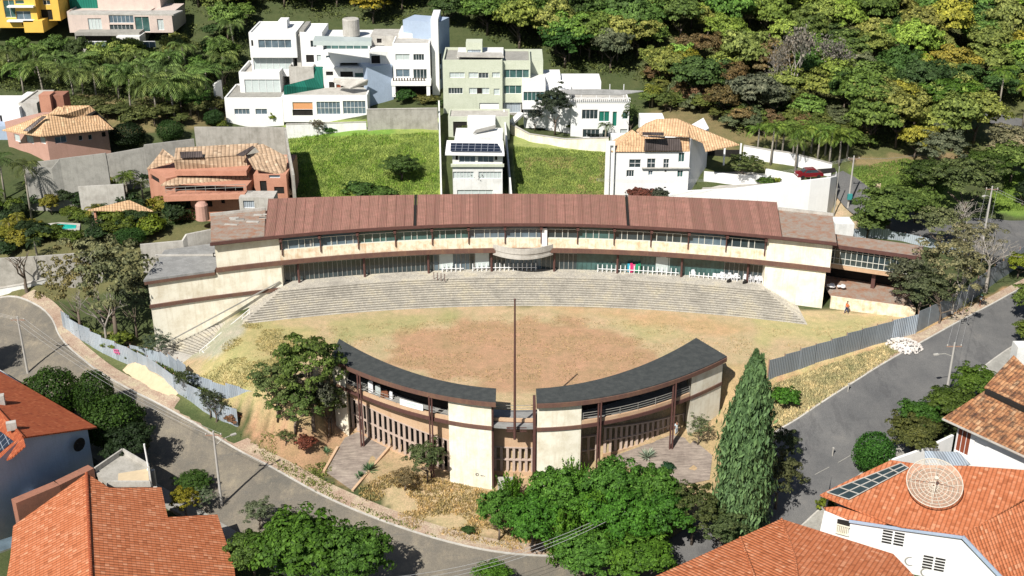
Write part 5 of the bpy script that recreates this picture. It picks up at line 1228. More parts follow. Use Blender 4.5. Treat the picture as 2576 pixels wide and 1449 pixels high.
# big mesh dish
k = NB('open_mesh'); k.done((.56, .50, .40), .6); tp = k.n('BsdfTransparent'); ms = k.n('MixShader'); ms.inputs[0].default_value = .36
out = [n for n in k.t.nodes if n.type == 'OUTPUT_MATERIAL'][0]; k.l(tp.outputs[0], ms.inputs[1]); k.l(k.b.outputs[0], ms.inputs[2]); k.l(ms.outputs[0], out.inputs[0]); M['mesh'] = k.m
fpt = Ppl(2345, 1262, *PA); dc = fpt+Vector((.2, .8, 1.4)); ax = Vector((-.12, -.50, .86)).normalized(); u_ = ax.orthogonal().normalized(); v_ = ax.cross(u_)
e = empty('mesh_dish', dc, 'huge beige mesh satellite dish standing on the orange roof at right', 'satellite dish')
Rr = 2.75
def dp(r, t): return dc+(u_*math.cos(t)+v_*math.sin(t))*r+ax*(.09*r*r)
m = MB(); NR, NT = 8, 36
for i in range(NR+1):
    for j in range(NT): m.v.append(tuple(dp(.15+(Rr-.15)*i/NR, 2*math.pi*j/NT)))
for i in range(NR):
    for j in range(NT): q = (j+1) % NT; m.f.append((i*NT+j, i*NT+q, (i+1)*NT+q, (i+1)*NT+j))
m.build('mesh_surface', M['mesh'], e, smooth=True)
m = MB()
for r_ in (.5, .95, 1.4, 1.85, 2.3, Rr): m.tube([dp(r_, 2*math.pi*j/36)+ax*.02 for j in range(37)], .035 if r_ < Rr else .06, 5, False)
for j in range(18): m.tube([dp(r_, 2*math.pi*j/18)+ax*.02 for r_ in (.1, 1, 1.9, Rr)], .03, 5)
m.build('rib', M['aerial'], e)
m = MB(); fo = dc+ax*1.7; m.tube([fo-ax*.15, fo+ax*.15], .2, 10)
for j in range(4): m.bar(dp(Rr*.8, j*math.pi/2+.4), fo, .05, .05)
m.build('feed_horn', M['aerial'], e)
m = MB(); m.tube([(dc.x, dc.y, dc.z-.1), (dc.x, dc.y, dc.z-3.2)], .14, 8); m.build('mast', M['aerial'], e)
# brown tiled house on the right
h = empty('brown_tiled_house', P(2500, 1120, -4), 'white house with mottled brown tiled roofs in two tiers at the right edge', 'house')
e0, e1 = P(2371,1051,.6), P(2600,1156,.6)
PC = plane3(e0, e1, P(2477,983,2.6)); lp = proof(h, [(2371,1051),(2477,983),(2576,1029),(2720,1096),(2720,1212),(2576,1145)], PC, 'tile_m')
PD = plane3(P(2477,974,3.0), P(2600,1030,3.0), P(2550,894,5.2)); proof(h, [(2477,973),(2550,893),(2576,919),(2720,985),(2720,1086),(2576,1019)], PD, 'tile_m')
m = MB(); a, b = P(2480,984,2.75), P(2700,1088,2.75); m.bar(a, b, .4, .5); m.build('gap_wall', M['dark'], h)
dE = (e1-e0); dE.z = 0; dE.normalize(); nE = Vector((-dE.y, dE.x, 0))
wa = e0+nE*1.2+dE*1.3; wb = e1+nE*1.2+dE*8
block(h, wa, wb, 9, -5.5, .35, 'white', [(2390,1078,2440,1140,'door',3), (2450,1106,2482,1134,'white',3,2)])
m = MB(); m.bar(e0+Vector((0, 0, -.12)), e0+dE*16+Vector((0, 0, -.12)), .2, .2); m.build('gutter', M['conc_l'], h)
m = MB(); a = P(2560,905,4.2); m.box((a.x+.6, a.y, 4.9), (2.4, 1.6, 2.6)); m.build('chimney', M['white2'], h)
e = empty('sheet_canopy', P(2380, 1160, -2), 'pale corrugated sheet canopy behind the huge mesh dish', 'canopy')
m = MB(); m.slab([P(2326,1134,-1.6), P(2412,1137,-1.6), P(2442,1168,-1.9), P(2328,1180,-1.9)], .08); m.build('sheet', M['sheet'], e)
m = MB()
for X, Y in ((2332,1140), (2436,1166), (2330,1176)): a = P(X, Y, -1.9); m.box((a.x, a.y+.1, -4), (.14, .14, 4.2))
m.build('post', M['conc_l'], e)
wallworld('white garden wall between the sheet canopy and the street hedge', [P(2240,1160,-3.2), P(2330,1128,-2.6), P(2400,1095,-2.2)], 'white', .3, zb=-7)
# ---------------------------------------------------------------- fences
def fence(label, px, hgt, mat, panel=2.2, steps=True, jit=.12, seed=1, name='sheet_fence', base=True, col='metal'):
    g = [gp(X, Y, base) for X, Y in px]; Ls = [0]
    for i in range(1, len(g)): Ls.append(Ls[-1]+(g[i]-g[i-1]).length)
    n = max(1, int(Ls[-1]/panel)); rr = random.Random(seed); e = empty(name, g[0], label, 'fence')
    def at(s):
        i = 1
        while i < len(g)-1 and Ls[i] < s: i += 1
        return g[i-1].lerp(g[i], (s-Ls[i-1])/(Ls[i]-Ls[i-1]))
    pm = MB()
    for i in range(n):
        a, b = at(Ls[-1]*i/n), at(Ls[-1]*(i+1)/n); d = (b-a); d.z = 0; d.normalize(); nn = Vector((-d.y, d.x, 0)); z0 = min(a.z, b.z)-.4; z1 = (a.z+b.z)/2+hgt+rr.uniform(-jit, jit)
        o_ = nn*rr.uniform(-.04, .04); a2, b2 = a+o_, b+o_; t = nn*.05
        m = MB(); m.hexa([(a2.x, a2.y, z0), (b2.x, b2.y, z0), (b2.x+t.x, b2.y+t.y, z0), (a2.x+t.x, a2.y+t.y, z0)], [(a2.x, a2.y, z1), (b2.x, b2.y, z1), (b2.x+t.x, b2.y+t.y, z1), (a2.x+t.x, a2.y+t.y, z1)])
        m.build('panel', M[mat] if not hasattr(mat, '__len__') or isinstance(mat, str) else M[mat[i % len(mat)]], e)
        q = a+nn*.14; pm = MB(); pm.box((q.x, q.y, (z0+z1)/2+.1), (.1, .1, z1-z0)); pm.build('post', M['wood'], e)
    return e
fence('pale galvanised sheet fence along the left street with a pink scrawl', [(158,824),(205,858),(263,892),(322,916),(385,950),(440,985)], 2.5, 'sheet', seed=2)
fence('bluish sheet fence descending to the corner of the left street', [(440,985),(500,1030),(560,1062),(600,1078)], 2.6, ['sheet', 'sheet'], seed=5)
fence('torn bluish sheet fence at the foot of the dry mound', [(470,968),(560,1005),(650,1030),(740,1040),(830,1045)], 2.2, 'sheet', seed=8, jit=.25)
fence('inner sheet fence below the side stair', [(330,900),(400,915),(470,950)], 1.9, 'sheet', seed=9)
fence('long grey corrugated fence between the dry field and the right street', [(1932,957),(2040,918),(2140,886),(2240,856)], 2.7, 'sheet_d', seed=3, jit=.1, base=False)
fence('lighter sheet gate in the right fence beside the white rubble', [(2240,856),(2304,838)], 2.8, 'sheet', seed=4, name='sheet_gate', base=False)
fence('grey corrugated fence running up the right street past the bare trees', [(2306,836),(2370,802),(2420,775),(2466,738),(2520,700),(2580,660)], 2.8, 'sheet_d', seed=6, base=False)
fence('white sheet fence behind the gallery at the right end of the long building', [(2120,600),(2200,598),(2290,612),(2360,630),(2420,650)], 1.7, 'sheet', seed=7, jit=.3)
a = gp(290, 905, True); e = empty('graffiti', a, 'pink painted scrawl on the pale street fence', 'graffiti')
m = MB()
for (x0, z0, x1, z1) in ((0, 1.5, .9, 1.7), (.1, 1.7, .3, 1.0), (.5, 1.7, .6, .9), (0, 1.2, 1.1, 1.3), (.8, 1.6, 1.0, 1.0)):
    d = (gp(322,916,True)-gp(263,892,True)); d.z = 0; d.normalize(); n_ = Vector((d.y, -d.x, 0))*.1
    m.bar(a+d*x0+n_+Vector((0, 0, z0)), a+d*x1+n_+Vector((0, 0, z1)), .04, .1)
m.build('paint', colmat('pink_paint', (.7, .12, .3)), e)
# ---------------------------------------------------------------- poles and wires
POLE = {}
def pole(key, X, Y, Yt, label, arm=None, r=.16, mat='polec', cross=True):
    g = gp(X, Y); zt = PY(X, Yt, g.y).z; e = empty('utility_pole', g, label, 'utility pole')
    m = MB(); m.tube([(g.x, g.y, g.z-.5), (g.x, g.y, (g.z+zt)/2), (g.x, g.y, zt)], [r, r*.85, r*.65], 10); m.build('pole', M[mat], e)
    if cross:
        m = MB(); m.bar((g.x-.9, g.y, zt-.5), (g.x+.9, g.y, zt-.5), .1, .1); m.build('crossarm', M['wood'], e)
        for dx in (-.8, 0, .8): m = MB(); m.lathe([(0, .25), (.07, .2), (.09, .1), (.05, 0)], (g.x+dx, g.y, zt-.45), 8); m.build('insulator', M['conc_l'], e)
    if arm:
        m = MB(); m.tube([(g.x, g.y, zt-1.8), (g.x+arm[0]*.5, g.y+arm[1]*.5, zt-1.3), (g.x+arm[0], g.y+arm[1], zt-1.2)], .04, 6); ar = m.build('lamp_arm', M['conc_l'], e)
        m = MB(); m.box((g.x+arm[0]*1.12, g.y+arm[1]*1.12, zt-1.2), (.6, .3, .14), math.atan2(arm[1], arm[0])); m.build('lamp_head', M['conc_l'], ar)
    POLE[key] = Vector((g.x, g.y, zt)); return e
pole('L1', 70, 938, 796, 'concrete utility pole on the left street beside the shadow of a tree')
pole('L2', 558, 1272, 1085, 'concrete utility pole rising from the shrubs at lower left', (1.6, 1.2))
pole('R1', 2378, 1005, 862, 'pale utility pole with lamp arm by the right street hedge', (-2.0, -.6))
pole('R2', 2472, 612, 468, 'pale leaning looking utility pole before the junction at right', (-1.2, -.8))
pole('R3', 2133, 522, 392, 'tall white utility pole with a teal box right of the white perimeter wall')
pole('R4', 2097, 545, 418, 'thin grey pole at the corner of the white perimeter wall', None, .1, 'conc', False)
pole('R5', 1524, 500, 362, 'thin pole at the left end of the tan roofed white house', None, .07, 'whitep', False)
pole('R6', 2235, 1205, 1132, 'short pale post among the clipped street shrubs', None, .06, 'polec', False)
pole('R7', 1575, 1405, 1270, 'pole top half hidden among the bright green trees where the pale cables end', None, .1, 'wood')
q = POLE['R3']; g = gp(2133, 522); m = MB(); m.box((q.x, q.y-.3, g.z+1.9), (.7, .4, .9)); tag(m.build('meter_box', colmat('teal_paint', (.04, .25, .25))), 'teal equipment box fixed to the tall white utility pole', 'box')
def wire(label, a, b, sag, n=3, spread=(.8, 0), r=.012):
    e = empty('overhead_cable', a, label, 'cable'); 
    for i in range(n):
        o = Vector((spread[0]*(i-(n-1)/2), spread[1]*(i-(n-1)/2), 0)); m = MB()
        m.tube([a.lerp(b, t/12)+o+Vector((0, 0, -sag*4*(t/12)*(1-t/12))) for t in range(13)], r, 4); m.build('strand', M['wire'], e)
wire('overhead cables between the two utility poles of the left street', POLE['L1']-Vector((0, 0, .3)), POLE['L2']-Vector((0, 0, .3)), 1.2)
wire('overhead cables running off to the left from the far left pole', POLE['L1']-Vector((0, 0, .3)), Vector((-95, 150, 6)), 1.2)
wire('pale overhead cables crossing the bright green trees at the bottom', P(900, 1470, -2.0), POLE['R7']-Vector((0, 0, .2)), 2.0, 3, (.2, .7), .018)
wire('overhead cables between the lamp pole and the pole at the junction', POLE['R1']-Vector((0, 0, .3)), POLE['R2']-Vector((0, 0, .3)), 1.4)
wire('overhead cables above the high white perimeter wall', POLE['R3']-Vector((0, 0, .4)), Vector(PY(1500, 452, 172)), 1.6, 3, (0, .5))
wire('overhead cables running up toward the wooded hill at right', POLE['R3']-Vector((0, 0, .4)), Vector(PY(2420, 360, 200)), 1.0, 2)
wire('overhead cables from the junction pole to the right edge', POLE['R2']-Vector((0, 0, .3)), Vector((95, 120, 9)), 1.2, 2)
# ---------------------------------------------------------------- piles, junk
drape(pxpoly([(308,930),(330,905),(380,915),(436,950),(452,985),(430,1005),(380,985),(330,950)]), .0, 'sand_pile', M['sand'], 'pale sand pile spread along the bluish fence on the left street', cat='sand pile', mound=(1.5, .75))
drape(pxpoly([(2228,872),(2255,858),(2300,862),(2322,872),(2300,888),(2262,890),(2240,884)]), .0, 'rubble_pile', M['rubblew'], 'white rubble heap on the kerb of the right street by the gate', cat='rubble pile', mound=(1.1, .8))
rr = random.Random(5); m = MB(); c0 = gp(2274, 874)
for i in range(150):
    a = rr.uniform(0, 6.28); d_ = rr.random()**.6; x = c0.x+math.cos(a)*d_*2.3; y = c0.y+math.sin(a)*d_*1.5; s_ = rr.uniform(.1, .34); m.box((x, y, float(Tb(x, y))+.15+1.0*(1-d_)+s_*.2), (s_, s_*rr.uniform(.5, 1), s_*rr.uniform(.4, .9)), rr.uniform(0, 3))
rp = m.build('rubble_stones', M['rubblew']); tag(rp, 'loose white stones and broken pieces scattered over the white rubble heap', 'rubble', kind='stuff')
drape(pxpoly([(2255,848),(2340,830),(2360,850),(2300,862)]), .0, 'soil_heap', M['earthpave'], 'low orange soil heap before the lighter gate at right', cat='soil heap', mound=(.3, .3))
def lumps(name, label, cat, X, Y, n, r, mat, seed=1, z=None):
    g = gp(X, Y) if z is None else P(X, Y, z); e = empty(name, g, label, cat); rr = random.Random(seed)
    for i in range(n):
        c = g+Vector((rr.uniform(-r, r), rr.uniform(-r*.5, r*.5), .18)); m = MB(); s_ = rr.uniform(.25, .5)
        m.lathe([(0, -.1), (s_*.7, 0), (s_, s_*.4), (s_*.7, s_*.9), (0, s_*1.05)], c, 9); m.build('bag', M[mat], e, smooth=True)
lumps('rubbish_bags', 'white sacks piled beside the dark opening under the gallery', 'sacks', 2106, 726, 6, 1.1, 'plastic', 3, 1.8)
lumps('rubbish_bags', 'small white rubbish scraps on the dry grass left of the bright green trees', 'rubbish', 1352, 1258-1, 4, .7, 'plastic', 4)
e = empty('storage_box', PY(2125, 588, 158), 'pale white box hut behind the right end of the long building', 'hut'); pblock(e, 2100, 2148, 564, 596, 160, 3, 'white2')
# leaning dark pruned trunk by the far left wall
# roadside markers
for X, Y, lab in ((2298,1098-12,'thin grey bollard nearest the hedge on the right street'),(2094,1155-8,'thin grey bollard standing in the lower right street'),(2133,985,'weathered stake in the straw verge of the right street')):
    g = gp(X, Y); e = empty('marker_post', g, lab, 'post'); m = MB(); m.tube([g, g+Vector((0, 0, 1.0))], .07, 7); m.box((g.x, g.y, g.z+1.05), (.2, .2, .1)); m.build('post', M['conc_l'], e)
# lane marks on the right street
for (X0, Y0), (X1, Y1) in (((2108,1165),(2160,1135)), ((2050,1195),(2086,1176)), ((2190,1118),(2230,1096))):
    a, b = gp(X0, Y0, True), gp(X1, Y1, True); m = MB(); d = (b-a); d.z = 0; d.normalize(); n_ = Vector((-d.y, d.x, 0))*.045
    m.face([a-n_+Vector((0, 0, .07)), b-n_+Vector((0, 0, .07)), b+n_+Vector((0, 0, .07)), a+n_+Vector((0, 0, .07))]); tag(m.build('lane_mark', M['conc']), 'faint worn lane line on the right street', kind='structure')
# warning sign near the perimeter wall
g = gp(2205, 492); e = empty('small_sign', g, 'small reddish white sign board at the side street', 'sign'); m = MB(); m.box((g.x, g.y, g.z+1.6), (.9, .08, .9)); m.build('board', M['sand'], e); m = MB(); m.tube([g, g+Vector((0, 0, 1.2))], .05, 6); m.build('post', M['polec'], e)
# ---------------------------------------------------------------- dark red car under the awning, and a dark car at right edge
def car(label, g, rz, col, L=4.2):
    e = empty('parked_car', g, label, 'car', rz=rz); cm = colmat('car_paint', col, .3)
    pr_ = [(-L/2, .35), (-L/2, .8), (-L/2+.3, .95), (-L*.28, 1.0), (-L*.16, 1.45), (L*.2, 1.47), (L*.36, 1.0), (L/2-.1, .85), (L/2, .6), (L/2, .35)]
    m = MB(); n = len(pr_); 
    for y, kx in ((-.85, 1), (.85, 1)): m.v += [(x, y*(1 if z < 1.1 else .82), z) for x, z in pr_]
    m.f.append(tuple(range(n))[::-1][::-1]); m.f.append(tuple(range(n, 2*n))[::-1])
    for i in range(n): j = (i+1) % n; m.f.append((i, n+i, n+j, j))
    m.build('body', cm, e, world=False)
    m = MB(); m.v += [(-L*.26, y, 1.03) for y in (-.87, .87)]; m = MB()
    for s_ in (-1, 1): m.face([(-L*.24, s_*.86, 1.02), (L*.33, s_*.86, 1.02), (L*.2, s_*.72, 1.42), (-L*.15, s_*.72, 1.42)])
    m.face([(-L*.29, -.7, 1.03), (-L*.29, .7, 1.03), (-L*.17, .62, 1.43), (-L*.17, -.62, 1.43)]); m.face([(L*.37, -.7, 1.02), (L*.37, .7, 1.02), (L*.21, .62, 1.44), (L*.21, -.62, 1.44)])
    m.build('windows', M['glass'], e, world=False)
    for sx in (-1, 1):
        for sy in (-1, 1):
            m = MB(); m.tube([(sx*L*.31, sy*.7, .32), (sx*L*.31, sy*.9, .32)], .32, 14); m.build('wheel', M['dark'], e, world=False)
        for sy in (-1, 1): m = MB(); m.box((sx*(L/2-.02), sy*.6, .7), (.08, .3, .14)); m.build('headlight' if sx < 0 else 'tail_light', M['whitep'] if sx < 0 else cm, e, world=False)
car('dark red car parked under the shade net behind the white perimeter wall', PY(2034, 446, 178.5), .15, (.16, .01, .015))
e = empty('shade_awning', PY(2060, 440, 180), 'dark shade net over the red car at the end of the patio', 'awning'); 
m = MB(); a = [PY(2022,428,181), PY(2100,422,181), PY(2104,432,178), PY(2040,440,178)]; m.slab(a, .08); m.build('net', M['dark'], e)
m = MB()
for q in a[2:]: m.tube([q, q-Vector((0, 0, 2.4))], .05, 6)
m.build('post', M['whitep'], e)
# ---------------------------------------------------------------- people
def skinmesh(name, nodes, edges, mat, parent, sub=2):
    me = bpy.data.meshes.new(name); me.from_pydata([n[:3] for n in nodes], edges, []); ob = bpy.data.objects.new(name, me); COL.objects.link(ob)
    md = ob.modifiers.new('skin', 'SKIN'); md.use_smooth_shade = True
    for v, n in zip(me.skin_vertices[0].data, nodes): v.radius = (n[3], n[4] if len(n) > 4 else n[3]); v.use_root = False
    me.skin_vertices[0].data[0].use_root = True
    ob.modifiers.new('sub', 'SUBSURF').levels = sub
    bpy.context.view_layer.update(); dg = bpy.context.evaluated_depsgraph_get(); m2 = bpy.data.meshes.new_from_object(ob.evaluated_get(dg)); bpy.data.objects.remove(ob)
    m2.materials.clear(); m2.materials.append(mat); m2.name = name; return link(name, m2, parent, False)
def person(label, g, rz, top, legs, short=False, hat=None, stride=.22):
    e = empty('person', g, label, 'person', rz=rz)
    N = [(0, 0, .93, .13, .11), (0, 0, 1.15, .12, .1), (0, .01, 1.38, .15, .1), (0, .0, 1.5, .06), (0, -.01, 1.6, .085, .1), (0, -.01, 1.7, .075, .09),
         (-.19, 0, 1.4, .06), (-.25, -.04, 1.14, .042), (-.24, -.16, .92, .033), (-.24, -.2, .84, .035), (.19, 0, 1.4, .06), (.26, .06, 1.14, .042), (.25, .02, .9, .033), (.25, 0, .82, .035),
         (-.1, 0, .86, .09), (-.11, -stride*.6, .5, .06), (-.11, -stride, .09, .04), (-.11, -stride-.15, .04, .035), (.1, 0, .86, .09), (.11, stride*.3, .5, .06), (.11, stride, .1, .04), (.11, stride-.13, .04, .035)]
    E = [(0, 1), (1, 2), (2, 3), (3, 4), (4, 5), (2, 6), (6, 7), (7, 8), (8, 9), (2, 10), (10, 11), (11, 12), (12, 13), (0, 14), (14, 15), (15, 16), (16, 17), (0, 18), (18, 19), (19, 20), (20, 21)]
    skinmesh('body', N, E, M['skin'], e)
    g_ = lambda i, k_=1.18: tuple(N[i][:3])+tuple(v*k_+.012 for v in N[i][3:])
    skinmesh('shirt', [g_(1), g_(2), g_(6), g_(7), g_(10), g_(11), (0, 0, .98, .15, .13)], [(6, 0), (0, 1), (1, 2), (2, 3), (1, 4), (4, 5)], colmat('shirt_cloth', top, .85), e, 1)
    lw = [(0, 0, .95, .15, .13), g_(14), g_(15), g_(18), g_(19)]; ed = [(0, 1), (1, 2), (0, 3), (3, 4)]
    if not short: lw += [g_(16), g_(20)]; ed += [(2, 5), (4, 6)]
    skinmesh('shorts' if short else 'trousers', lw, ed, colmat('leg_cloth', legs, .85), e, 1)
    m = MB(); hc = hat or (.02, .015, .01); m.lathe([(.0, .11), (.07, .09), (.1, .03), (.095, -.02)], (0, .01, 1.72), 12); m.build('cap' if hat else 'hair', colmat('head_cover', hc, .8), e, smooth=True, world=False)
    if hat: m = MB(); m.box((0, -.14, 1.71), (.16, .12, .02)); m.build('cap_brim', colmat('head_cover', hc, .8), e, world=False)
person('person in an orange vest and dark blue trousers walking by the cream retaining wall', gp(2129, 789), R(-70), (.72, .16, .05), (.03, .05, .12))
person('person in a white shirt, dark shorts and green cap beside the right street fence', gp(2464, 772), R(40), (.75, .75, .72), (.05, .025, .015), True, (.25, .5, .4), .12)
person('person in a pale blue top standing in the shade by the right pavilion column', gp(1701, 1092), R(200), (.55, .66, .72), (.45, .5, .55), False, None, .08)
# ---------------------------------------------------------------- vegetation
def quads_mesh(name, C, A, B, mat):      # centres, half axes
    n = len(C); V = np.empty((n, 4, 3)); V[:, 0] = C-A; V[:, 1] = C-B*.9; V[:, 2] = C+A; V[:, 3] = C+B*.9
    me = bpy.data.meshes.new(name); me.vertices.add(n*4); me.vertices.foreach_set('co', V.ravel()); me.loops.add(n*4); me.loops.foreach_set('vertex_index', np.arange(n*4))
    me.polygons.add(n); me.polygons.foreach_set('loop_start', np.arange(0, n*4, 4)); me.polygons.foreach_set('loop_total', np.full(n, 4)); me.update(); me.materials.append(mat); return me
def leafaxes(r, N, s0, s1, asp=.7):
    n = len(N); s = r.uniform(s0, s1, (n, 1)); t = r.normal(size=(n, 3)); A = np.cross(N, t); A /= np.linalg.norm(A, axis=1, keepdims=True)+1e-9
    B = np.cross(N, A); B /= np.linalg.norm(B, axis=1, keepdims=True)+1e-9; return A*s, B*s*asp
def unit(v): return v/(np.linalg.norm(v, axis=1, keepdims=True)+1e-9)
def crown_broad(name, seed, nc=92, nl=76, leaf=(.034, .08), hr=.78, flat=0, lump=(.16, .34), shape='round'):
    """radius ~1 sphere-ish crown centred at z=hr; clumps with gaps between"""
    r = np.random.default_rng(seed); d = unit(r.normal(size=(nc, 3))); d[:, 2] = np.where(d[:, 2] < -.35, -d[:, 2]*.6, d[:, 2])
    rad = r.uniform(.45, .86, (nc, 1)); c = d*rad*np.array([1, 1, hr])*(1+.16*r.normal(size=(nc, 1))); 
    if shape == 'cone': c[:, :2] *= (1.15-.75*(c[:, 2:3]/hr+1)/2)
    rc = r.uniform(*lump, (nc, 1)); P_, N_ = [], []
    for i in range(nc):
        u = unit(r.normal(size=(nl, 3))); u[:, 2] = np.abs(u[:, 2])*.9-.25; q = u*rc[i]*r.uniform(.55, 1, (nl, 1))*np.array([1, 1, .75]); P_.append(c[i]+q); N_.append(unit(u+unit(c[i:i+1])*.5+r.normal(size=(nl, 3))*.45+np.array([0, 0, .35])))
    Pt = np.concatenate(P_); N = np.concatenate(N_); A, B = leafaxes(r, N, *leaf); Pt[:, 2] += hr*.95; return quads_mesh(name, Pt, A, B, M['leaf'])
def crown_ball(name, seed, n=7000, leaf=(.03, .06), zr=.9):
    r = np.random.default_rng(seed); d = unit(r.normal(size=(n, 3))); b = 1+.06*np.sin(d[:, 0]*7+seed)*np.sin(d[:, 1]*6)+.05*np.sin(d[:, 2]*9+d[:, 0]*5)
    rad = b*r.uniform(.8, 1.0, n); p = d*rad[:, None]*np.array([1, 1, zr]); N = unit(d+r.normal(size=(n, 3))*.5); A, B = leafaxes(r, N, *leaf); p[:, 2] += zr*.92; p = p[p[:, 2] > -.1] if False else p; return quads_mesh(name, p, A, B, M['leaf'])
def crown_cypress(name, seed, n=34000, leaf=(.006, .014), w=.16):
    r = np.random.default_rng(seed); h = r.uniform(0.02, 1, n)**.9; t = r.uniform(0, 2*math.pi, n)
    prof = w*np.clip(np.minimum(.7+h*2.5, 1)*(1-np.clip((h-.42)/.58, 0, 1)**1.75*.95), .01, 1); prof *= 1+.13*np.sin(t*3+h*9)+.08*np.sin(t*5-h*23)+.08*np.sin(h*60+t*2)
    rr = prof*r.uniform(.72, 1.04, n); p = np.c_[rr*np.cos(t), rr*np.sin(t), h]; N = unit(np.c_[np.cos(t), np.sin(t), np.full(n, .35)]+r.normal(size=(n, 3))*.45)
    s = r.uniform(*leaf, (n, 1)); up = np.c_[.25*np.cos(t), .25*np.sin(t), np.ones(n)]; A = up-N*(up*N).sum(1)[:, None]; A = unit(A)*s*1.5; B = unit(np.cross(N, A))*s*.6
    return quads_mesh(name, p, A, B, M['leaf'])
def crown_spires(name, seed, n=34000):
    r = np.random.default_rng(seed); sp = np.array([[0, 0, 1.0, 1.0, 0], [.035, .01, .97, .62, .1], [-.05, -.02, .84, .75, .0], [.06, .03, .74, .7, 0], [-.015, .05, .9, .6, .05], [.0, -.06, .70, .75, 0]]); wt = np.array([.36, .13, .16, .14, .1, .11])
    i = r.choice(6, n, p=wt); h = r.uniform(0.02, 1, n)**.85; t = r.uniform(0, 2*math.pi, n)
    prof = .125*sp[i, 3]*np.clip(np.minimum(.72+h*2.5, 1)*(1-np.clip((h-.52)/.48, 0, 1)**1.7*.95), .008, 1); prof *= 1+.16*np.sin(t*3+h*11+i)+.12*np.sin(t*5-h*27)+.10*np.sin(h*70+t*2)
    rr = prof*(r.uniform(.6, 1.0, n)+.22*(r.random(n) < .06)); x = rr*np.cos(t)+sp[i, 0]*1.1; y = rr*np.sin(t)+sp[i, 1]; p = np.c_[x, y, h*sp[i, 2]]; N = unit(np.c_[np.cos(t), np.sin(t), np.full(n, .35)]+r.normal(size=(n, 3))*.5)
    s = r.uniform(.006, .015, (n, 1)); up = np.c_[.3*np.cos(t), .3*np.sin(t), np.ones(n)]; A = unit(up-N*(up*N).sum(1)[:, None])*s*1.6; B = unit(np.cross(N, A))*s*.6
    return quads_mesh(name, p, A, B, M['leaf'])
def crown_shoots(name, seed, n=2600, ns=60):
    """upright feathery shoots, like bamboo"""
    r = np.random.default_rng(seed); b = r.normal(size=(ns, 2))*.33; lean = b*.9+r.normal(size=(ns, 2))*.15; hh = r.uniform(1.2, 2.3, ns)*(1-.35*np.hypot(b[:, 0], b[:, 1]))
    i = r.integers(0, ns, n); t = r.uniform(.15, 1, n); p = np.c_[b[i]+lean[i]*t[:, None]**1.5*.8, hh[i]*t]+r.normal(size=(n, 3))*np.array([.11, .11, .08])*(1.15-t)[:, None]
    N = unit(r.normal(size=(n, 3))+np.array([0, -.2, .6])); A, B = leafaxes(r, N, .07, .14, .4); return quads_mesh(name, p, A, B, M['leaf'])
def palm_mesh(name, seed, nf=17, L=1.0, droop=1.0):
    r = np.random.default_rng(seed); C, A_, B_ = [], [], []
    for i in range(nf):
        az = 2*math.pi*i/nf+r.uniform(-.2, .2); el = r.uniform(.1, 1.15); Lf = L*r.uniform(.85, 1.1); d = np.array([math.cos(az), math.sin(az), 0]); p = np.zeros(3); ang = el
        m = 13; side = np.array([-d[1], d[0], 0])
        for k_ in range(m):
            t = (k_+.5)/m; step = Lf/m; dr = d*math.cos(ang)+np.array([0, 0, math.sin(ang)]); p = p+dr*step; ang -= (.11+.16*t)*droop
            ll = Lf*.26*math.sin(math.pi*min(1, t*.9+.12)); 
            for sg in (-1, 1):
                a = (side*sg*.8+dr*.5+np.array([0, 0, -.45*droop]))*ll*.5; C.append(p+a); A_.append(a); B_.append(dr*step*.42)
    return quads_mesh(name, np.array(C), np.array(A_), np.array(B_), M['leaf'])
def agave_mesh(name, seed, nf=46):
    r = np.random.default_rng(seed); m = MB()
    for i in range(nf):
        az = r.uniform(0, 2*math.pi); el = r.uniform(.1, 1.4); d = Vector((math.cos(az)*math.cos(el), math.sin(az)*math.cos(el), math.sin(el))); s = Vector((-math.sin(az), math.cos(az), 0))*.055
        m.face([s*-.7, s*.7, d*.55+s, d*1.0, d*.55-s])
    return m
def branches(seed, depth=5, L=.42, r0=.05, spread=.55, n0=3, up=.25):
    rr = random.Random(seed); m = MB(); tips = []
    def go(p, d, L_, r_, k_):
        q = p+d*L_; m.tube([p, p.lerp(q, .5)+Vector((rr.uniform(-1, 1), rr.uniform(-1, 1), 0))*L_*.06, q], [r_, r_*.8, r_*.62], 5 if k_ < depth-1 else 7, False)
        if k_ == 0: tips.append(q); return
        for i in range(rr.choice((2, 3)) if k_ < depth else n0):
            e = (d+Vector((rr.gauss(0, spread), rr.gauss(0, spread), rr.gauss(up, .3)))).normalized(); go(q, e, L_*rr.uniform(.66, .86), r_*.62, k_-1)
    go(Vector((0, 0, 0)), Vector((.02, 0, 1)), L, r0, depth); return m, tips
def meshof(mb, name, mat, smooth=True):
    me = bpy.data.meshes.new(name); me.from_pydata(mb.v, [], mb.f); me.materials.append(mat)
    if smooth: me.polygons.foreach_set('use_smooth', [True]*len(me.polygons))
    return me
PROTO = {}
def trunk_mesh(seed, h=1.0, r=.05):
    rr = random.Random(seed); m = MB(); m.tube([(0, 0, -.15), (rr.uniform(-.03, .03), 0, h*.5), (rr.uniform(-.06, .06), rr.uniform(-.05, .05), h)], [r*1.3, r, r*.7], 7)
    for i in range(5):
        a = rr.uniform(0, 6.3); z = h*rr.uniform(.6, .95); m.tube([(0, 0, z), (math.cos(a)*.22, math.sin(a)*.22, z+.22), (math.cos(a)*.5, math.sin(a)*.5, z+.6)], [r*.55, r*.35, r*.15], 5)
    return meshof(m, 'trunk', M['bark'])
for i in range(6): PROTO['b%d' % i] = (crown_broad('crown', 20+i, hr=.72+.08*(i % 3)), .75)
for i in range(3): PROTO['near%d' % i] = (crown_broad('crown', 50+i, nc=170, nl=74, leaf=(.026, .055), lump=(.11, .24), hr=.85), .7)
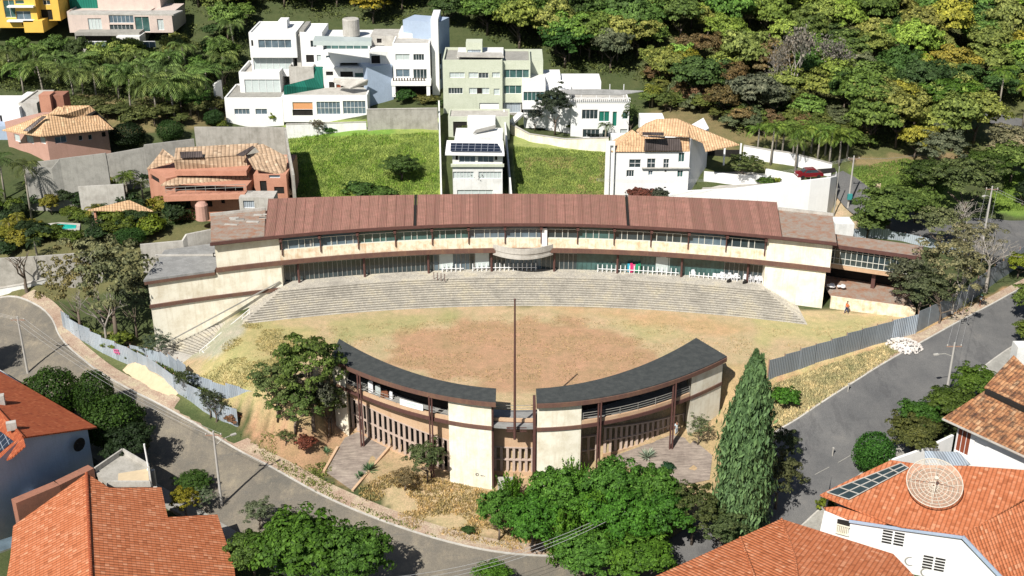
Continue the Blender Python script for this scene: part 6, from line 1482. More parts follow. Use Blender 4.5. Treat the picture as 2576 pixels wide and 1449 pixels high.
PROTO['airy'] = (crown_broad('crown', 71, nc=110, nl=60, leaf=(.022, .048), lump=(.09, .2), hr=1.0), .8)
PROTO['airy2'] = (crown_broad('crown', 74, nc=80, nl=48, leaf=(.02, .045), lump=(.09, .2), hr=1.0), .8)
PROTO['shrub0'] = (crown_broad('crown', 81, nc=34, nl=40, leaf=(.07, .14), lump=(.25, .42), hr=.7), .15)
PROTO['shrub1'] = (crown_broad('crown', 82, nc=34, nl=40, leaf=(.07, .14), lump=(.25, .42), hr=.6), .15)
PROTO['ball0'] = (crown_ball('crown', 3), .15); PROTO['ball1'] = (crown_ball('crown', 6, zr=1.05), .15)
PROTO['cyp'] = (crown_spires('crown', 5), 0); PROTO['shoot0'] = (crown_shoots('crown', 7), 0); PROTO['shoot1'] = (crown_shoots('crown', 8), 0)
TR = [trunk_mesh(i) for i in range(3)]
PALM = [palm_mesh('fronds', 1), palm_mesh('fronds', 2, 15, 1.0, 1.25), palm_mesh('fronds', 3, 20, 1.0, .8)]
def vlink(name, me, par, scale, loc=(0, 0, 0), col=None, rz=0):
    o = bpy.data.objects.new(name, me); COL.objects.link(o); o.parent = par; o.location = loc; o.scale = scale; o.rotation_euler = (0, 0, rz)
    if col: o.color = (*col, 1)
    return o
def jit(c, rr, a=.14): k_ = 1+rr.uniform(-a, a); return tuple(max(.004, x*k_*(1+rr.uniform(-a*.5, a*.5))) for x in c)
VR = random.Random(77)
def tree(kind, g, R_, Hc, col, label, name='tree', cat='tree', group=None, th=None, rz=None):
    """R_ crown radius, Hc total height"""
    e = empty(name, g, label, cat, group); me, tf = PROTO[kind]; rz = VR.uniform(0, 6.28) if rz is None else rz
    if kind == 'cyp': vlink('crown', me, e, (R_/.16, R_/.16, Hc), (0, 0, 0), col, rz); vlink('trunk', TR[0], e, (1.5, 1.5, Hc*.2)); return e
    if kind.startswith('shoot'): vlink('crown', me, e, (R_, R_, Hc/2.2), (0, 0, 0), col, rz); return e
    t = Hc*.30*tf if th is None else th; zs = (Hc-t)/1.62
    vlink('crown', me, e, (R_, R_, zs), (0, 0, t), col, rz)
    if tf > .2 or th: vlink('trunk', TR[VR.randrange(3)], e, (max(1.2, R_*.9), max(1.2, R_*.9), max(.5, t*1.35)))
    return e
def palm(g, Hp, L, col, label, group=None, lean=.04):
    e = empty('palm_tree', g, label, 'palm tree', group); a = VR.uniform(0, 6.28); lx, ly = math.cos(a)*lean*Hp, math.sin(a)*lean*Hp
    m = MB(); m.tube([(0, 0, -.5), (lx*.3, ly*.3, Hp*.5), (lx, ly, Hp)], [.2, .15, .12], 7); t = meshof(m, 'trunk', M['palmbark']); vlink('trunk', t, e, (1, 1, 1))
    vlink('fronds', PALM[VR.randrange(3)], e, (L, L, L), (lx, ly, Hp), col, VR.uniform(0, 6.28)); return e
def bare(g, Hb, label, seed, mat='barkpale', leaf=None, name='bare_tree', group=None, depth=5, spread=.5, lcol=None, wid=1.0):
    e = empty(name, g, label, 'tree', group); m, tips = branches(seed, depth, .33, .035, spread); zmax = max(v[2] for v in m.v); s = Hb/zmax
    vlink('branches', meshof(m, 'branches', M[mat]), e, (s*wid, s*wid, s))
    if leaf:
        r = np.random.default_rng(seed); T_ = np.array([tuple(t) for t in tips]); i = r.integers(0, len(T_), leaf); p = T_[i]+r.normal(size=(leaf, 3))*.07; N = unit(r.normal(size=(leaf, 3))+[0, 0, .5]); A, B = leafaxes(r, N, .018, .04)
        vlink('crown', quads_mesh('crown', p, A, B, M['leaf']), e, (s*wid, s*wid, s), (0, 0, 0), lcol)
    return e
DK, MD, OL, LM, YE, BR, GG, BG = (.065, .115, .035), (.125, .21, .05), (.23, .27, .075), (.24, .34, .07), (.30, .29, .05), (.17, .12, .06), (.13, .15, .10), (.08, .185, .03)
# ---- hillside forest
REG = [
 ('A', [(-60,0),(180,90),(440,120),(620,60),(640,60),(610,180),(560,300),(300,290),(250,240),(120,235),(-60,225)], 62, 36),
 ('B', [(380,-75),(1650,-75),(1640,150),(1500,180),(1420,185),(1370,150),(1100,60),(640,45),(600,55),(440,110),(400,40)], 66, 34),
 ('C', [(1400,-75),(2680,-75),(2680,260),(2480,262),(2440,330),(2480,400),(2420,395),(2330,370),(2140,372),(2060,330),(1950,322),(1900,330),(1860,340),(1750,262),(1640,225),(1560,190),(1440,180)], 72, 37),
]
KIND = {'dark': ('dense dark green tree', DK), 'mid': ('mid green leafy tree', MD), 'olive': ('olive green bushy tree', OL), 'lime': ('bright yellowish green tree', LM), 'yellow': ('golden yellow flowering tree', YE), 'brown': ('dry brownish tree', BR), 'grey': ('grey green thin tree', GG)}
WH = {'A': 'on the slope below the hillside houses', 'B': 'in the wood behind the white houses', 'C': 'on the wooded hill at right'}
MIX = {'A': [('dark', 3), ('mid', 4), ('olive', 3)], 'B': [('dark', 8), ('mid', 4), ('olive', 3), ('yellow', 1)], 'C': [('olive', 8), ('mid', 6), ('lime', 3), ('dark', 5), ('yellow', 1), ('brown', .6), ('grey', 1.2)]}
ntree = 0
for key, poly, dx, dy in REG:
    rr = random.Random(ord(key)); Y = -75; row = 0
    while Y < 420:
        X = -60+(row % 2)*dx/2
        while X < 2690:
            x_, y_ = X+rr.uniform(-.34, .34)*dx, Y+rr.uniform(-.34, .34)*dy
            if inpoly(x_, y_, poly):
                g = gp(x_, y_)
                bad = any(inpoly(g.x, g.y, f) or dpoly(g.x, g.y, f) < 2.2 for f in FOOT) or bool(onroad(np.array([g.x]), np.array([g.y]), 1.5)[0])
                if not bad and not (key == 'A' and rr.random() < .25):
                    ks = [k_ for k_, w_ in MIX[key] for _ in range(int(w_*10))]; kd = rr.choice(ks)
                    if key == 'C':
                        if x_ > 2000 and rr.random() < .25: kd = rr.choice(('lime', 'olive'))
                        if 1750 < x_ < 1950 and y_ > 150 and rr.random() < .5: kd = rr.choice(('brown', 'grey', 'olive'))
                    if key == 'B' and x_ > 1250: kd = rr.choice(('mid', 'mid', 'olive', 'dark'))
                    Rr_ = rr.uniform(2.5, 4.4)*(1.2 if key != 'A' else .85); Hh = Rr_*rr.uniform(1.7, 2.5)
                    nm, cc = KIND[kd]
                    tree('b%d' % rr.randrange(6), g, Rr_, Hh, jit(cc, rr, .22), nm+' '+WH[key], 'broadleaf_tree', 'tree', nm.split(' tree')[0]+' trees '+WH[key]); ntree += 1
            X += dx
        Y += dy; row += 1
print('NTREE', ntree)
# undergrowth between the trunks
r = np.random.default_rng(12); PX_ = []
for key, poly, dx, dy in REG:
    bx0, bx1 = min(p[0] for p in poly), max(p[0] for p in poly); by0, by1 = -90, max(p[1] for p in poly)
    for _ in range(int((bx1-bx0)*(by1-by0)/(170 if key == 'A' else 300))):
        X, Y = r.uniform(bx0, bx1), r.uniform(by0, by1)
        if inpoly(X, Y, poly): PX_.append((X, Y))
C_l, N_l = [], []
for X, Y in PX_:
    g = gp(X, Y)
    if any(inpoly(g.x, g.y, f) or dpoly(g.x, g.y, f) < 1.2 for f in FOOT): continue
    rad = r.uniform(.6, 1.7); u = unit(r.normal(size=(26, 3))); u[:, 2] = np.abs(u[:, 2]); C_l.append(np.array(g)+u*rad*np.array([1, 1, .9])); N_l.append(unit(u+r.normal(size=(26, 3))*.4))
Cc = np.concatenate(C_l); A, B = leafaxes(r, np.concatenate(N_l), .12, .26)
o = link('undergrowth', quads_mesh('undergrowth', Cc, A, B, M['leaf'])); o.color = (.12, .15, .05, 1); tag(o, 'tangled low undergrowth between the trees of the hillside', 'undergrowth', kind='stuff')
# ---- palms
for X, Y in ((270,300),(330,312),(390,318),(460,312),(500,300),(240,285),(300,295),(360,300),(420,300),(545,290),(580,280),(200,275)):
    tree(VR.choice(('b1', 'b4', 'shrub0')), gp(X, Y), VR.uniform(1.6, 2.6), VR.uniform(2, 4), jit((.11, .13, .045), VR), 'low olive bush among the trunks at the foot of the palm grove', 'shrub', 'shrub', 'bushes at the foot of the palm grove')
for i, (X, Y, hp, L) in enumerate([(60,235,6,2.6),(110,240,7,2.8),(190,262,8,3),(245,262,7,2.8),(210,238,8,2.6),(300,250,7,2.6),(330,288,8,2.8),(395,292,8,3),(440,298,8.5,3),(480,290,8,2.6),(420,260,8,2.6),(365,240,7,2.5),(520,250,7,2.6),(560,220,7.5,2.6),(470,190,7,2.4),(90,190,6,2.4),(270,210,6,2.5),(545,170,6.5,2.4),(590,130,7,2.4),(30,200,6,2.6),(150,215,6.5,2.6),(500,320-50,7,2.6),(350,205,6,2.4),(430,215,7,2.6)]):
    palm(gp(X, Y), hp*.78, L*1.75, jit((.12, .18, .055), VR), 'palm with drooping fronds in the grove below the hillside houses', 'palms below the hillside houses', .08)
for X, Y, Yt, L in ((1938,415,322,2.4),(1965,405,318,2.2),(1992,412,330,2.3),(2020,400,325,2.2),(2055,410,330,2.5),(2085,420,335,2.6),(2110,418,345,2.3),(2000,432,350,2.0),(1950,392,318,2.4),(2040,385,318,2.4),(2075,392,325,2.4),(2130,400,335,2.4),(1905,388,325,2.2)):
    g = gp(X, Y); h_ = PY(X, Yt, g.y).z-g.z; palm(g, max(3, h_), L*1.35, jit((.13, .20, .04), VR), 'bright green palm in the row behind the white garden walls', 'palms behind the white garden walls', .02)
palm(gp(80,550), 8.5, 3.0, (.08,.10,.03), 'tall palm with pale trunk left of the green net at far left')
palm(gp(14,500), 6.5, 2.8, (.05,.09,.025), 'palm at the very left edge above the pool')
palm(gp(2508,300), 9, 3.2, (.12,.2,.03), 'tall slender palm near the road at upper right'); palm(gp(2572,320), 7.5, 2.8, (.15,.22,.03), 'palm cut by the right edge by the upper road')
palm(gp(1523,352), 2.6, 2.0, (.08,.14,.03), 'low palm at the corner of the pergola house', lean=.02)
palm(gp(1640,270), 3.5, 2.3, (.2,.22,.04), 'yellowish palm right of the pergola terrace'); palm(gp(2310,240), 7, 2.6, (.14,.24,.03), 'leaning bright palm among the trees on the right hill', lean=.3)
palm(gp(2330,190), 5, 2.4, (.18,.25,.03), 'lighter palm just above the leaning palm on the right hill')
palm(gp(770,196), 2.5, 1.6, (.10,.12,.04), 'small palm on the roof garden beside the terraced white house')
palm(gp(672,470), 2.2, 1.6, (.03,.08,.02), 'dark green palm in the shaded gap of the villa')
rr = random.Random(31); n_ = 0
while n_ < 135:
    X, Y = rr.uniform(1620, 2200), rr.uniform(180, 372)
    if not inpoly(X, Y, [(1620,190),(1900,200),(2140,330),(2200,372),(2060,372),(1900,345),(1850,330),(1760,290),(1690,285),(1630,270)]): continue
    g = gp(X, Y); n_ += 1
    if any(inpoly(g.x, g.y, f) or dpoly(g.x, g.y, f) < 2 for f in FOOT): continue
    k_ = rr.random(); nm, cc = ('dry brownish', (.20, .13, .07)) if k_ < .18 else (('grey green', (.13, .15, .08)) if k_ < .35 else ('olive', (.12, .15, .04)))
    tree(rr.choice(('b0', 'b3', 'airy2', 'shrub0')), g, rr.uniform(1.3, 2.6), rr.uniform(1.8, 4.6), jit(cc, rr, .2), nm+' shrub on the open slope right of the tan roofed house', 'shrub', 'shrub', nm+' shrubs on the open slope')
# ---- distinct trees, far to near  (kind, X, Y base, crown radius, height, colour, label[, trunk])
D = [
 ('near0',2215,318,6.2,9,YE,'large golden yellow tree in the middle of the right hill'),('near1',2375,330,6.4,10,(.07,.14,.02),'big vivid green tree right of the golden tree'),('b2',2300,400,3.2,6,YE,'smaller yellow tree beside the side street'),
 ('near2',1420,170,6,9,(.04,.10,.022),'wide deep green tree right of the pale green apartment house'),('b1',940,60,4,8,(.30,.25,.03),'yellow tree behind the grey water tank'),('b3',1700,225,3.2,6,BR,'reddish brown tree above the tan hipped roof'),
 ('airy',1395,340,3.8,8.5,(.035,.05,.03),'dark grey green tree in front of the pergola house'),('shrub0',1450,335,2,3.2,(.12,.18,.02),'yellow green bush right of the dark tree at the pergola house'),('airy2',1345,330,2,4,(.05,.06,.05),'small dark bush beside the white stair of the pergola house'),
 ('airy2',1585,345,1.6,6,(.10,.15,.05),'slim pale green tree at the corner of the pergola house'),('shrub1',1612,500,2.3,2.6,(.13,.045,.035),'dark red leaved shrub behind the right roof joint'),('shrub0',1655,500,1.9,2.0,(.06,.07,.05),'grey green shrub right of the red leaved shrub'),
 ('shrub0',1020,258,2.2,3.2,(.035,.09,.02),'rounded green hedge under the tall white house'),('shrub1',1075,260,2.4,2.0,(.12,.12,.04),'olive ground shrub right of the rounded hedge'),('shrub0',1120,268,1.4,1.6,(.05,.09,.03),'small shrub between the tall white house and the green apartments'),
 ('shrub0',688,312,1.9,3.6,(.13,.17,.02),'bright bushy tree in front of the terraced white house'),('ball0',540,315,1.9,2.6,(.03,.07,.02),'dark round bush left of the terraced white house'),('shrub0',560,322,1.2,1.8,(.13,.16,.03),'yellow green bush beside the dark round bush'),
 ('ball1',430,352,2.4,2.8,(.035,.075,.02),'flat green bush below the palm grove'),('ball0',325,370,3,4,(.015,.03,.01),'dark bush right of the far left hipped house'),('airy2',800,345,1.6,3,(.12,.10,.07),'dry twiggy bush under the white wall of the grass lot'),
 ('near0',1010,455,3.3,4.4,(.07,.12,.03),'dark rounded tree in the larger grass lot'),('shrub0',905,492,2.8,2.6,(.06,.12,.03),'low green shrub at the bottom of the grass lot, left one'),('shrub1',965,495,2.6,2.2,(.07,.13,.03),'low green shrub at the bottom of the grass lot, right one'),('shrub0',835,330,2.2,1.6,(.04,.12,.02),'dark green shrub heap at the head of the larger grass lot'),
 ('airy2',1170,350,1.5,2.4,(.12,.16,.05),'small yellowish shrub on the terrace above the solar roof'),
 ('airy',1870,458,3.4,4.5,(.09,.12,.04),'olive shrub tree on the patio behind the perimeter wall'),('shrub0',1925,466,1.8,1.8,(.06,.11,.02),'low green patio shrub right of the olive one'),('shrub1',1955,462,.9,1.6,(.2,.24,.03),'small lime patio shrub near the red car'),
 ('near1',2230,592,5.7,8,(.10,.15,.04),'wide bright tree behind the right end of the long building'),('near2',2330,500,4.6,7,(.05,.08,.02),'dark tree standing on the grass beyond the side street'),('airy',2420,560,6,10,(.10,.13,.05),'tall olive tree at the junction on the right'),('near0',2475,470,4.8,6.4,(.06,.10,.02),'green tree at the grass edge left of the junction pole'),
 ('airy',2535,420,5,7,(.20,.19,.12),'pale greyish tree at the upper right by the grass'),('b3',2570,520,1.8,4.6,(.015,.03,.01),'dark narrow tree cut by the right edge beside the grass'),('airy',2360,450,4.4,8,GG,'thin grey green tree beyond the side street'),
 ('airy',2310,792,4.2,6,(.09,.11,.06),'dark green tree beside the retaining wall under the gallery'),('airy2',2370,790,5.4,10,(.20,.19,.11),'olive tree hiding the right end of the gallery'),('airy2',2275,785,3.8,7.5,(.11,.12,.08),'dusty dark tree left of the olive tree at the gallery'),
 ('b4',2300,560,3.6,6,(.13,.19,.05),'mid green tree beside the side street behind the gallery'),('b0',2180,600,3.0,5,(.12,.17,.05),'lower green tree next to the white hut behind the gallery'),('airy',2360,640,4.0,7,(.16,.18,.09),'dusty olive tree behind the white sheet fence'),('airy2',2440,700,4.4,8,(.20,.19,.12),'greyish sparse tree inside the upper right fence'),('b2',2540,460,4.2,6.5,(.13,.19,.05),'green tree on the grass near the right edge'),('b1',2560,700,2.2,4,(.16,.2,.02),'lime shrub cut by the right edge above the right street'),('near2',2585,880,2.4,4.4,(.12,.16,.03),'leafy bush at the right edge beyond the right street'),
 ('airy2',295,872,6.6,15,(.17,.18,.10),'tall thin crowned tree at the left end of the cream wing'),('airy2',205,850,4.6,12,(.19,.17,.08),'brownish sparse tree leaning over the left street'),('airy2',345,850,3.2,9.5,(.045,.06,.04),'dark sparse tree against the cream wing wall'),
 ('shrub0',300,880,2.2,3,(.13,.17,.03),'lime green shrub behind the pale street fence'),('shrub1',345,900,1.7,2.2,(.10,.12,.05),'olive shrub right of the lime shrub behind the fence'),('airy2',400,905,2.2,3.6,(.07,.10,.07),'dusty bush by the foot of the side stair'),
 ('airy2',470,1000,1.6,3.6,(.06,.08,.035),'small dark tree sticking out of the sheet fence'),('airy2',530,1052,1.9,3.6,(.06,.075,.045),'bare looking dark bush at the fence corner'),('shrub0',590,1060,1.2,1.4,(.2,.10,.06),'small reddish bush beside the fence corner'),
 ('airy',788,1075,4.8,11.5,(.10,.15,.035),'tall airy green tree covering the left end pillar'),('airy',745,1090,3.6,6,(.09,.14,.04),'leafy green bush tree low at the base of the tall airy tree'),('airy',835,1092,2.6,6.6,(.12,.16,.05),'climbing foliage low against the left outer pillar'),('near2',335,1190,3.4,6.6,(.018,.035,.012),'very dark shaded foliage between the deep red roofed house and the small terrace'),('near0',-95,965,3.6,10,(.06,.1,.03),'tree just outside the left edge shading the street'),('near1',1400,1345,3.6,8.6,(.085,.20,.03),'bright green tree in front of the plinth between the white pillars'),('near2',1535,1340,3.8,9.2,(.075,.18,.03),'bright tall green tree under the right pavilion balcony'),('near0',1640,1330,3.4,8,(.08,.18,.03),'bright green tree before the lower right brown court'),('airy',700,1055,3.6,7,(.12,.16,.06),'lighter leaning tree left of the tall airy tree'),('airy2',828,1100,2.6,8,(.12,.13,.10),'sparse grey foliage hanging on the left pavilion pillar'),  # near-black foliage by the small terrace added to darken the gap and street
 ('shrub0',770,1125,1.5,1.8,(.16,.05,.035),'small red leaved shrub below the tall airy tree'),('airy2',720,1120,1.5,1.8,(.10,.13,.05),'low green shrub left of the red leaved shrub'),
 ('airy',1075,1215,2.6,5.2,(.09,.12,.05),'sparse bush growing before the left slatted screen'),('airy2',1020,1235,2.0,2.6,(.18,.14,.08),'dry brown bush beside the earth path'),
 ('airy2',1755,1120,1.8,3.6,(.11,.14,.07),'straggly bush against the right outer pillar'),('shrub0',1680,1182,.9,1.0,(.03,.08,.04),'small dark green shrub on the brown court'),
 ('shrub0',1972,1020,1.9,2.8,(.06,.16,.02),'bright green bush in the straw verge right of the cypress'),('airy',1962,1180,2.2,5.0,(.06,.08,.035),'dusty dark bush right of the cypress base'),('airy',1950,1280,2.8,6.6,(.08,.09,.04),'mottled shrub behind the peak of the orange roof'),
 ('near1',1255,1385-25,2.6,6.5,BG,'bright green tree, leftmost of the cluster at the bottom'),('near2',1340,1390,3.6,7.4,(.06,.17,.02),'bright green tree beside the leftmost one of the cluster'),('near0',1450,1350,3.6,7,(.07,.18,.02),'bright green tree below the right white pillar'),
 ('near1',1560,1400,4.2,8.4,(.06,.17,.02),'large bright green tree in the middle of the bottom cluster'),('near2',1660,1380,3.8,7.6,(.05,.14,.02),'deep green tree left of the cypress'),('near0',1470,1460,3.6,6,BG,'bright green tree at the bottom edge of the cluster'),('near1',1600,1470,4,6,(.08,.17,.02),'yellowish green tree cut by the bottom edge, right of the others'),
 ('airy',1740,1370,3.2,7,(.07,.09,.03),'mottled dull green tree at the foot of the cypress'),('airy',1810,1390,3.0,5.4,(.07,.10,.04),'dull green tree between the cypress and the orange roof'),
 ('shrub1',1180,1340,.8,1.1,(.04,.08,.02),'small dark shrub on the dry grass near the left street'),
 ('near2',760,1490,5.2,9.2,(.07,.15,.02),'large bright tree cut by the bottom edge in the lower left'),('near0',895,1500,4.2,8.4,(.07,.15,.025),'green tree cut by the bottom edge, right of the large one'),('near1',640,1460,3,6,(.08,.14,.03),'green tree between the orange roof and the large bottom tree'),
 ('airy',655,1330,2.0,3.4,(.13,.16,.10),'grey green shrub at the lower kerb of the left street'),('airy2',740,1340,1.8,2.4,(.02,.02,.02),'dark leafless looking bush beside the grey green shrub'),('airy',470,1310,1.9,4,(.22,.2,.02),'yellow flowered bush behind the orange roof'),('airy2',520,1290,1.4,3,(.12,.16,.1),'pale green bush right of the yellow flowered one'),('near0',490,1240,2.2,2.6,(.05,.1,.02),'green bush in the shade by the left street pole'),
 ('b2',1240,1490,2.0,3.2,(.08,.18,.02),'thin bright shrub at the bottom edge on the street'),
 ('ball0',2192,1190,2.3,4.8,(.04,.12,.02),'clipped round tree nearest the dish roof on the right street'),('near1',2290,1150,3.4,5.6,(.09,.10,.03),'brownish green tree in the hedge along the right street'),('near2',2305,1110,3.0,5.4,(.05,.12,.02),'green tree behind the brownish one in the right street hedge'),('near0',2385,1080,3.4,5.6,(.07,.11,.02),'green tree at the foot of the lamp pole'),('near1',2445,1010,3.0,4.8,(.08,.14,.02),'bright green tree above the mottled tile roof'),('airy',2350,1105,2.0,3.4,(.06,.09,.03),'dark green shrub against the mottled roof corner'),
 ('shrub0',2080,1285,1.2,1.8,(.14,.18,.02),'yellow green shrub at the corner of the dish roof'),('near2',2580,810,2.6,6,(.12,.17,.04),'tall shrub at the right edge above the mottled roofs'),
]
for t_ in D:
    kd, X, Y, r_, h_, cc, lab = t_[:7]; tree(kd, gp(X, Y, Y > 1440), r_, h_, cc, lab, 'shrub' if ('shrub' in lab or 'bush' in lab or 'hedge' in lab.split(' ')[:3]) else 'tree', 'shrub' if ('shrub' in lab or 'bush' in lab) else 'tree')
# clipped domes by the left street
for X, Y, r_, h_, lab, kk in ((140,1052,3.5,6.2,'large clipped dark dome of foliage beside the deep red roof','ball0'),(248,1060,2.4,5.6,'middle clipped dark tree, pointed, between two domes','ball1'),(295,1120,3.7,6.0,'broad clipped dark dome beside the shadowed street','ball0')):
    tree(kk, gp(X, Y), r_, h_, (.035, .075, .012), lab, 'clipped_tree', 'tree')
tree('cyp', gp(1860, 1345), 3.2, 21.8, (.115, .20, .09), 'very tall dense cypress right of the pavilion', 'cypress', 'tree')
for X, Y, r_, h_, lab in ((1285,1270,1.3,4.6,'feathery green shoots rising before the flagpole gap'),(1443,1262,1.5,6.2,'tall feathery shoots before the right white pillar'),(1590,1275,1.8,5.6,'feathery yellow green shoots before the brown court'),(1520,1300,1.4,4.2,'shorter feathery shoots between the two taller clumps'),(1700,1300,1.6,4.4,'feathery shoots close to the cypress'),(1350,1330,1.8,6.4,'feathery shoots low at the left of the bright cluster'),(1640,1360,2.0,7.5,'feathery shoots at the right side of the bright cluster'),(1500,1390,2.2,8.2,'feathery shoots standing in the middle of the bright cluster'),(1420,1420,2.0,7.4,'feathery shoots near the bottom of the bright cluster')):
    tree('shoot%d' % (X % 2), gp(X, Y), r_, h_, (.09, .20, .02), lab, 'bamboo_clump', 'bamboo')
# agaves and yuccas
for X, Y, s_, cc, lab in ((1628,1150,1.35,(.40,.48,.42),'large pale spiky agave in front of the right slatted screen'),(930,1185,1.2,(.12,.22,.12),'green spiky yucca beside the brown path'),(820,1140,.9,(.14,.24,.14),'small spiky plant left of the brown path'),(205,845,1.6,(.04,.10,.02),'dark spiky palm like plant behind the pale street fence'),(235,860,1.3,(.05,.11,.02),'second dark spiky plant right behind the pale street fence'),(905,1200,.8,(.10,.2,.10),'small yucca at the lower edge of the brown path'),(1215,1345-95,.5,(.3,.33,.28),'tiny grey plant on the dry grass below the left pillar')):
    g = gp(X, Y); o = bpy.data.objects.new('agave', meshof(agave_mesh('agave', X), 'agave', M['leaf'], False)); COL.objects.link(o); o.location = g; o.scale = (s_,)*3; o.color = (*cc, 1); tag(o, lab, 'agave')
# bare and grey trees
bare(gp(1990, 262), 13, 'tall pale grey leafless tree on the right hill', 3, 'barkpale', 1100, depth=6, lcol=(.24, .22, .21), wid=.62); bare(gp(1950, 258), 10, 'smaller grey leafless tree left of the tall grey one', 4, 'barkpale', 700, depth=6, lcol=(.22, .2, .2), wid=.5)
bare(gp(2085, 222), 9, 'grey leafless tree right of the tall grey one', 5, 'barkpale', 700, depth=6, lcol=(.22, .2, .2)); bare(gp(2420, 640), 8, 'wide leafless grey tree over the side street', 6, 'barkpale', 0, wid=1.3, depth=6)
bare(gp(2478, 735), 9, 'leafless grey tree inside the right street fence', 7, 'barkpale', 0, wid=1.2, depth=6); bare(gp(2395, 790), 7.5, 'pale branched tree beside the right fence', 8, 'barkpale', 300, lcol=(.2, .18, .08))
bare(gp(1207, 492), 4.2, 'leafless bush tree before the solar roofed house', 9, 'bark', 250, wid=1.3, lcol=(.08, .07, .05)); bare(gp(2362, 815), 5.5, 'gnarled small tree at the kerb by the right fence', 10, 'bark', 250, lcol=(.1, .12, .05))
bare(gp(270, 870), 9, 'many stemmed pale trunked tree by the fence at left', 11, 'barkpale', 0, depth=5, wid=.8); bare(gp(790, 1085), 9, 'dark forked trunk inside the airy green tree', 12, 'bark', 0, depth=4, wid=.7)
bare(gp(68, 735), 6, 'dark pruned tree against the grey wall at far left', 13, 'bark', 0, depth=3, wid=1.2, name='pruned_tree')
bare(gp(545, 1062), 3.6, 'leaning bare tree at the corner of the bluish fence', 15, 'bark', 200, lcol=(.06, .08, .04), wid=1.2)
# garden plants at left
rr = random.Random(21); GL_ = [(rr.uniform(-20, 560), rr.uniform(470, 640)) for _ in range(46)]+[(30,600),(60,620),(20,560),(110,610),(140,600),(50,585),(170,520),(200,500),(230,520),(150,490),(255,560),(290,560),(330,540),(350,570),(380,590),(340,470),(300,440),(330,430),(360,460),(270,470),(240,600),(420,545),(205,560),(130,540),(20,640),(95,650),(250,600),(90,520),(35,530),(390,530),(360,500),(315,600),(180,470),(130,460),(440,560),(470,540),(520,570),(560,520),(590,520),(640,535)]
for i, (X, Y) in enumerate(GL_):
    if not inpoly(X, Y, [(-30,520),(120,470),(380,455),(400,530),(600,515),(600,545),(500,560),(430,590),(340,620),(100,650),(-30,655)]) or inpoly(X, Y, [(85,555),(205,555),(205,600),(85,600)]): continue
    k_ = rr.random(); cc = jit((.09, .13, .02) if k_ < .4 else ((.03, .055, .02) if k_ < .8 else (.2, .19, .03)), rr)
    if i % 5 == 1: palm(gp(X, Y), 2.6, 1.9, cc, 'small palm in the dense garden at the left', 'small palms in the left garden')
    else: tree(rr.choice(('shrub0', 'shrub1', 'b1', 'b4')), gp(X, Y), rr.uniform(1.5, 2.6), rr.uniform(2.2, 4.4), cc, ('yellow green' if cc[0] > .15 else 'green' if cc[0] > .06 else 'dark green')+' shrub in the dense garden at the left', 'shrub', 'shrub', 'shrubs of the left garden')
palm(gp(325, 520), 5, 2.4, (.08, .12, .02), 'taller garden palm before the villa corner'); tree('shrub0', gp(385, 590), 2.2, 3.6, (.14, .19, .02), 'bright lime shrub before the left end of the long building', 'shrub', 'shrub'); tree('ball0', gp(330, 610), 2.6, 2.2, (.035, .085, .02), 'low rounded green bush beside the lime shrub', 'shrub', 'shrub')
h1, h2 = gp(420, 560), gp(650, 520)
m_ = MB(); r = np.random.default_rng(4); n = 5200; t = r.uniform(0, 1, n); w_ = r.uniform(-1.1, 1.1, n); z_ = r.uniform(0, 1.3, n); e_ = np.where(r.random(n) < .5, 1, 0); z_ = np.where(e_ == 1, 1.3, z_); w_ = np.where(e_ == 1, w_, np.sign(w_)*1.1)
p = np.c_[h1.x+(h2.x-h1.x)*t, h1.y+(h2.y-h1.y)*t+w_, h1.z+(h2.z-h1.z)*t+z_]; A, B = leafaxes(r, unit(r.normal(size=(n, 3))+[0, -.4, .8]), .08, .16); o = link('hedge', quads_mesh('hedge', p, A, B, M['leaf'])); o.color = (.035, .085, .015, 1); tag(o, 'long clipped hedge in front of the villa', 'hedge')
# ---- grass and weeds (uncountable)
def tufts(name, label, poly, n, h, col, wd=.05, seed=1, blades=3, onto=T, gap=0):
    r = np.random.default_rng(seed); xs = [p[0] for p in poly]; ys = [p[1] for p in poly]; pts_ = []
    X = r.uniform(min(xs), max(xs), n*3); Y = r.uniform(min(ys), max(ys), n*3); ok = inpoly(X, Y, poly); X, Y = X[ok][:n], Y[ok][:n]
    # place through coarse lookup of ground points
    gxs = np.linspace(min(xs), max(xs), 26); gys = np.linspace(min(ys), max(ys), 16); tab = np.array([[tuple(gp(a, b)) for a in gxs] for b in gys])
    fx = (X-gxs[0])/(gxs[-1]-gxs[0])*25; fy = (Y-gys[0])/(gys[-1]-gys[0])*15; i = np.clip(fx.astype(int), 0, 24); j = np.clip(fy.astype(int), 0, 14); a = (fx-i)[:, None]; b = (fy-j)[:, None]
    G = tab[j, i]*(1-a)*(1-b)+tab[j, i+1]*a*(1-b)+tab[j+1, i]*(1-a)*b+tab[j+1, i+1]*a*b; x, y = G[:, 0], G[:, 1]
    keep = ~onroad(x, y, .3)
    if gap: keep &= vnoise(x, y, 2.2, seed+5) > gap
    x, y = x[keep], y[keep]; z = onto(x, y); m = len(x); x = np.repeat(x, blades)+r.normal(size=m*blades)*.12; y = np.repeat(y, blades)+r.normal(size=m*blades)*.12; z = np.repeat(z, blades); hh = r.uniform(.5, 1.2, m*blades)*h
    C = np.c_[x, y, z+hh*.45]; lean = r.normal(size=(m*blades, 3))*.35; lean[:, 2] = 1; A = lean*hh[:, None]*.5; t = r.uniform(0, 6.3, m*blades); B = np.c_[np.cos(t), np.sin(t), np.zeros_like(t)]*wd
    o = link(name, quads_mesh(name, C, A, B, M['leaf'])); o.color = (*col, 1); tag(o, label, 'grass', kind='stuff'); return o
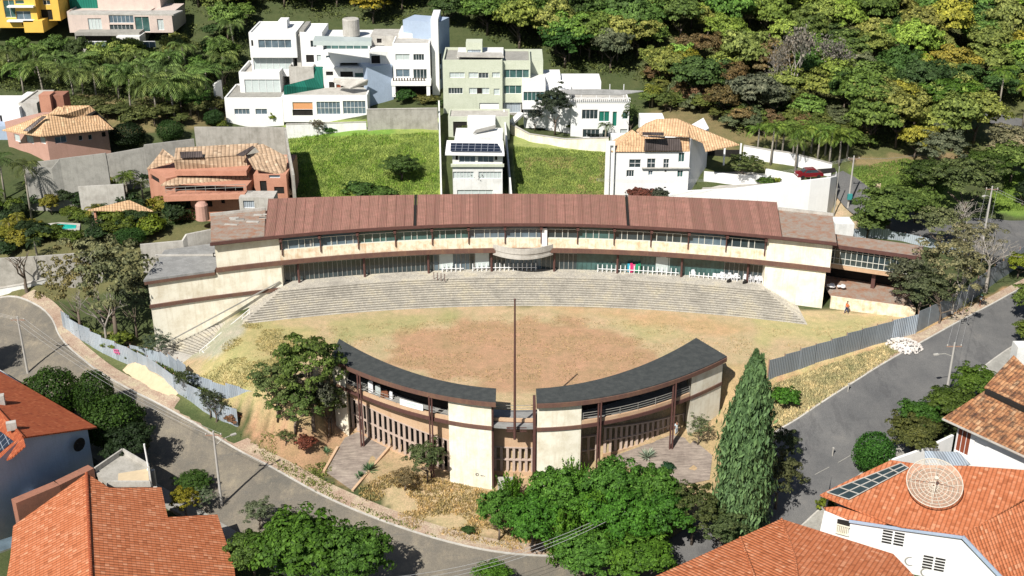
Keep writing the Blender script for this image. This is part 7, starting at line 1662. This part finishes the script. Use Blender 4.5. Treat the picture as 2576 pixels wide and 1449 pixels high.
tufts('grass', 'tall green grass in the larger lot behind the long building', [(722,350),(1104,335),(1104,500),(735,500)], 26000, .36, (.32, .42, .12), .045, 1)
tufts('grass', 'darker weeds in patches of the larger lot', [(722,340),(1104,335),(1104,480),(735,500)], 6000, .5, (.22, .37, .06), .06, 2, 3, gap=.5)
tufts('grass', 'green and straw coloured grass in the smaller lot', [(1292,370),(1525,385),(1525,500),(1300,500)], 14000, .34, (.28, .37, .11), .045, 3)
tufts('dry_grass', 'dry brownish tufts in the smaller lot', [(1320,400),(1525,395),(1525,500),(1340,500)], 5000, .36, (.42, .37, .18), .05, 4, 3, gap=.5)
tufts('dry_grass', 'straw coloured dry grass on the verge of the right street', [(1940,970),(2230,870),(2260,885),(2020,1045),(1945,1085)], 11000, .38, (.58, .51, .32), .05, 5)
tufts('dry_grass', 'dry weeds on the slope below the pavilion', [(880,1240),(1000,1180),(1240,1240),(1700,1250),(1560,1390),(1340,1395),(1050,1335)], 9000, .3, (.48, .36, .18), .06, 6, 3, gap=.4)
tufts('grass', 'green weeds along the upper pavement of the left street', [(620,1060),(860,1180),(830,1240),(1100,1350),(1080,1365),(840,1280),(600,1110)], 3500, .3, (.20, .24, .07), .07, 7, 3, gap=.45)
tufts('grass', 'greenish tufts on the mound at the left of the field', [(520,900),(620,810),(760,840),(700,960),(600,980),(500,950)], 5000, .16, (.47, .41, .21), .05, 8, 3, gap=.45)
tufts('dry_grass', 'dry short grass scattered over the field', [(640,900),(720,830),(1300,790),(2000,830),(2220,805),(1930,900),(1700,870),(1500,960),(1100,960),(900,870)], 8000, .12, (.46, .36, .22), .05, 9, 2, gap=.4)
tufts('grass', 'green grass beyond the side street', [(2140,425),(2280,400),(2420,440),(2330,520),(2200,500)], 7000, .3, (.17, .26, .06), .06, 10)
tufts('grass', 'bright grass near the junction at right', [(2490,440),(2600,440),(2600,530),(2500,530)], 4000, .3, (.19, .29, .06), .06, 11)
tufts('grass', 'weeds behind the pale street fence', [(170,800),(330,880),(560,1000),(540,1040),(320,905),(170,820)], 4500, .6, (.12, .16, .05), .1, 12)
